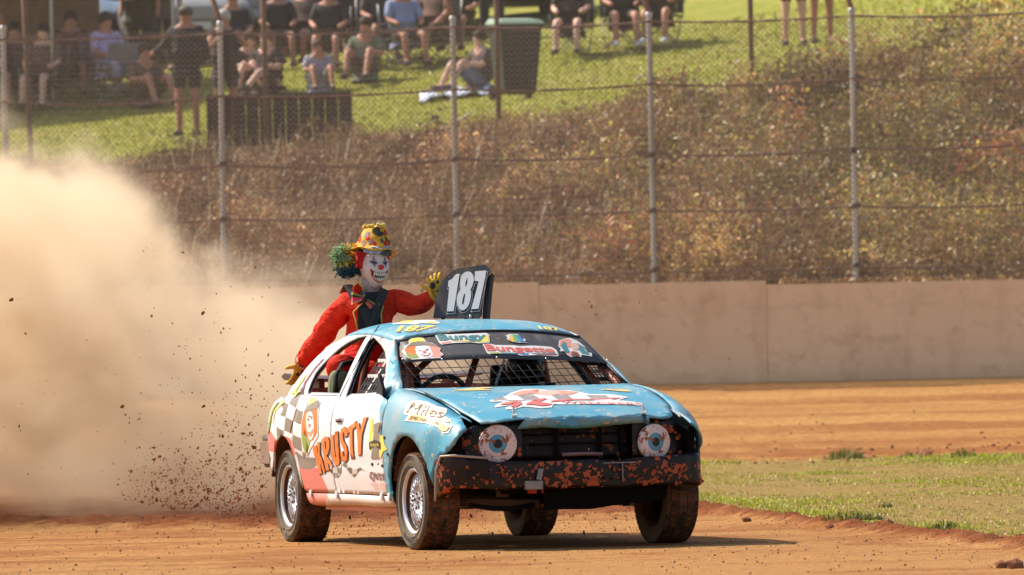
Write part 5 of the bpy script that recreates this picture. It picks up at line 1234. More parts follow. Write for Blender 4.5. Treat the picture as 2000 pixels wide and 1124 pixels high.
# roof numbers and flash
zr = zoomed((750, 620), 2000 / 130.0)
for dx, dy, mm, lf in ((0, 0, d_yel, .0065), (14, 6, d_black, .005), (26, 12, d_white, .0035)):
    put_text('roof_number', '187', zr([(340 + dx, 285 + dy), (1590 + dx, 275 + dy), (1340 + dx, 430 + dy), (360 + dx, 462 + dy)]), 'roof', mm, ROOF, lf, .03, .25)
    put_text('roof_number', '187', [(1043 + dx / 15, 637 + dy / 15), (1090 + dx / 15, 643 + dy / 15), (1103 + dx / 15, 648.5 + dy / 15), (1055 + dx / 15, 645 + dy / 15)], 'roof', mm, ROOF, lf, .03, .25)
decal('roof_flash', [zr([(250, 200), (420, 180), (600, 110), (950, 92), (1250, 95), (1600, 130), (1700, 200), (1500, 215), (1100, 190), (960, 240), (700, 215), (280, 235)])], 'roof', d_white, ROOF, .0035)
decal('roof_flash', [zr([(420, 185), (600, 118), (930, 98), (800, 165), (560, 190)])], 'roof', d_yel, ROOF, .005)
decal('roof_flash', [zr([(1240, 165), (1420, 130), (1560, 140), (1590, 190), (1380, 205)])], 'roof', d_gold, ROOF, .005)
# sun strip art
zs = zoomed((770, 640), 2000 / 230.0); zt_ = zoomed((970, 640), 2000 / 230.0)
SG = empty('sun_strip_lettering'); SG.parent = CAR
decal('word_ground', [zs([(680, 150), (850, 130), (900, 145), (1555, 120), (1600, 145), (1622, 275), (1590, 292), (1420, 296), (1290, 280), (1000, 292), (800, 318), (760, 290)])], 'ws', d_white, SG, .0105)
decal('word_shadow', [zs([(780, 285), (960, 265), (960, 285), (810, 308)])], 'ws', d_sal, SG, .012); decal('word_shadow', [zs([(970, 262), (1440, 230), (1580, 150), (1605, 262), (1560, 282), (1300, 272)])], 'ws', d_yel, SG, .012)
put_text('word', 'Bungy', zs([(705, 150), (1550, 128), (1565, 262), (775, 285)]), 'ws', d_teal, SG, .0135, .035)
decal('ampersand', [zt_([(150, 165), (200, 140), (350, 138), (400, 185), (385, 212), (470, 215), (495, 250), (455, 258), (520, 288), (400, 285), (260, 278), (185, 240), (165, 215), (180, 205)])], 'ws', d_white, SG, .0105)
rb_m = NT('rainbow_print'); t = rb_m; s_y = t.sep()[1]; mrr = t.new('MapRange'); ya_, yb_ = hit('ws', 988, 660)[0], hit('ws', 1024, 668)[0]; mrr.inputs['From Min'].default_value = ya_; mrr.inputs['From Max'].default_value = yb_; t.l.new(s_y, mrr.inputs[0]); rb_m = t.bsdf(t.ramp(mrr.outputs[0], [(0, srgb(226, 130, 90)), (.25, srgb(236, 200, 90)), (.5, srgb(110, 180, 110)), (.78, srgb(70, 140, 196)), (1, srgb(50, 84, 150))]), .45)
put_text('ampersand', '&', zt_([(172, 150), (470, 150), (500, 278), (200, 272)]), 'ws', rb_m, SG, .0125, .05)
decal('word_ground', [zs([(1495, 310), (1640, 305), (1700, 325)]) + zt_([(280, 330), (380, 345), (590, 335), (800, 345), (930, 360), (1010, 410), (1052, 500), (1030, 518), (900, 512), (700, 495), (560, 500), (420, 505), (340, 485), (0, 470)]) + zs([(1620, 485), (1570, 460)])], 'ws', d_white, SG, .0105)
decal('word_shadow', [zs([(1605, 458), (1780, 452), (1780, 476), (1622, 478)])], 'ws', d_green, SG, .012); decal('word_shadow', [zt_([(60, 455), (360, 460), (360, 482), (60, 468)])], 'ws', d_teal, SG, .012); decal('word_shadow', [zt_([(380, 470), (540, 460), (530, 492), (420, 495)])], 'ws', d_blue, SG, .012); decal('word_shadow', [zt_([(560, 470), (1000, 470), (1040, 500), (900, 502), (700, 488)])], 'ws', d_purple, SG, .012)
q4 = zs([(1515, 318)]) + zt_([(940, 372), (1000, 482)]) + zs([(1585, 462)]); put_text('word', 'Bungette', q4, 'ws', d_red, SG, .0135, .03)
FC = empty('strip_clown_face'); FC.parent = CAR
decal('sticker_ground', [zs([(120, 420), (160, 400), (165, 350), (245, 305), (240, 250), (285, 210), (400, 195), (490, 205), (540, 270), (640, 290), (700, 320), (730, 360), (785, 380), (770, 430), (832, 490), (780, 520), (785, 545), (560, 555), (290, 572), (230, 545), (135, 450)])], 'ws', d_white, FC, .0105)
decal('sticker_hair', [zs([(170, 400), (260, 340), (360, 330), (360, 480), (300, 520), (180, 440)])], 'ws', d_orange, FC, .0115); decal('sticker_hair', [zs([(570, 320), (680, 330), (770, 385), (765, 430), (800, 490), (760, 535), (650, 535), (640, 440)])], 'ws', d_sal, FC, .0115); decal('sticker_hair', [zs([(180, 430), (300, 500), (370, 480), (420, 545), (260, 560), (215, 520)])], 'ws', d_green, FC, .012)
decal('sticker_face', [zs([(350, 380), (440, 345), (570, 350), (640, 460), (640, 520), (560, 540), (470, 510), (370, 440)])], 'ws', d_white, FC, .0125, sm=3)
decal('sticker_hat', [zs([(170, 395), (260, 310), (400, 275), (560, 280), (690, 320), (710, 355), (560, 330), (400, 335), (260, 345)])], 'ws', d_grey, FC, .013); decal('sticker_hat', [zs([(255, 300), (252, 255), (290, 220), (400, 205), (485, 215), (525, 275), (400, 270)])], 'ws', d_yel, FC, .013)
decal('sticker_nose', [zs([(470, 450), (495, 435), (530, 440), (530, 465), (490, 470)])], 'ws', d_red, FC, .0145, sm=3); decal('sticker_mouth', [zs([(440, 478), (500, 495), (620, 460), (580, 520), (500, 520)])], 'ws', d_red, FC, .014); decal('sticker_teeth', [zs([(480, 492), (560, 488), (600, 475), (570, 512), (500, 512)])], 'ws', d_white, FC, .0155)
for q in ([(385, 410), (430, 432), (470, 425), (430, 442)], [(505, 420), (540, 415), (575, 392), (565, 418), (530, 428)]): decal('sticker_eye', [zs(q)], 'ws', d_black, FC, .0145)
FL_ = empty('strip_woman_face'); FL_.parent = CAR
decal('sticker_ground', [zt_([(1040, 340), (1060, 250), (1150, 215), (1240, 205), (1370, 255), (1490, 350), (1500, 390), (1545, 455), (1610, 460), (1615, 520), (1440, 490), (1430, 530), (1360, 515), (1260, 532), (1190, 490), (1150, 430), (1070, 430), (1085, 390)])], 'ws', d_white, FL_, .0105)
decal('sticker_hair', [zt_([(1055, 335), (1080, 250), (1160, 225), (1250, 235), (1260, 360), (1200, 380), (1120, 340)])], 'ws', d_sal, FL_, .0115); decal('sticker_hair', [zt_([(1080, 350), (1130, 260), (1180, 300), (1200, 380), (1260, 470), (1180, 470), (1120, 400)])], 'ws', d_teal, FL_, .012); decal('sticker_hair', [zt_([(1360, 300), (1480, 360), (1500, 420), (1590, 500), (1440, 470), (1380, 400)])], 'ws', d_teal, FL_, .012); decal('sticker_face', [zt_([(1260, 300), (1340, 300), (1390, 350), (1370, 410), (1300, 400), (1255, 350)])], 'ws', d_pinkw, FL_, .0125, sm=3); decal('sticker_dress', [zt_([(1200, 480), (1290, 420), (1380, 450), (1420, 515), (1260, 520)])], 'ws', d_sal, FL_, .012)
# bonnet art
zh_ = zoomed((940, 740), 5.0); BA = empty('bonnet_art'); BA.parent = CAR
decal('art_ground', [zh_([(80, 215), (150, 202), (220, 185), (290, 142), (400, 110), (520, 105), (700, 120), (860, 120), (960, 135), (1060, 155), (1440, 185), (1340, 218), (1560, 240), (1610, 277), (1540, 270), (1130, 252), (760, 256), (712, 250), (690, 285), (590, 295), (420, 277), (330, 300), (240, 305), (236, 288), (300, 266), (140, 286), (128, 270), (220, 232), (92, 230)])], 'hood', d_white, BA, .0035)
decal('art_chequer', [zh_([(110, 214), (300, 170), (500, 165), (1050, 166), (1400, 187), (1310, 212), (700, 214), (400, 224), (160, 228)])], 'hood', chk_h, BA, .005)
decal('art_hair', [zh_([(300, 160), (400, 125), (560, 113), (560, 150), (340, 172)])], 'hood', d_sal, BA, .0062); decal('art_hair', [zh_([(740, 124), (950, 138), (860, 168), (770, 158)])], 'hood', d_sal, BA, .0062); decal('art_face', [zh_([(540, 122), (740, 122), (768, 158), (660, 172), (550, 164)])], 'hood', d_pinkw, BA, .0058)
for q in ([(172, 266), (240, 243), (335, 228), (372, 231), (280, 262)], [(282, 284), (320, 250), (388, 231), (396, 255), (345, 286)], [(430, 262), (520, 214), (620, 200), (640, 206), (560, 238), (640, 246), (706, 262), (600, 276), (500, 262)], [(660, 240), (720, 218), (900, 208), (1340, 196), (1340, 206), (960, 216), (740, 232)]):
    decal('art_script', [zh_(q)], 'hood', d_red, BA, .0075)
put_text('art_word', 'WRECKERS', zh_([(770, 229), (1555, 246), (1590, 268), (790, 250)]), 'hood', d_red, BA, .0075, .01)
decal('wing_flash', [zh_([(-190, 108), (-60, 92), (20, 88), (140, 92), (60, 100), (-10, 105), (130, 118), (-100, 122), (-280, 120)])], 'hood', d_gold, HOOD, .004)
decal('wing_flash', [zh_([(1150, 112), (1300, 102), (1420, 112), (1480, 132), (1350, 128)])], 'hood', d_gold, HOOD, .004)
# ================================================================== clown dummy riding behind the roof (car axes)
CL = empty('clown_dummy', tuple(CAR_O), CAR_YAW - math.pi / 2); tag(CL, 'clown mannequin in red jacket and spotted hat propped up behind the roof', 'mannequin')
red_c = NT('red_cloth'); t = red_c
red_c = t.bsdf(t.mix(t.ramp(t.noise(9, 5, .6), [(.35, 0), (.7, 1)]), srgb(206, 38, 22), srgb(230, 62, 32)), .85, 0, t.bump(t.math('ADD', t.noise(14, 3, stretch=(1, 1, 2.5)), t.math('MULTIPLY', t.noise(5, 3), 1.5)), .8, .03), .2)
blk_c = plain('black_cloth', (26, 25, 27), .8, 0, .3, 20, .3); yel_c = plain('yellow_cloth', (214, 164, 44), .8, 0, .25, 14, .4); gold_c = plain('gold_piping', (214, 160, 70), .6)
mask_w = dirty('mask_white', (222, 206, 196), .55, splat=.25, film=.2, mud=srgb(120, 74, 52), sc=40)
red_f = plain('hair_red', (206, 34, 36), .85, 0, .25, 40, .8); lip_m = plain('mask_red', (196, 44, 40), .5); teeth_m = plain('mask_teeth', (226, 216, 196), .4); lil_m = plain('mask_lilac', (128, 112, 130), .6, 0, .25); dk_m = plain('mask_dark', (26, 20, 20), .6)
def cx(px, py, x): p = cpl(px, py, 0, x); return Vector((float(p[0]), float(p[1]), float(p[2])))
XT = -1.25
sh_r = cx(676, 592, XT - .03); sh_l = cx(772, 588, XT + .02); nk = cx(722, 574, XT); chest = cx(722, 618, XT); waist = cx(712, 690, XT - .02); pelv = cx(706, 735, XT)
el_r = cx(630, 655, XT - .36); wr_r = cx(593, 706, -1.93); el_l = cx(815, 601, XT + .16); wr_l = cx(850, 576, -.98)
J = {'pel': (pelv, (.165, .12)), 'wai': (waist, (.15, .11)), 'che': (chest, (.185, .125)), 'up': (cx(722, 594, XT), (.13, .10)), 'nk': (nk, .062),
     'sr': (sh_r, .082), 'ar': ((sh_r + el_r) / 2 , .082), 'er': (el_r, .074), 'fr': ((el_r * .45 + wr_r * .55), .070), 'wr': (wr_r, .060), 'sl': (sh_l, .080), 'al': ((sh_l + el_l) / 2, .080), 'el': (el_l, .072), 'fl': ((el_l + wr_l) / 2, .064), 'wl': (wr_l, .050)}
jk = skin_mesh('jacket', J, [('pel', 'wai'), ('wai', 'che'), ('che', 'up'), ('up', 'nk'), ('up', 'sr'), ('sr', 'ar'), ('ar', 'er'), ('er', 'fr'), ('fr', 'wr'), ('up', 'sl'), ('sl', 'al'), ('al', 'el'), ('el', 'fl'), ('fl', 'wl')], red_c, CL, 3, 'pel')
tx = bpy.data.textures.new('cloth_folds', 'CLOUDS'); tx.noise_scale = .16; dm = jk.modifiers.new('folds', 'DISPLACE'); dm.texture = tx; dm.strength = .045; dm.mid_level = .5; dm.texture_coords = 'LOCAL'
for (a, b, rr_) in ((el_r, wr_r, .064), (el_l, wr_l, .054)):
    d = (b - a).normalized(); m = MB(); m.tube([b - d * .012, b + d * .012], rr_, 14, cap=False); o = m.build('cuff', yel_c if rr_ < .06 else plain('cuff_tan', (206, 150, 112), .8), jk, True); s_ = o.modifiers.new('s', 'SOLIDIFY'); s_.thickness = .006
# trousers and striped stocking
tro = skin_mesh('trousers', {'pe': (pelv + Vector((0, 0, .03)), (.17, .14)), 'hr': (pelv + Vector((.10, -.11, -.02)), .105), 'kr': (cx(668, 716, -.80), .115), 'kr2': (cx(664, 735, -.74), .10), 'hl': (pelv + Vector((.10, .11, -.02)), .105), 'kl': (pelv + Vector((.48, .14, .06)), .10), 'al': (pelv + Vector((.55, .14, -.30)), .07)}, [('pe', 'hr'), ('hr', 'kr'), ('kr', 'kr2'), ('pe', 'hl'), ('hl', 'kl'), ('kl', 'al')], red_c, CL, 3, 'pe')
dm = tro.modifiers.new('folds', 'DISPLACE'); dm.texture = tx; dm.strength = .035; dm.mid_level = .5; dm.texture_coords = 'LOCAL'
sock = NT('striped_sock'); t = sock; s = t.sep(); sock = t.bsdf(t.mix(t.math('GREATER_THAN', t.math('SINE', t.math('MULTIPLY', s[0], 160)), .2), srgb(96, 104, 72), srgb(132, 136, 104)), .9)
skin_mesh('stocking', {'k': (cx(668, 722, -.68), .085), 'm': (cx(662, 752, -.66), .078), 'a': (cx(658, 800, -.66), .06), 'f': (cx(664, 860, -.66), .05), 'tt': (cx(690, 868, -.52), .045)}, [('k', 'm'), ('m', 'a'), ('a', 'f'), ('f', 'tt')], sock, CL, 2, 'k')
m = MB(); m.tube([cx(655, 770, -.60), cx(655, 735, -.63), cx(668, 712, -.66), cx(684, 708, -.70)], .03, 8, flat=(1, .5)); m.build('braces_strap', blk_c, CL, True)
# vest front, lapel piping, harness
def T_vest(u, v, h=0.0, sd=-1): return (XT + .135 * math.sqrt(max(.02, 1 - ((u - float(chest.y)) / .21) ** 2)) + float(h), float(u), float(v))
def vst(pts): return [(float(cx(px, py, XT + .12).y), float(cx(px, py, XT + .12).z)) for px, py in pts]
sheet('vest', [vst([(704, 572), (735, 570), (748, 585), (744, 610), (742, 650), (712, 660), (698, 640), (698, 610), (702, 590)])], T_vest, blk_c, CL, step=.03, thick=.008, lift=.018)
for pts in ([(706, 592), (697, 602), (690, 610), (694, 625), (697, 645)], [(742, 582), (745, 600), (741, 612), (743, 640)]):
    m = MB(); m.tube([T_vest(u, v, .024) for u, v in vst(pts)], .006, 6); m.build('lapel_piping', gold_c, jk, True)
for pts in ([(748, 565), (738, 590), (728, 620), (722, 650)], [(708, 600), (716, 625), (718, 650)]):
    m = MB(); m.tube([T_vest(u, v, .03) for u, v in vst(pts)], .030, 4, flat=(.15, 1)); m.build('harness_strap', plain('harness_black', (30, 29, 30), .6) if 'harness_black' not in bpy.data.materials else bpy.data.materials['harness_black'], CL)
m = MB(); p = cx(684, 583, XT); m.tube([p + Vector((.10, .02, -.02)), p + Vector((.0, .0, .085)), p + Vector((-.10, .0, .03))], .045, 4, flat=(.15, 1)); m.build('shoulder_pad', plain('pad_grey', (92, 86, 84), .8), CL)
# collar: two standing flaps with gold edge
for sg, pts in ((-1, [(690, 560), (698, 553), (706, 560), (712, 583), (703, 596), (694, 590)]), (1, [(738, 558), (745, 560), (746, 575), (738, 592), (730, 592), (732, 574)])):
    m = MB(); Pp = [cx(px, py, XT + .06) for px, py in pts]; m.add(Pp + [q + Vector((-.03, 0, 0)) for q in Pp], [tuple(range(6)), tuple(range(11, 5, -1))] + [(i, (i + 1) % 6, 6 + (i + 1) % 6, 6 + i) for i in range(6)]); m.build('collar', red_c, jk, bevel=.006)
    m = MB(); m.tube([q + Vector((.004, 0, 0)) for q in Pp[:5]], .005, 6); m.build('collar_piping', gold_c, jk, True)
m = MB(); Pp = [cx(px, py, XT + .075) for px, py in [(702, 570), (710, 582), (716, 590), (722, 583), (730, 588), (735, 575), (726, 572), (714, 570)]]; m.add(Pp + [q + Vector((-.02, 0, 0)) for q in Pp], [tuple(range(8)), tuple(range(15, 7, -1))] + [(i, (i + 1) % 8, 8 + (i + 1) % 8, 8 + i) for i in range(8)]); m.build('shirt_collar', plain('shirt_blue', (40, 66, 120), .8), CL, bevel=.004)
# bow tie
bt = empty('bow_tie'); bt.parent = CL
zc_ = zoomed((640, 430), 947 / 160.0)
cols = [plain('tie_%d' % i, c, .7) for i, c in enumerate([(178, 160, 60), (40, 34, 34), (206, 40, 44), (206, 70, 120), (232, 150, 70)])]
for side, quad in ((0, [(288, 832), (420, 900), (418, 930), (290, 980)]), (1, [(440, 910), (545, 965), (495, 1030), (440, 945)])):
    if side == 0: a0, a1, b0, b1 = (418, 885), (415, 925), (290, 835), (288, 978)
    else: a0, a1, b0, b1 = (448, 905), (436, 945), (548, 968), (496, 1030)
    for k in range(5):
        f0_, f1_ = k / 5, (k + 1) / 5; L = lambda p, q, f: (p[0] + (q[0] - p[0]) * f, p[1] + (q[1] - p[1]) * f)
        qd = zc_([L(a0, a1, f0_), L(a0, a1, f1_), L(b0, b1, f1_), L(b0, b1, f0_)])
        m = MB(); fr_ = [cx(px, py, XT + .185 - (.02 if i > 1 else 0) + (.012 if k in (1, 2, 3) else 0)) for i, (px, py) in enumerate(qd)]; m.add(fr_ + [q + Vector((-.03, 0, 0)) for q in fr_], [(0, 1, 2, 3), (7, 6, 5, 4), (0, 4, 5, 1), (1, 5, 6, 2), (2, 6, 7, 3), (3, 7, 4, 0)]); m.build('bow_stripe', cols[k], bt)
m = MB(); m.ell(cx(*zc_([(430, 910)])[0], XT + .19), (.02, .016, .03), 10, 8); m.build('bow_knot', blk_c, bt, True)
# ------------------------------------------------------------------ head
HC = cx(731, 524, XT + .03); HR = Matrix.Rotation(R(6), 3, 'Z') @ Matrix.Rotation(R(-4), 3, 'Y') @ Matrix.Rotation(R(-3), 3, 'X')
HD = empty('head'); HD.parent = CL; HD.matrix_local = Matrix.Translation(HC) @ HR.to_4x4() @ Matrix.Scale(1.16, 4)
def hw(v): return .078 * (1 - .34 * float(ss(.0, -.115, np.float64(v)))) * (1 - .10 * float(ss(.03, .11, np.float64(v))))
def face_x(u, v):
    k = 1 - (u / (hw(v) * 1.04)) ** 2 - (v / .128) ** 2; x = .092 * math.sqrt(max(0, k))
    x += .010 * math.exp(-(u / .03) ** 2 - ((v + .095) / .025) ** 2) + .010 * math.exp(-((abs(u) - .040) / .022) ** 2 - ((v + .010) / .02) ** 2)   # chin, cheeks
    x -= .010 * math.exp(-((abs(u) - .032) / .018) ** 2 - ((v - .028) / .016) ** 2)                                      # sockets
    return x
m = MB(); vs = []; nu, nv = 36, 28
for i in range(nv + 1):
    ph = -math.pi / 2 + math.pi * i / nv; v = .122 * math.sin(ph)
    for k in range(nu):
        th = 2 * math.pi * k / nu; cc = math.cos(ph); u = hw(v) * cc * math.sin(th)
        x = face_x(u, v) if math.cos(th) > 0 else -.10 * cc * abs(math.cos(th))
        if 0 < math.cos(th) and cc < .05: x = .092 * cc * math.cos(th)
        vs.append((x, u, v))
m.add(vs, [(i * nu + k, i * nu + (k + 1) % nu, (i + 1) * nu + (k + 1) % nu, (i + 1) * nu + k) for i in range(nv) for k in range(nu)]); m.build('mask', mask_w, HD, True)
m = MB(); m.tube([(-.02, 0, -.06), (-.035, 0, -.11), (-.045, -.01, -.17), (-.05, -.01, -.24)], [.062, .058, .060, .068], 18); m.build('neck', dirty('neck_grey', (186, 172, 158), .7, splat=.3, film=.3, mud=srgb(110, 74, 52), sc=40), HD, True)
def T_face(u, v, h=0.0, sd=-1): return (face_x(float(u), float(v)) + float(h), float(u), float(v))
def fpatch(name, poly, mat_, h=.003, sm=3): return sheet(name, [smooth_line(poly, sm, True) if sm else poly], T_face, mat_, HD, step=.012, dense=.008, lift=h)
grin = [(-.056, -.012), (-.040, -.026), (-.015, -.034), (.015, -.034), (.040, -.026), (.056, -.012), (.046, -.045), (.028, -.075), (0, -.092), (-.028, -.075), (-.046, -.045)]
fpatch('lips', grin, lip_m, .003)
fpatch('mouth', [(x * .86, -.052 + (y + .052) * .76) for x, y in grin], dk_m, .0055)
for k in range(8):
    u = -.034 + k * .0097
    for up in (1, 0):
        if up: v0, v1 = -.036 - .004 * (1 - abs(u) / .04) + .006 * abs(u) / .04, -.056
        else: v0, v1 = -.083 + .030 * (abs(u) / .04) ** 1.5, -.061
        m = MB(); a = Vector(T_face(u, v0, .005)); b = Vector(T_face(u, v1, .010)); m.tube([a, (a + b) / 2 + Vector((.003, 0, 0)), b], [.0048, .0042, .0018], 6); m.build('tooth', teeth_m, HD, True)
m = MB(); m.ell(T_face(0, -.004, .008), (.017, .017, .015), 16, 10); m.build('clown_nose', lip_m, HD, True)
for sg in (-1, 1):
    fpatch('eye_patch', [(sg * .012, .024), (sg * .026, .034), (sg * .034, .066), (sg * .042, .036), (sg * .060, .030), (sg * .044, .018), (sg * .034, -.006), (sg * .026, .016)], lil_m, .0025, 0)
    fpatch('eye', [(sg * .016, .018), (sg * .034, .026), (sg * .052, .030), (sg * .036, .017)], dk_m, .0045, 2)
for fl, dx in (([(318, 388), (345, 365), (400, 368), (462, 378), (455, 430), (425, 480), (412, 555), (385, 562), (365, 552), (350, 560), (335, 530), (345, 500), (333, 470), (345, 450), (328, 430), (335, 410)], .055), ([(645, 405), (665, 395), (690, 398), (705, 420), (720, 440), (705, 458), (690, 470), (700, 500), (705, 540), (690, 570), (685, 595), (672, 612), (655, 600), (668, 520), (648, 460)], .035)):
    m = MB(); Pp = [cx(px, py, XT + dx + .012 * math.sin(i * 2.1)) for i, (px, py) in enumerate(zc_(fl))]; n_ = len(Pp); m.add(Pp + [q + Vector((-.035, 0, 0)) for q in Pp], [tuple(range(n_)), tuple(range(2 * n_ - 1, n_ - 1, -1))] + [(i, (i + 1) % n_, n_ + (i + 1) % n_, n_ + i) for i in range(n_)]); m.build('hair_flap', red_f, CL, bevel=.006)
# scruffy foil-blue band and grey fringe under the brim
m = MB()
for k in range(34):
    a = random.uniform(-1.1, 1.3); m.ell((.075 * math.cos(a) + random.uniform(0, .016), .080 * math.sin(a), .096 + random.uniform(-.014, .012)), (.018, .018, random.uniform(.006, .014)), 6, 5)
m.build('foil_band', plain('foil_blue', (150, 170, 206), .5, .1, .3), HD)
m = MB()
for k in range(16): m.ell((.088 + random.uniform(-.01, .008), .018 + random.uniform(-.03, .04), .080 + random.uniform(-.012, .01)), (.010, .018, .010), 6, 5)
m.build('fringe', plain('fringe_grey', (84, 80, 78), .9), HD)
# hat
HT = empty('hat'); HT.parent = CL; HT.matrix_local = Matrix.Translation(HC + HR @ Vector((-.014, 0, .108))) @ (HR @ Matrix.Rotation(R(-9), 3, 'Y') @ Matrix.Rotation(R(-7), 3, 'X')).to_4x4() @ Matrix.Scale(1.10, 4)
def hat_r(th, z):
    r_ = np.interp(z, [0, .03, .06, .10, .135, .155], [.098, .090, .094, .080, .060, .03]); return float(r_) * (1 + .10 * math.sin(3 * th + 1 + z * 18) + .06 * math.sin(6 * th + z * 55))
m = MB(); vs = []; NZ = 16; NT_ = 40
for i in range(NZ):
    z = .155 * i / (NZ - 1)
    for k in range(NT_):
        th = 2 * math.pi * k / NT_; r_ = hat_r(th, z); vs.append((r_ * math.cos(th), r_ * math.sin(th), z + (.008 * math.sin(2 * th) if i > 10 else 0)))
m.add(vs, [(i * NT_ + k, i * NT_ + (k + 1) % NT_, (i + 1) * NT_ + (k + 1) % NT_, (i + 1) * NT_ + k) for i in range(NZ - 1) for k in range(NT_)] + [tuple((NZ - 1) * NT_ + k for k in range(NT_))])
m.build('hat_crown', yel_c, HT, True)
m = MB(); vs = []
for r_ in (.094, .115, .138):
    for k in range(NT_):
        th = 2 * math.pi * k / NT_; vs.append((r_ * math.cos(th), r_ * math.sin(th), .004 - .30 * (r_ - .10) * (1 + 1.6 * math.cos(2 * th + .6)) + .16 * (r_ - .10) * math.sin(5 * th)))
m.add(vs, [(i * NT_ + k, i * NT_ + (k + 1) % NT_, (i + 1) * NT_ + (k + 1) % NT_, (i + 1) * NT_ + k) for i in range(2) for k in range(NT_)]); o = m.build('hat_brim', yel_c, HT, True); s_ = o.modifiers.new('s', 'SOLIDIFY'); s_.thickness = .005
dotm = [plain('dot_olive', (62, 52, 34), .8), plain('dot_red', (206, 40, 38), .8), plain('dot_lilac', (150, 124, 124), .8), plain('dot_grey', (84, 80, 76), .8)]
for th, z, r_, mi in ((-.10, .105, .034, 0), (-1.0, .085, .022, 2), (-.85, .06, .014, 1), (.55, .035, .021, 1), (.12, .045, .014, 3), (.50, .10, .012, 0), (.62, .07, .014, 0), (-1.2, .03, .018, 2), (-.6, .035, .016, 2), (.9, .12, .016, 1), (1.3, .06, .022, 0), (-1.7, .07, .022, 1), (-2.4, .08, .026, 0), (2.4, .07, .026, 1), (3.1, .06, .024, 2), (-.35, .022, .012, 1)):
    c_ = []
    for k in range(18):
        a = 2 * math.pi * k / 18; zz = z + r_ * math.sin(a); tt = th + r_ * math.cos(a) / hat_r(th, z); rr_ = hat_r(tt, min(.15, max(0, zz))) + .0025; c_.append((rr_ * math.cos(tt), rr_ * math.sin(tt), zz))
    rr_ = hat_r(th, z) + .004; m = MB(); m.add(c_ + [(rr_ * math.cos(th), rr_ * math.sin(th), z)], [(k, (k + 1) % 18, 18) for k in range(18)]); m.build('hat_spot', dotm[mi], HT, True)
m = MB()
for k in range(40):
    a = random.uniform(0, 6.28); m.ell((.055 * math.cos(a) + random.uniform(-.02, .02), .055 * math.sin(a), .150 + random.uniform(-.006, .012)), (.014, .014, .009), 6, 5)
m.build('hat_ruffle', plain('ruffle_yellow', (236, 206, 110), .85, 0, .3), HT)
# curly wig streaming off the back
def curls(name, mat_, centre, rad3, n, r_=.004):
    m = MB()
    for k in range(n):
        d = Vector((random.gauss(0, 1), random.gauss(0, 1), random.gauss(0, 1))).normalized(); p = Vector(centre) + Vector((d.x * rad3[0], d.y * rad3[1], d.z * rad3[2])) * random.uniform(.35, 1.0) ** .5
        ax = Vector((random.gauss(0, 1), random.gauss(0, 1), random.gauss(0, .6))).normalized(); e1 = ax.orthogonal().normalized(); e2 = ax.cross(e1); rr_ = random.uniform(.008, .014); ln = random.uniform(.02, .05)
        ax = (ax + d * .9).normalized(); m.tube([p + ax * (ln * 1.5 * (q / 9 - .35)) + e1 * (rr_ * math.cos(q * 1.5)) + e2 * (rr_ * math.sin(q * 1.5)) for q in range(10)], r_, 4)
    m.ell(centre, tuple(x * .58 for x in rad3), 14, 9); o = m.build(name, mat_, WG, True)
WG = empty('wig'); WG.parent = CL
wx = XT - .07
curls('wig_lock', plain('wig_yellow', (220, 160, 40), .85, 0, .25, 60), cx(690, 497, wx), (.06, .065, .05), 150)
curls('wig_lock', plain('wig_pale_green', (140, 172, 120), .85, 0, .25, 60), cx(668, 503, wx), (.06, .060, .055), 150)
curls('wig_lock', plain('wig_gold', (200, 164, 44), .85, 0, .25, 60), cx(684, 515, wx + .02), (.05, .07, .025), 90)
curls('wig_lock', plain('wig_teal', (18, 74, 92), .85, 0, .25, 60), cx(682, 527, wx), (.07, .075, .035), 150)
# ------------------------------------------------------------------ gloves
def glove(name, wrist, d, nrm, curl, spread, s_=1.0, thumb=1):
    d = d.normalized(); side = d.cross(nrm).normalized(); nrm = side.cross(d).normalized()
    G = empty(name); G.parent = CL; m = MB(); c = wrist + d * .05 * s_
    rot = Matrix((d, side, nrm)).transposed(); m.ell(c, (.062 * s_, .046 * s_, .026 * s_), 18, 12, rot=rot); m.tube([wrist - d * .03, wrist + d * .02], [.036 * s_, .034 * s_], 14)
    for k in range(4):
        off = (k - 1.5) * .021 * s_; ln = (.082, .094, .088, .068)[k] * s_; a = c + side * off + d * .045 * s_; dd = (d + side * (k - 1.5) * spread).normalized(); p = [a - d * .02, a]
        ang = 0
        for j in range(3):
            ang += curl * (.6 + .5 * j) * (1 + .25 * (k - 1.5)); p.append(p[-1] + (dd * math.cos(ang) + nrm * math.sin(ang)) * ln * (.40, .33, .27)[j])
        m.tube(p, [.0115 * s_, .0125 * s_, .011 * s_, .0105 * s_, .007 * s_], 9)
    a = c + side * thumb * .036 * s_ - d * .012; td = (d * .5 + side * thumb * .8 + nrm * .35).normalized(); m.tube([a - td * .02, a + td * .02, a + td * .045 + nrm * .008, a + td * .062 + nrm * .02 + d * .008], [.014 * s_, .0145 * s_, .012 * s_, .008 * s_], 9)
    m.build('hand', yel_c, G, True)
    for (u, v, r_) in ((.01, .008, .024), (-.03, -.02, .014), (.035, -.022, .011)):
        m = MB(); m.ell(c + d * u + side * v - nrm * .016 * s_, (r_ * s_ * 1.25, r_ * s_, .013 * s_), 14, 8, rot=rot); m.build('glove_spot', dotm[0] if r_ < .02 else plain('dot_black', (34, 30, 26), .6) if 'dot_black' not in bpy.data.materials else bpy.data.materials['dot_black'], G, True)
    return G
vw = Vector((.95, .30, 0))          # roughly towards the viewer in car axes
glove('glove', wr_r, cx(581, 742, -1.95) - wr_r, -vw, .55, .10, 1.12, -1)
glove('glove', wr_l, cx(846, 540, -.98) - wr_l, -vw * .7 + Vector((0, .4, 0)), .85, .22, .95, 1)
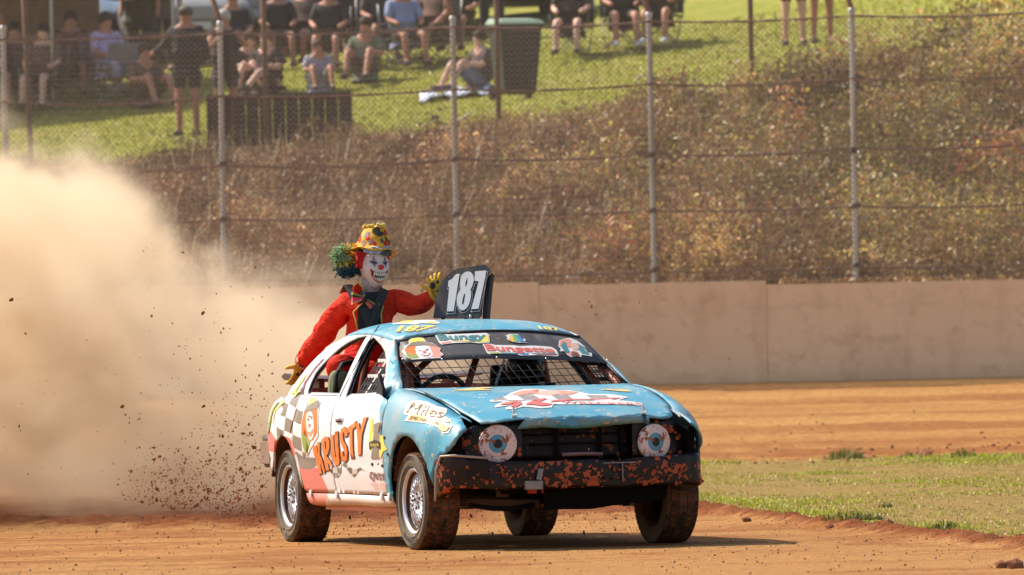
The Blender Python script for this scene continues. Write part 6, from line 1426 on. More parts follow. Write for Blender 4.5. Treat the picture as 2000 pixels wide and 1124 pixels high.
# ================================================================== spectators and their things on the hill
SKN = [plain('skin_%d' % i, c, .6, 0, .1) for i, c in enumerate([(206, 150, 122), (184, 126, 98), (220, 170, 146)])]
_cm = {}
def cloth(c):
    if c not in _cm: _cm[c] = plain('cloth_%d_%d_%d' % c, c, .85, 0, .2)
    return _cm[c]
POSE = {
 'stand': dict(pe=(0, 0, .95), wa=(0, .0, 1.10), ch=(0, .0, 1.34), ne=(0, .0, 1.50), he=(0, -.02, 1.62), ht=(0, -.02, 1.69), sl=(.19, 0, 1.42), el=(.26, .02, 1.15), wl=(.27, -.08, .92), sr=(-.19, 0, 1.42), er=(-.26, .02, 1.15), wr=(-.27, -.08, .92), hl=(.10, 0, .90), kl=(.11, -.02, .50), al=(.12, .0, .08), tl=(.13, -.16, .04), hr=(-.10, 0, .90), kr=(-.11, -.02, .50), ar=(-.12, 0, .08), tr=(-.13, -.16, .04)),
 'chair': dict(pe=(0, 0, .46), wa=(0, .03, .60), ch=(0, .06, .84), ne=(0, .05, 1.00), he=(0, .02, 1.12), ht=(0, .02, 1.19), sl=(.19, .05, .92), el=(.25, -.06, .68), wl=(.16, -.28, .62), sr=(-.19, .05, .92), er=(-.25, -.06, .68), wr=(-.16, -.28, .62), hl=(.11, -.04, .46), kl=(.15, -.46, .48), al=(.15, -.52, .08), tl=(.16, -.68, .04), hr=(-.11, -.04, .46), kr=(-.15, -.46, .48), ar=(-.15, -.52, .08), tr=(-.16, -.68, .04)),
 'ground': dict(pe=(0, 0, .13), wa=(0, .04, .27), ch=(0, .06, .50), ne=(0, .03, .66), he=(0, 0, .78), ht=(0, 0, .85), sl=(.19, .05, .58), el=(.26, -.08, .38), wl=(.14, -.32, .40), sr=(-.19, .05, .58), er=(-.26, -.08, .38), wr=(-.14, -.32, .40), hl=(.11, -.04, .13), kl=(.16, -.36, .46), al=(.15, -.58, .07), tl=(.16, -.74, .04), hr=(-.11, -.04, .13), kr=(-.16, -.36, .46), ar=(-.15, -.58, .07), tr=(-.16, -.74, .04)),
}
RAD = dict(pe=(.155, .12), wa=(.14, .105), ch=(.165, .115), ne=.058, he=.092, ht=.075, sl=.07, el=.046, wl=.036, sr=.07, er=.046, wr=.036, hl=.095, kl=.06, al=.042, tl=.038, hr=.095, kr=.06, ar=.042, tr=.038)
EDG = [('pe', 'wa'), ('wa', 'ch'), ('ch', 'ne'), ('ne', 'he'), ('he', 'ht'), ('ch', 'sl'), ('sl', 'el'), ('el', 'wl'), ('ch', 'sr'), ('sr', 'er'), ('er', 'wr'), ('pe', 'hl'), ('hl', 'kl'), ('kl', 'al'), ('al', 'tl'), ('pe', 'hr'), ('hr', 'kr'), ('kr', 'ar'), ('ar', 'tr')]
def lerp3(a, b, f): return tuple(a[i] + (b[i] - a[i]) * f for i in range(3))
def person(label, px, py, Y, pose, shirt, pants, skin=0, hair=(60, 42, 30), yaw=0.0, scale=1.0, cap=None, sleeve=.6, leg=.55, tweak=None, shoes=(60, 56, 54), wide=1.0, zlift=None):
    """px, py: photo pixel of the base point (feet / seat on the ground)"""
    b = at(px, py, Y); b.z = float(hill_z(b.x, Y)) if zlift is None else b.z
    Pn = empty('person', b, yaw); tag(Pn, label, 'person', 'spectators on the hill')
    Jt = dict(POSE[pose]); Jt.update(tweak or {})
    sc = lambda p: tuple(c * scale for c in p)
    rd_ = lambda k, f=1.0: tuple(r * f * scale * wide for r in RAD[k]) if isinstance(RAD[k], tuple) else RAD[k] * f * scale
    J = {k: (sc(p), rd_(k)) for k, p in Jt.items()}
    bd = skin_mesh('body', J, EDG, SKN[skin], Pn, 1, 'pe')
    S = {k: (sc(Jt[k]), rd_(k, 1.22)) for k in ('pe', 'wa', 'ch', 'sl', 'sr')}
    S['lo'] = (sc(lerp3(Jt['pe'], Jt['wa'], -.7)), rd_('pe', 1.2))
    S['ec'] = (sc(lerp3(Jt['sl'], Jt['el'], min(1, sleeve * 1.6))), rd_('el', 1.35)); S['fc'] = (sc(lerp3(Jt['sr'], Jt['er'], min(1, sleeve * 1.6))), rd_('er', 1.35)); E = [('lo', 'pe'), ('pe', 'wa'), ('wa', 'ch'), ('ch', 'sl'), ('ch', 'sr'), ('sl', 'ec'), ('sr', 'fc')]
    if sleeve > .7:
        S['wc'] = (sc(lerp3(Jt['el'], Jt['wl'], .85)), rd_('wl', 1.4)); S['vc'] = (sc(lerp3(Jt['er'], Jt['wr'], .85)), rd_('wr', 1.4)); E += [('ec', 'wc'), ('fc', 'vc')]
    skin_mesh('shirt', S, E, cloth(shirt), Pn, 1, 'pe')
    S = {'w0': (sc(lerp3(Jt['pe'], Jt['wa'], .7)), rd_('wa', 1.14)), 'pe': (sc(Jt['pe']), rd_('pe', 1.16)), 'hl': (sc(Jt['hl']), rd_('hl', 1.12)), 'hr': (sc(Jt['hr']), rd_('hr', 1.12)), 'kl': (sc(lerp3(Jt['hl'], Jt['kl'], min(1, leg * 1.5))), rd_('kl', 1.45)), 'kr': (sc(lerp3(Jt['hr'], Jt['kr'], min(1, leg * 1.5))), rd_('kr', 1.45))}; E = [('pe', 'w0'), ('pe', 'hl'), ('pe', 'hr'), ('hl', 'kl'), ('hr', 'kr')]
    if leg > .8:
        S['al'] = (sc(lerp3(Jt['kl'], Jt['al'], .9)), rd_('al', 1.5)); S['ar'] = (sc(lerp3(Jt['kr'], Jt['ar'], .9)), rd_('ar', 1.5)); E += [('kl', 'al'), ('kr', 'ar')]
    skin_mesh('shorts' if leg < .8 else 'trousers', S, E, cloth(pants), Pn, 1, 'pe')
    h = Vector(sc(Jt['he'])); m = MB()
    if cap:
        m.ell(h + Vector((0, .01, .055)) * scale, (.105 * scale, .115 * scale, .085 * scale), 14, 9); m.box(h + Vector((0, -.13, .055)) * scale, (.15 * scale, .12 * scale, .015 * scale)); m.build('cap', cloth(cap), Pn, True)
    else:
        m.ell(h + Vector((0, .03, .045)) * scale, (.102 * scale, .105 * scale, .105 * scale), 14, 9); m.build('hair', cloth(hair), Pn, True)
    for k in ('l', 'r'):
        a = Vector(sc(Jt['a' + k])); t_ = Vector(sc(Jt['t' + k])); m = MB(); m.tube([a + Vector((0, .03, -.02)) * scale, lerp3(a, t_, .6), t_], [.05 * scale, .05 * scale, .038 * scale], 8, flat=(.8, 1)); m.build('shoe', cloth(shoes), Pn, True)
    return Pn
BLK = (34, 30, 30)
person('man in black long-sleeved top and cap standing at the left lawn edge', 368, 268, 104.3, 'stand', BLK, (40, 36, 36), 1, cap=(96, 92, 78), sleeve=1.0, leg=.5, yaw=R(-12), tweak=dict(el=(.27, -.02, 1.16), wl=(.30, -.06, .95), er=(-.33, -.02, 1.20), wr=(-.46, -.16, 1.10)), zlift=1)
person('woman in black top standing behind the dark timber box with raised arms', 442, 262, 105.0, 'stand', (38, 32, 32), (44, 52, 70), 1, hair=(190, 180, 170), sleeve=.2, leg=.5, yaw=R(20), scale=.95, tweak=dict(el=(.27, -.16, 1.22), wl=(.10, -.22, 1.44), er=(-.26, -.14, 1.2), wr=(-.12, -.24, 1.40)), zlift=1)
person('man in lilac shirt leaning forward in the red-armed camp chair', 212, 172, 111.5, 'chair', (196, 176, 214), (170, 160, 164), 1, yaw=R(35), sleeve=.6, leg=1.0)
person('big man in olive shirt behind the lilac-shirted man', 275, 128, 114.5, 'stand', (66, 62, 46), (60, 52, 46), 1, hair=(120, 92, 70), wide=1.25, yaw=R(-8), leg=1.0)
person('person in brown crouching on the lawn left of the capped man', 285, 165, 110.5, 'ground', (112, 82, 60), (80, 60, 46), 1, yaw=R(30))
person('person in dark brown top seated at the far left under the awning', 30, 180, 111.5, 'chair', (86, 60, 50), (60, 48, 44), 1, yaw=R(10))
person('person with pale legs seated under the awning beside its pole', 85, 178, 111.0, 'chair', (104, 76, 70), (52, 44, 44), 2, yaw=R(-15))
person('person in dark red seated between awning pole and lilac-shirted man', 140, 170, 112.0, 'chair', (110, 56, 48), (48, 40, 40), 1, yaw=R(5))
person('red-haired person in black sitting low with bare shins stretched out', 520, 142, 110.5, 'ground', (40, 32, 30), (44, 34, 32), 2, hair=(120, 62, 44), yaw=R(-28), tweak=dict(kl=(.14, -.40, .34), al=(.10, -.74, .08), tl=(.10, -.86, .12)))
person('bare-shinned person sitting cross-legged right of the standing woman', 488, 142, 110.8, 'ground', (52, 42, 38), (52, 42, 38), 2, hair=(70, 48, 36), yaw=R(32), scale=.95)
person('child in pale grey sitting hunched on the lawn', 622, 135, 110.2, 'ground', (150, 148, 158), (140, 140, 150), 1, hair=(80, 54, 40), scale=.8, yaw=R(10), wide=1.2)
person('person in dark cap with red badge sitting behind the grey-clad child', 645, 120, 112.0, 'chair', (46, 40, 40), (44, 40, 44), 1, cap=(120, 52, 48), yaw=R(-6))
person('person in patterned green top sitting left of the blue-shirted one', 715, 128, 110.6, 'ground', (110, 118, 92), (92, 76, 88), 1, yaw=R(-14))
person('person in dusty black seated in a camp chair mid row', 742, 115, 112.5, 'chair', (70, 60, 52), (46, 40, 38), 1, yaw=R(12))
person('person in pale blue shirt seated in the crowded row', 790, 118, 111.5, 'chair', (140, 148, 176), (72, 56, 56), 1, hair=(90, 70, 54), yaw=R(20))
person('bare-armed person in brown leaning beside the blue-shirted one', 850, 114, 112.0, 'chair', (108, 78, 62), (50, 40, 38), 1, yaw=R(-30), tweak=dict(wl=(.10, -.40, .40)))
person('person sitting on the white towel with one bent pink knee', 935, 122, 108.4, 'ground', (86, 66, 60), (96, 110, 130), 2, yaw=R(-60), scale=.92)
person('person in dark shorts seated right of the bin with bare knees', 1118, 88, 110.8, 'chair', (54, 46, 40), (44, 38, 36), 2, yaw=R(-10))
person('person with tanned legs seated left of the fence post', 1215, 66, 111.0, 'chair', (44, 40, 38), (60, 52, 46), 1, yaw=R(6), shoes=(200, 200, 206))
person('person in pale shoes seated right of the fence post', 1292, 62, 111.0, 'chair', (70, 62, 50), (52, 46, 40), 1, yaw=R(-12), shoes=(214, 214, 222))
person('person in black shorts standing where the brambles meet the lawn', 1552, 92, 106.0, 'stand', (40, 38, 38), (36, 30, 28), 2, leg=.55, zlift=1)
person('person in denim shorts standing beside the black-shorted one', 1606, 88, 106.4, 'stand', (90, 84, 80), (92, 104, 128), 1, leg=.5, yaw=R(15), zlift=1)
for lb, px, py, Y, po, sh, pa, sk, yw in (
 ('dark-clad person seated behind the red-haired sitter', 545, 128, 113.5, 'chair', (48, 40, 38), (40, 36, 36), 1, 8), ('person in brown seated left of the person in the dark cap', 598, 122, 113.8, 'chair', (84, 66, 54), (46, 40, 40), 1, -20),
 ('person in black seated between the dark cap and the patterned green top', 682, 116, 113.6, 'chair', (38, 34, 36), (50, 46, 52), 2, 14), ('person in dark grey standing behind the dusty black sitter', 762, 104, 115.5, 'stand', (56, 52, 52), (40, 40, 46), 1, -10),
 ('person in maroon standing behind the pale blue shirt', 818, 100, 115.2, 'stand', (88, 50, 46), (44, 42, 48), 1, 12), ('dark-clad person seated just left of the bin', 902, 108, 112.8, 'chair', (52, 44, 40), (48, 42, 40), 1, -16),
 ('person in dark green standing behind the bin', 962, 96, 115.0, 'stand', (52, 56, 42), (40, 38, 40), 1, 6), ('person in dark brown standing behind the seated awning group', 112, 150, 115.6, 'stand', (74, 54, 46), (50, 42, 40), 1, -8),
 ('person in grey-brown standing between the olive shirt and the capped man', 318, 124, 115.4, 'stand', (92, 78, 68), (56, 50, 48), 2, 10), ('person in charcoal seated behind the woman with raised arms', 458, 132, 113.2, 'chair', (50, 46, 46), (44, 40, 42), 1, 18)):
    person(lb, px, py, Y, po, sh, pa, sk, yaw=R(yw), leg=1.0 if po == 'stand' else .6, hair=random.choice([(52, 38, 30), (96, 70, 50), (34, 28, 26)]))
# camp chairs
tube_g = plain('chair_tube', (140, 136, 134), .4, .5)
def camp_chair(label, px, py, Y, col_, yaw=0.0, arm=None):
    b = at(px, py, Y); b.z = float(hill_z(b.x, Y)); c = empty('camp_chair', b, yaw); tag(c, label, 'camp chair', 'folding chairs on the hill')
    for p, q in (((-.26, -.24, 0), (.26, -.24, .42)), ((.26, -.24, 0), (-.26, -.24, .42)), ((-.26, .24, 0), (.26, .24, .42)), ((.26, .24, 0), (-.26, .24, .42)), ((-.26, -.24, 0), (-.26, .24, .42)), ((.26, -.24, 0), (.26, .24, .42))):
        m = MB(); m.tube([p, q], .011, 6); m.build('leg', tube_g, c, True)
    for sx in (-1, 1):
        m = MB(); m.tube([(sx * .27, .25, .40), (sx * .27, .34, .92)], .011, 6); m.build('back_post', tube_g, c, True)
        m = MB(); m.box((sx * .28, 0, .62), (.07, .52, .02)); m.build('armrest', cloth(arm or col_), c)
        m = MB(); m.tube([(sx * .27, -.24, .42), (sx * .28, -.24, .61)], .011, 6); m.build('arm_post', tube_g, c, True)
    m = MB(); m.box((0, 0, .41), (.52, .50, .02)); m.build('seat', cloth(col_), c, bevel=.008)
    m = MB(); m.box((0, .30, .68), (.54, .02, .46), Matrix.Rotation(-.17, 3, 'X')); m.build('backrest', cloth(col_), c, bevel=.008)
camp_chair('folding chair with red arms under the lilac-shirted man', 212, 172, 111.6, (110, 100, 104), R(35), (150, 66, 56))
camp_chair('empty camp chair with crossed silver legs by the olive-shirted man', 235, 168, 110.8, (126, 116, 108), R(-15))
camp_chair('dark folding chair at the far left under the awning', 30, 180, 111.6, (60, 44, 40), R(10)); camp_chair('brown folding chair beside the awning pole', 85, 178, 111.1, (84, 60, 52), R(-15)); camp_chair('maroon folding chair left of the lilac-shirted man', 140, 170, 112.1, (88, 46, 42), R(5))
camp_chair('dark folding chair under the person in dusty black', 742, 115, 112.6, (44, 40, 40), R(12)); camp_chair('dark folding chair under the person in pale blue', 790, 118, 111.6, (50, 46, 54), R(20)); camp_chair('dark folding chair with pale bent frame right of the bin', 1118, 88, 110.9, (48, 46, 46), R(-10)); camp_chair('grey folding chair left of the fence post', 1215, 66, 111.1, (80, 76, 70), R(6)); camp_chair('olive folding chair right of the fence post', 1292, 62, 111.1, (70, 66, 48), R(-12)); camp_chair('dark folding chair under the bare-armed person in brown', 850, 114, 112.1, (52, 44, 42), R(-30)); camp_chair('black folding chair under the person in the dark cap', 645, 120, 112.1, (40, 36, 38), R(-6))
# towel
b = at(890, 128, 108.0); m = MB(); n = 14; vs = []
for i in range(n):
    for j in range(5):
        x = (i / (n - 1) - .5) * 1.0; y = (j / 4 - .5) * .5; X_, Y_ = b.x + x, 108.0 + y; vs.append((X_, Y_, float(hill_z(X_, Y_)) + .05 + .035 * math.sin(x * 14 + y * 6) + .02 * math.sin(x * 31)))
m.add(vs, [(i * 5 + j, i * 5 + j + 1, (i + 1) * 5 + j + 1, (i + 1) * 5 + j) for i in range(n - 1) for j in range(4)]); o = m.build('picnic_towel', cloth((206, 212, 226)), None, True); s_ = o.modifiers.new('s', 'SOLIDIFY'); s_.thickness = .02; tag(o, 'rumpled pale blue towel on the lawn left of the bin', 'towel')
# wheelie bin
b = at(1008, 190, 104.6); W_ = empty('wheelie_bin', (b.x, 104.6, b.z - .02), R(14)); tag(W_, 'dark green wheelie bin with sun-brightened lid at the lawn edge', 'bin')
bin_m = plain('bin_green', (40, 48, 32), .6, 0, .2); lid_m = plain('bin_lid_sunlit', (132, 150, 122), .5, 0, .15)  # lid much paler than the body: sunlight put into its colour
m = MB(); a_, c_ = (.22, .26), (.29, .36); z0, z1 = .06, .93
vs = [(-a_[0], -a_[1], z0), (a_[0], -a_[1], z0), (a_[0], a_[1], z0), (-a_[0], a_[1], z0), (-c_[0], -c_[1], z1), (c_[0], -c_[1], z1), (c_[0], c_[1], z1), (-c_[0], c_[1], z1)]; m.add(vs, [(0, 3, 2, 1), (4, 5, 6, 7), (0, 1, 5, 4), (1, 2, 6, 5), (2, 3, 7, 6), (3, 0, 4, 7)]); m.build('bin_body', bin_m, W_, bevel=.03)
m = MB(); m.box((0, 0, .95), (.64, .78, .05)); m.build('rim', bin_m, W_, bevel=.015)
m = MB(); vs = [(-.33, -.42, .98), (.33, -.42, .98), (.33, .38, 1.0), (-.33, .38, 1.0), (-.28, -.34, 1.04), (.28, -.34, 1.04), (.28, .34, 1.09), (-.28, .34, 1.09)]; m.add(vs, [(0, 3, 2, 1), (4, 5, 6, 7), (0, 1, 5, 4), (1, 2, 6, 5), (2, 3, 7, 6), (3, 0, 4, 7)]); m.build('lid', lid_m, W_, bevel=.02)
m = MB(); m.tube([(-.28, .43, .98), (.28, .43, .98)], .016, 8); m.build('handle', bin_m, W_, True)
for sx in (-1, 1): m = MB(); m.lathe([(-.03, .02), (-.03, .10), (.03, .10), (.03, .02)], 20, 'x', (sx * .25, .32, .10)); m.build('wheel', rubber_seal, W_, True, auto=40)
# dark timber box of upright boards
b0 = at(402, 182, 103.2); b1 = at(686, 181, 103.2); TB = empty('timber_box', ((b0.x + b1.x) / 2, 103.2, b0.z - .95)); tag(TB, 'long low box of dark upright boards at the lawn edge', 'timber box')
wd = plain('dark_timber_shaded', (62, 44, 34), .85, 0, .3, 5, .4); L_ = b1.x - b0.x; nb = 11  # dark boards, with the shade of the front face put into the colour
for k in range(nb):
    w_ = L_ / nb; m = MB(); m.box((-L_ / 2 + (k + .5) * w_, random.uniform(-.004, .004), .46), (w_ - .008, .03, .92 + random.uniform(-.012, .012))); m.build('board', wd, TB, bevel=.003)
for k in range(5):
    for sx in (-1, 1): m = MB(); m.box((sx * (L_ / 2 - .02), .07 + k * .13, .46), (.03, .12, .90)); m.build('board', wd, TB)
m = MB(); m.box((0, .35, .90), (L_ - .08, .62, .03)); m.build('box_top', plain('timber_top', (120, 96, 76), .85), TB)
# shade awning at the far left
AW = empty('shade_awning', (at(20, 150, 112.5).x, 112.5, float(hill_z(at(20, 150, 112.5).x, 112.5)))); tag(AW, 'tan fabric shade awning on thin metal poles at the far left', 'awning')
for x, y in ((-2.6, -1.6), (.70, -1.6), (2.3, 1.4), (-2.6, 1.4)): m = MB(); m.tube([(x, y, -.1), (x, y, 2.2)], .022, 8); m.build('pole', galv, AW, True)
m = MB(); vs = [(-3.6, -1.7, 2.1), (.8, -1.7, 2.1), (2.4, 1.5, 2.1), (-3.6, 2.6, 2.1), (-.45, .2, 2.7)]; m.add(vs, [(0, 1, 4), (1, 2, 4), (2, 3, 4), (3, 0, 4)]); m.build('canopy', cloth((150, 128, 104)), AW)  # canopy above the frame, widened so its shade darkens the seated group
m = MB(); m.box((-1.0, 1.95, 1.1), (4.4, .02, 2.1)); m.build('shade_backdrop', cloth((136, 108, 88)), AW)  # added brown sheet, stands in for the shaded crowd under the awning
m = MB(); vs = []
for k in range(21): vs += [(-1.68 + k * .12, -1.41, 2.09), (-1.68 + k * .12, -1.42 + .01 * math.sin(k), 1.02 if k < 9 else 1.9)]
m = MB(); m.box((-.98, -1.36, 1.02), (1.3, .02, .17)); m.build('side_rail_cloth', cloth((190, 172, 146)), AW, bevel=.005)
# parked cars along the top of the hill
glass_d = plain('car_glass', (34, 38, 42), .12); lamp_m = plain('lamp_glass', (226, 230, 236), .12, .2); tyre_p = plain('parked_tyre', (26, 25, 25), .85); alloy = plain('parked_alloy', (150, 150, 152), .4, .6); ind_m = plain('indicator_orange', (230, 120, 40), .3)
def parked_car(label, px, py, Y, rgb, yaw=0.0, suv=False):
    b = at(px, py, Y); b.z = float(hill_z(b.x, Y)); P_ = empty('parked_car', b, yaw); tag(P_, label, 'car', 'cars parked on top of the hill')
    pm = plain('car_paint_%d' % rgb[0], rgb, .25, .2, .06); up = .12 if suv else 0
    # y: front at -2.2 .. 2.2 ; sections (y, halfwidth, zlow, zhigh)
    def loft(name, secs, mt, par, K=20, pw=.45):
        vs = []
        for (y, hw_, z0, z1) in secs:
            for k in range(K):
                th = 2 * math.pi * k / K; c, s_ = math.cos(th), math.sin(th); vs.append((hw_ * math.copysign(abs(c) ** pw, c), y, (z0 + z1) / 2 + (z1 - z0) / 2 * math.copysign(abs(s_) ** pw, s_)))
        n = len(secs); m = MB(); m.add(vs, [(i * K + k, i * K + (k + 1) % K, (i + 1) * K + (k + 1) % K, (i + 1) * K + k) for i in range(n - 1) for k in range(K)] + [tuple(range(K)), tuple((n - 1) * K + k for k in range(K))]); return m.build(name, mt, par, True, auto=45)
    loft('body', [(-2.22, .72, .36 + up, .72 + up), (-2.12, .84, .27 + up, .80 + up), (-1.7, .90, .24 + up, .90 + up), (-1.0, .91, .24 + up, .98 + up), (.8, .91, .24 + up, 1.0 + up), (1.8, .89, .26 + up, 1.0 + up), (2.15, .80, .32 + up, .92 + up)], pm, P_)
    loft('cabin_glass', [(-1.05, .72, .90 + up, .99 + up), (-.35, .66, .92 + up, 1.40 + up * 2), (.9, .66, .92 + up, 1.44 + up * 2), (1.8 if suv else 1.5, .70, .92 + up, 1.05 + up * (2 if suv else 1))], glass_d, P_, pw=.6)
    m = MB(); m.box((0, .35, 1.42 + up * 2), (1.18, 1.3, .06)); m.build('roof', pm, P_, bevel=.02)
    for sx in (-1, 1):
        for sy in (-1.38, 1.38):
            wv = empty('wheel'); wv.parent = P_; wv.location = (sx * .80, sy, .32)
            m = MB(); m.lathe([(-.10, .2), (-.11, .26), (-.09, .32), (.09, .32), (.11, .26), (.10, .2)], 28, 'x'); m.build('tyre', tyre_p, wv, True); m = MB(); m.lathe([(sx * .09, .20), (sx * .06, .17), (sx * .08, .05), (sx * .09, 0)], 20, 'x'); m.build('rim', alloy, wv, True)
        m = MB(); m.ell((sx * .62, -2.10, .66 + up), (.19, .10, .085), 14, 8); m.build('headlight', lamp_m, P_, True)
        m = MB(); m.ell((sx * .80, -1.98, .64 + up), (.06, .09, .05), 10, 6); m.build('indicator', ind_m, P_, True)
        m = MB(); m.ell((sx * .95, -.75, 1.02 + up), (.10, .06, .07), 12, 8); m.build('mirror', pm, P_, True)
    m = MB()
    for k in range(4): m.box((0, -2.235, .56 + up + k * .045), (.80, .03, .018))
    m.build('grille', chrome, P_); m = MB(); m.box((0, -2.20, .42 + up), (1.5, .10, .13)); m.build('bumper', pm if rgb[0] > 60 else black_pl, P_, bevel=.03); m = MB(); m.box((0, -2.262, .43 + up), (.36, .01, .11)); m.build('number_board', d_white, P_)
parked_car('silver grey car parked behind the capped man', 360, 96, 118.5, (150, 148, 144), R(8)); parked_car('pale blue-white car with bright headlamps parked mid left', 560, 82, 119.0, (150, 164, 186), R(-14)); parked_car('charcoal car parked behind the crowded middle row', 735, 76, 118.0, (44, 44, 48), R(10), True); parked_car('white car half hidden behind the shade awning', 118, 118, 120.5, (214, 216, 218), R(-10)); parked_car('dark maroon car parked behind the bin', 985, 62, 119.5, (52, 40, 40), R(-6))
# ================================================================== clods, spray and dust
clod_m = plain('soil_clod', (142, 88, 54), .95, 0, .35, 30, .6); peb_m = plain('pebble_grey', (150, 126, 104), .9, 0, .3, 30)
def rock_mesh(name, seed, mat_):
    bm = bmesh.new(); bmesh.ops.create_icosphere(bm, subdivisions=1, radius=1.0)
    for v in bm.verts: v.co *= 1 + .45 * mnoise.noise(v.co * 1.3 + Vector((seed * 7.1, 0, 0)))
    for v in bm.verts: v.co.z *= .7
    me = bpy.data.meshes.new(name); bm.to_mesh(me); bm.free(); me.materials.append(mat_); return me
rocks = [rock_mesh('dirt_clod', i, clod_m) for i in range(5)]; pebs = [rock_mesh('pebble', 20 + i, peb_m) for i in range(3)]
def many(name, pos, size, stretch, src, mat_):
    """one merged mesh of small rocks"""
    n = len(pos); base = [np.array([v.co[:] for v in r.vertices]) for r in src]; fc = np.array([p.vertices[:] for p in src[0].polygons]); nvv = len(base[0]); V = np.empty((n, nvv, 3))
    for i in range(n):
        a, b_, c = RNG.uniform(0, 6.28, 3); Rm = np.array((Matrix.Rotation(a, 3, 'Z') @ Matrix.Rotation(b_, 3, 'X')).to_3x3()); V[i] = (base[i % len(base)] * (1, stretch, 1) * size[i]) @ Rm.T + pos[i]
    F = (fc[None] + (np.arange(n) * nvv)[:, None, None]).reshape(-1, 3); return np_mesh(name, V.reshape(-1, 3), F, [mat_])
# flying clods thrown up by the rear wheels
n = 1500; fx = []; 
for k in range(n):
    u = RNG.beta(1.3, 2.2); sx_ = 545 - 25 - u * 300 + RNG.normal(0, 14); lo_ = 1022 - 50 * u; sp = 45 + 120 * math.exp(-u * 2.5) if RNG.uniform() < .9 else 330
    sy = lo_ - abs(RNG.normal(0, 1)) * sp * .75
    if sy < 560 or sx_ > 548: continue
    p = at(sx_, sy, RNG.uniform(51.0, 54.5)); fx.append((p.x, p.y, max(.02, p.z)))
for k in range(170):     # strays over the whole picture width
    p = at(RNG.uniform(0, 1300), RNG.uniform(480, 960), RNG.uniform(47.2, 53.5)); fx.append((p.x, p.y, max(.05, p.z)))
for k in range(240):     # under and beside the car
    p = at(RNG.uniform(520, 1260), RNG.uniform(1000, 1052), RNG.uniform(50.5, 53.0)); fx.append((p.x, p.y, max(.01, p.z)))
fx = np.array(fx); sz = .0025 + .016 * RNG.beta(.9, 6, len(fx)); order = np.argsort(-sz); big = order[:60]; rest = order[60:]
o = many('dirt_spray', fx[rest], sz[rest], 1.5, rocks, clod_m); tag(o, 'spray of small red soil bits thrown up behind the car', 'dirt spray', kind='stuff')
for i in big:
    r_ = link('dirt_clod', rocks[int(i) % 5]); r_.location = fx[i]; s_ = float(sz[i]) * 1.15; r_.scale = (s_, s_ * 1.5, s_); r_.rotation_euler = tuple(RNG.uniform(0, 6, 3)); tag(r_, 'lump of red soil flung into the air around the car', 'clod', 'clods thrown up by the wheels')
# loose crumbs on the ground
n = 22000; P = np.stack([RNG.uniform(-4.6, 4.6, n), RNG.uniform(42, 60, n)], 1); d = edge_d(P[:, 0], P[:, 1]); w_ = .02 + .8 * np.exp(-((d - .9) / 1.4) ** 2) + .06 * (fbm(P[:, 0], P[:, 1], .8, 3, 61) > .55)
keep = RNG.uniform(0, 1, n) < w_; P = P[keep]; z = ground_z(P[:, 0], P[:, 1]); P = np.concatenate([P, (z + .003)[:, None]], 1); s_ = .003 + .018 * RNG.beta(1, 8, len(P)); o = many('loose_soil', P, s_, 1.1, rocks, clod_m); tag(o, 'loose red crumbs of soil lying on the track', 'loose soil', kind='stuff')
n = 2200; P = np.stack([RNG.uniform(-6, 6, n), RNG.uniform(70.5, 82, n) ], 1); keep = RNG.uniform(0, 1, n) < np.exp(-(P[:, 1] - 70.5) / 3.5); P = P[keep]; z = ground_z(P[:, 0], P[:, 1]); P = np.concatenate([P, (z + .004)[:, None]], 1); s_ = .012 + .035 * RNG.beta(1, 6, len(P)); o = many('far_track_soil', P, s_, 1.1, rocks, clod_m); tag(o, 'loose clods scattered along the far side of the infield', 'loose soil', kind='stuff')
n = 320; P = np.stack([RNG.uniform(-4.4, 4.4, n), RNG.uniform(43, 56, n)], 1); z = ground_z(P[:, 0], P[:, 1]); P = np.concatenate([P, (z + .003)[:, None]], 1); s_ = .004 + .012 * RNG.beta(1, 6, n); o = many('pebbles', P, s_, 1.2, pebs, peb_m); tag(o, 'small pale pebbles scattered over the near track', 'pebbles', kind='stuff')
for px, py, s_, lab in ((1806, 884, .085, 'largest red soil clod on the far infield edge'), (1458, 1020, .035, 'dark upright clod on the infield beside the car'), (1620, 1035, .03, 'dark clod at the near infield edge'), (1735, 1026, .045, 'brown clod beside the near dead patch'), (1957, 1110, .045, 'stone at the lower right corner of the track'), (1985, 1112, .05, 'flat stone nearest the right border')):
    Yg = 73.0 if py < 900 else 15279 * 1.245 / (py - (677 - (px - 1000) * .021)); b = at(px, py, Yg); o = link('soil_clod', rocks[int(px) % 5]); o.location = (b.x, Yg, float(ground_z(b.x, Yg)) + s_ * .35); o.scale = (s_, s_, s_); o.rotation_euler = (0, 0, px); tag(o, lab, 'clod')
# ------------------------------------------------------------------ dust cloud: voxel volume
DMIN, DMAX = (-7.0, 55.5, 0.0), (2.6, 68.0, 3.7)
me = bpy.data.meshes.new('dust_cloud'); dust = link('dust_cloud', me); tag(dust, 'thick tan dust cloud billowing behind the car', 'dust cloud', kind='stuff')
ng = bpy.data.node_groups.new('dust_field', 'GeometryNodeTree'); ng.interface.new_socket('Geometry', in_out='OUTPUT', socket_type='NodeSocketGeometry')
N_ = ng.nodes; L_ = ng.links; go = N_.new('NodeGroupOutput')
def gm(op, a, b=0.0, c=None, clamp=False):
    n = N_.new('ShaderNodeMath'); n.operation = op; n.use_clamp = clamp
    for s_, v in zip(n.inputs, (a, b, c)):
        if v is None: continue
        if isinstance(v, (int, float)): s_.default_value = v
        else: L_.new(v, s_)
    return n.outputs[0]
pos = N_.new('GeometryNodeInputPosition').outputs[0]; sp_ = N_.new('ShaderNodeSeparateXYZ'); L_.new(pos, sp_.inputs[0]); gx, gy, gz = sp_.outputs
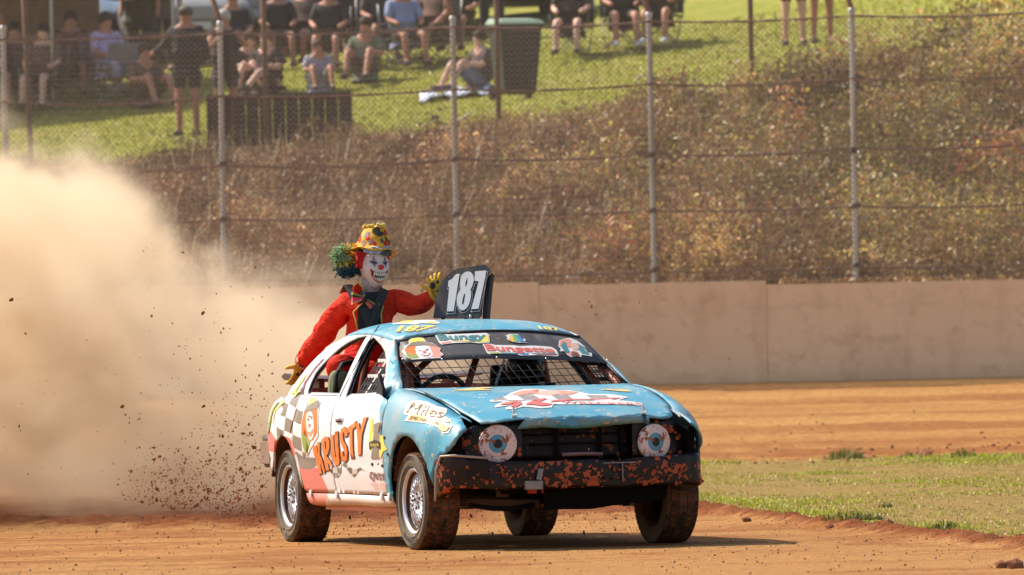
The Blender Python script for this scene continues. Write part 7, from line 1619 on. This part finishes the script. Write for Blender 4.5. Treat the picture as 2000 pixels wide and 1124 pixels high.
def gnoise(scale, detail, rough=.55, off=(0, 0, 0), st=(1, 1, 1)):
    mp = N_.new('ShaderNodeVectorMath'); mp.operation = 'MULTIPLY_ADD'; L_.new(pos, mp.inputs[0]); mp.inputs[1].default_value = st; mp.inputs[2].default_value = off
    n = N_.new('ShaderNodeTexNoise'); n.inputs['Scale'].default_value = scale; n.inputs['Detail'].default_value = detail; n.inputs['Roughness'].default_value = rough; L_.new(mp.outputs[0], n.inputs['Vector']); return n.outputs[0]
def gcurve(v, pts, lo, hi, flo, fhi):
    """piecewise-linear lookup"""
    mr = gm('DIVIDE', gm('SUBTRACT', v, lo), hi - lo, clamp=True); n = N_.new('ShaderNodeFloatCurve'); c = n.mapping.curves[0]
    P = [((x - lo) / (hi - lo), (y - flo) / (fhi - flo)) for x, y in pts]
    while len(c.points) < len(P): c.points.new(.5, .5)
    for q, (x, y) in zip(c.points, P): q.location = (x, y); q.handle_type = 'AUTO_CLAMPED'
    n.mapping.update(); L_.new(mr, n.inputs['Value']); return gm('ADD', gm('MULTIPLY', n.outputs[0], fhi - flo), flo)
# pixel columns of the cloud's top edge turned into metres at Y=61
TOP = [(-200, 300), (0, 345), (60, 300), (120, 288), (180, 325), (250, 385), (300, 432), (325, 470), (335, 525), (420, 548), (560, 560), (700, 585), (850, 640), (1000, 760), (1200, 930)]
TP = [(at(px, py, 61)[0], at(px, py, 61)[2]) for px, py in TOP]
n1 = gnoise(.95, 5, .6, st=(1, .10, 1)); n2 = gnoise(2.4, 5, .65, (5, 2, 1), st=(1, .14, 1)); n3 = gnoise(7.0, 3, .6, (1, 7, 3))
wob = gm('ADD', gm('MULTIPLY', gm('SUBTRACT', n1, .5), 2.2), gm('ADD', gm('MULTIPLY', gm('SUBTRACT', n2, .5), 1.5), gm('MULTIPLY', gm('SUBTRACT', n3, .5), .7)))
top = gcurve(gm('ADD', gx, gm('MULTIPLY', wob, .45)), TP, -7.0, 2.6, 0.0, 3.7)
hz = gm('SUBTRACT', gm('ADD', gm('ADD', top, .34), gm('MULTIPLY', wob, .6)), gz)              # metres below the top edge
edge = gm('POWER', gm('MULTIPLY', hz, 1.5, clamp=True), 2.0)
fadeY = gcurve(gy, [(55.5, 0), (57.5, .25), (59.5, .9), (61.5, 1), (64, .8), (66, .2), (68, 0)], 55.5, 68, 0, 1)
fadeX = gcurve(gx, [(-7, 1), (-4, .95), (-2.8, .75), (-1.9, .38), (-1.2, .17), (0, .07), (1.2, .03), (2.6, 0)], -7, 2.6, 0, 1)
foot = gcurve(gz, [(0, .3), (.15, .45), (.45, .85), (1.0, 1.0), (3.7, .8)], 0, 3.7, 0, 1)
body = gm('ADD', .45, gm('ADD', gm('MULTIPLY', gm('SUBTRACT', n1, .45), 5.0), gm('ADD', gm('MULTIPLY', gm('SUBTRACT', n2, .5), 4.5), gm('MULTIPLY', gm('SUBTRACT', n3, .5), 2.0))))
body = gm('MAXIMUM', body, .05)
den = gm('MULTIPLY', gm('MULTIPLY', gm('MULTIPLY', edge, fadeY), gm('MULTIPLY', fadeX, foot)), body)
vc = N_.new('GeometryNodeVolumeCube'); L_.new(den, vc.inputs['Density']); vc.inputs['Min'].default_value = DMIN; vc.inputs['Max'].default_value = DMAX
vc.inputs['Resolution X'].default_value = 200; vc.inputs['Resolution Y'].default_value = 64; vc.inputs['Resolution Z'].default_value = 80
sm_ = N_.new('GeometryNodeSetMaterial'); L_.new(vc.outputs[0], sm_.inputs[0]); L_.new(sm_.outputs[0], go.inputs[0])
dm_ = bpy.data.materials.new('dust_volume'); dm_.use_nodes = True; nt_ = dm_.node_tree; nt_.nodes.clear(); pv = nt_.nodes.new('ShaderNodeVolumePrincipled'); oo = nt_.nodes.new('ShaderNodeOutputMaterial'); nt_.links.new(pv.outputs[0], oo.inputs['Volume'])
pv.inputs['Color'].default_value = (.965, .82, .605, 1); pv.inputs['Density'].default_value = 1.15; pv.inputs['Anisotropy'].default_value = .25
sm_.inputs['Material'].default_value = dm_; me.materials.append(dm_)
md = dust.modifiers.new('dust', 'NODES'); md.node_group = ng

# thin dust still hanging over the far track and the bank
hzm = bpy.data.materials.new('hanging_dust'); hzm.use_nodes = True; nt_ = hzm.node_tree; nt_.nodes.clear(); pv = nt_.nodes.new('ShaderNodeVolumePrincipled'); oo = nt_.nodes.new('ShaderNodeOutputMaterial'); nt_.links.new(pv.outputs[0], oo.inputs['Volume'])
pv.inputs['Color'].default_value = (.95, .84, .70, 1); pv.inputs['Density'].default_value = .0019; pv.inputs['Anisotropy'].default_value = .2
m = MB(); m.box((0, 77, 4.5), (70, 21, 10)); hz_ = m.build('hanging_dust', hzm); tag(hz_, 'thin tan dust hanging in the air over the far track', 'dust', kind='stuff')
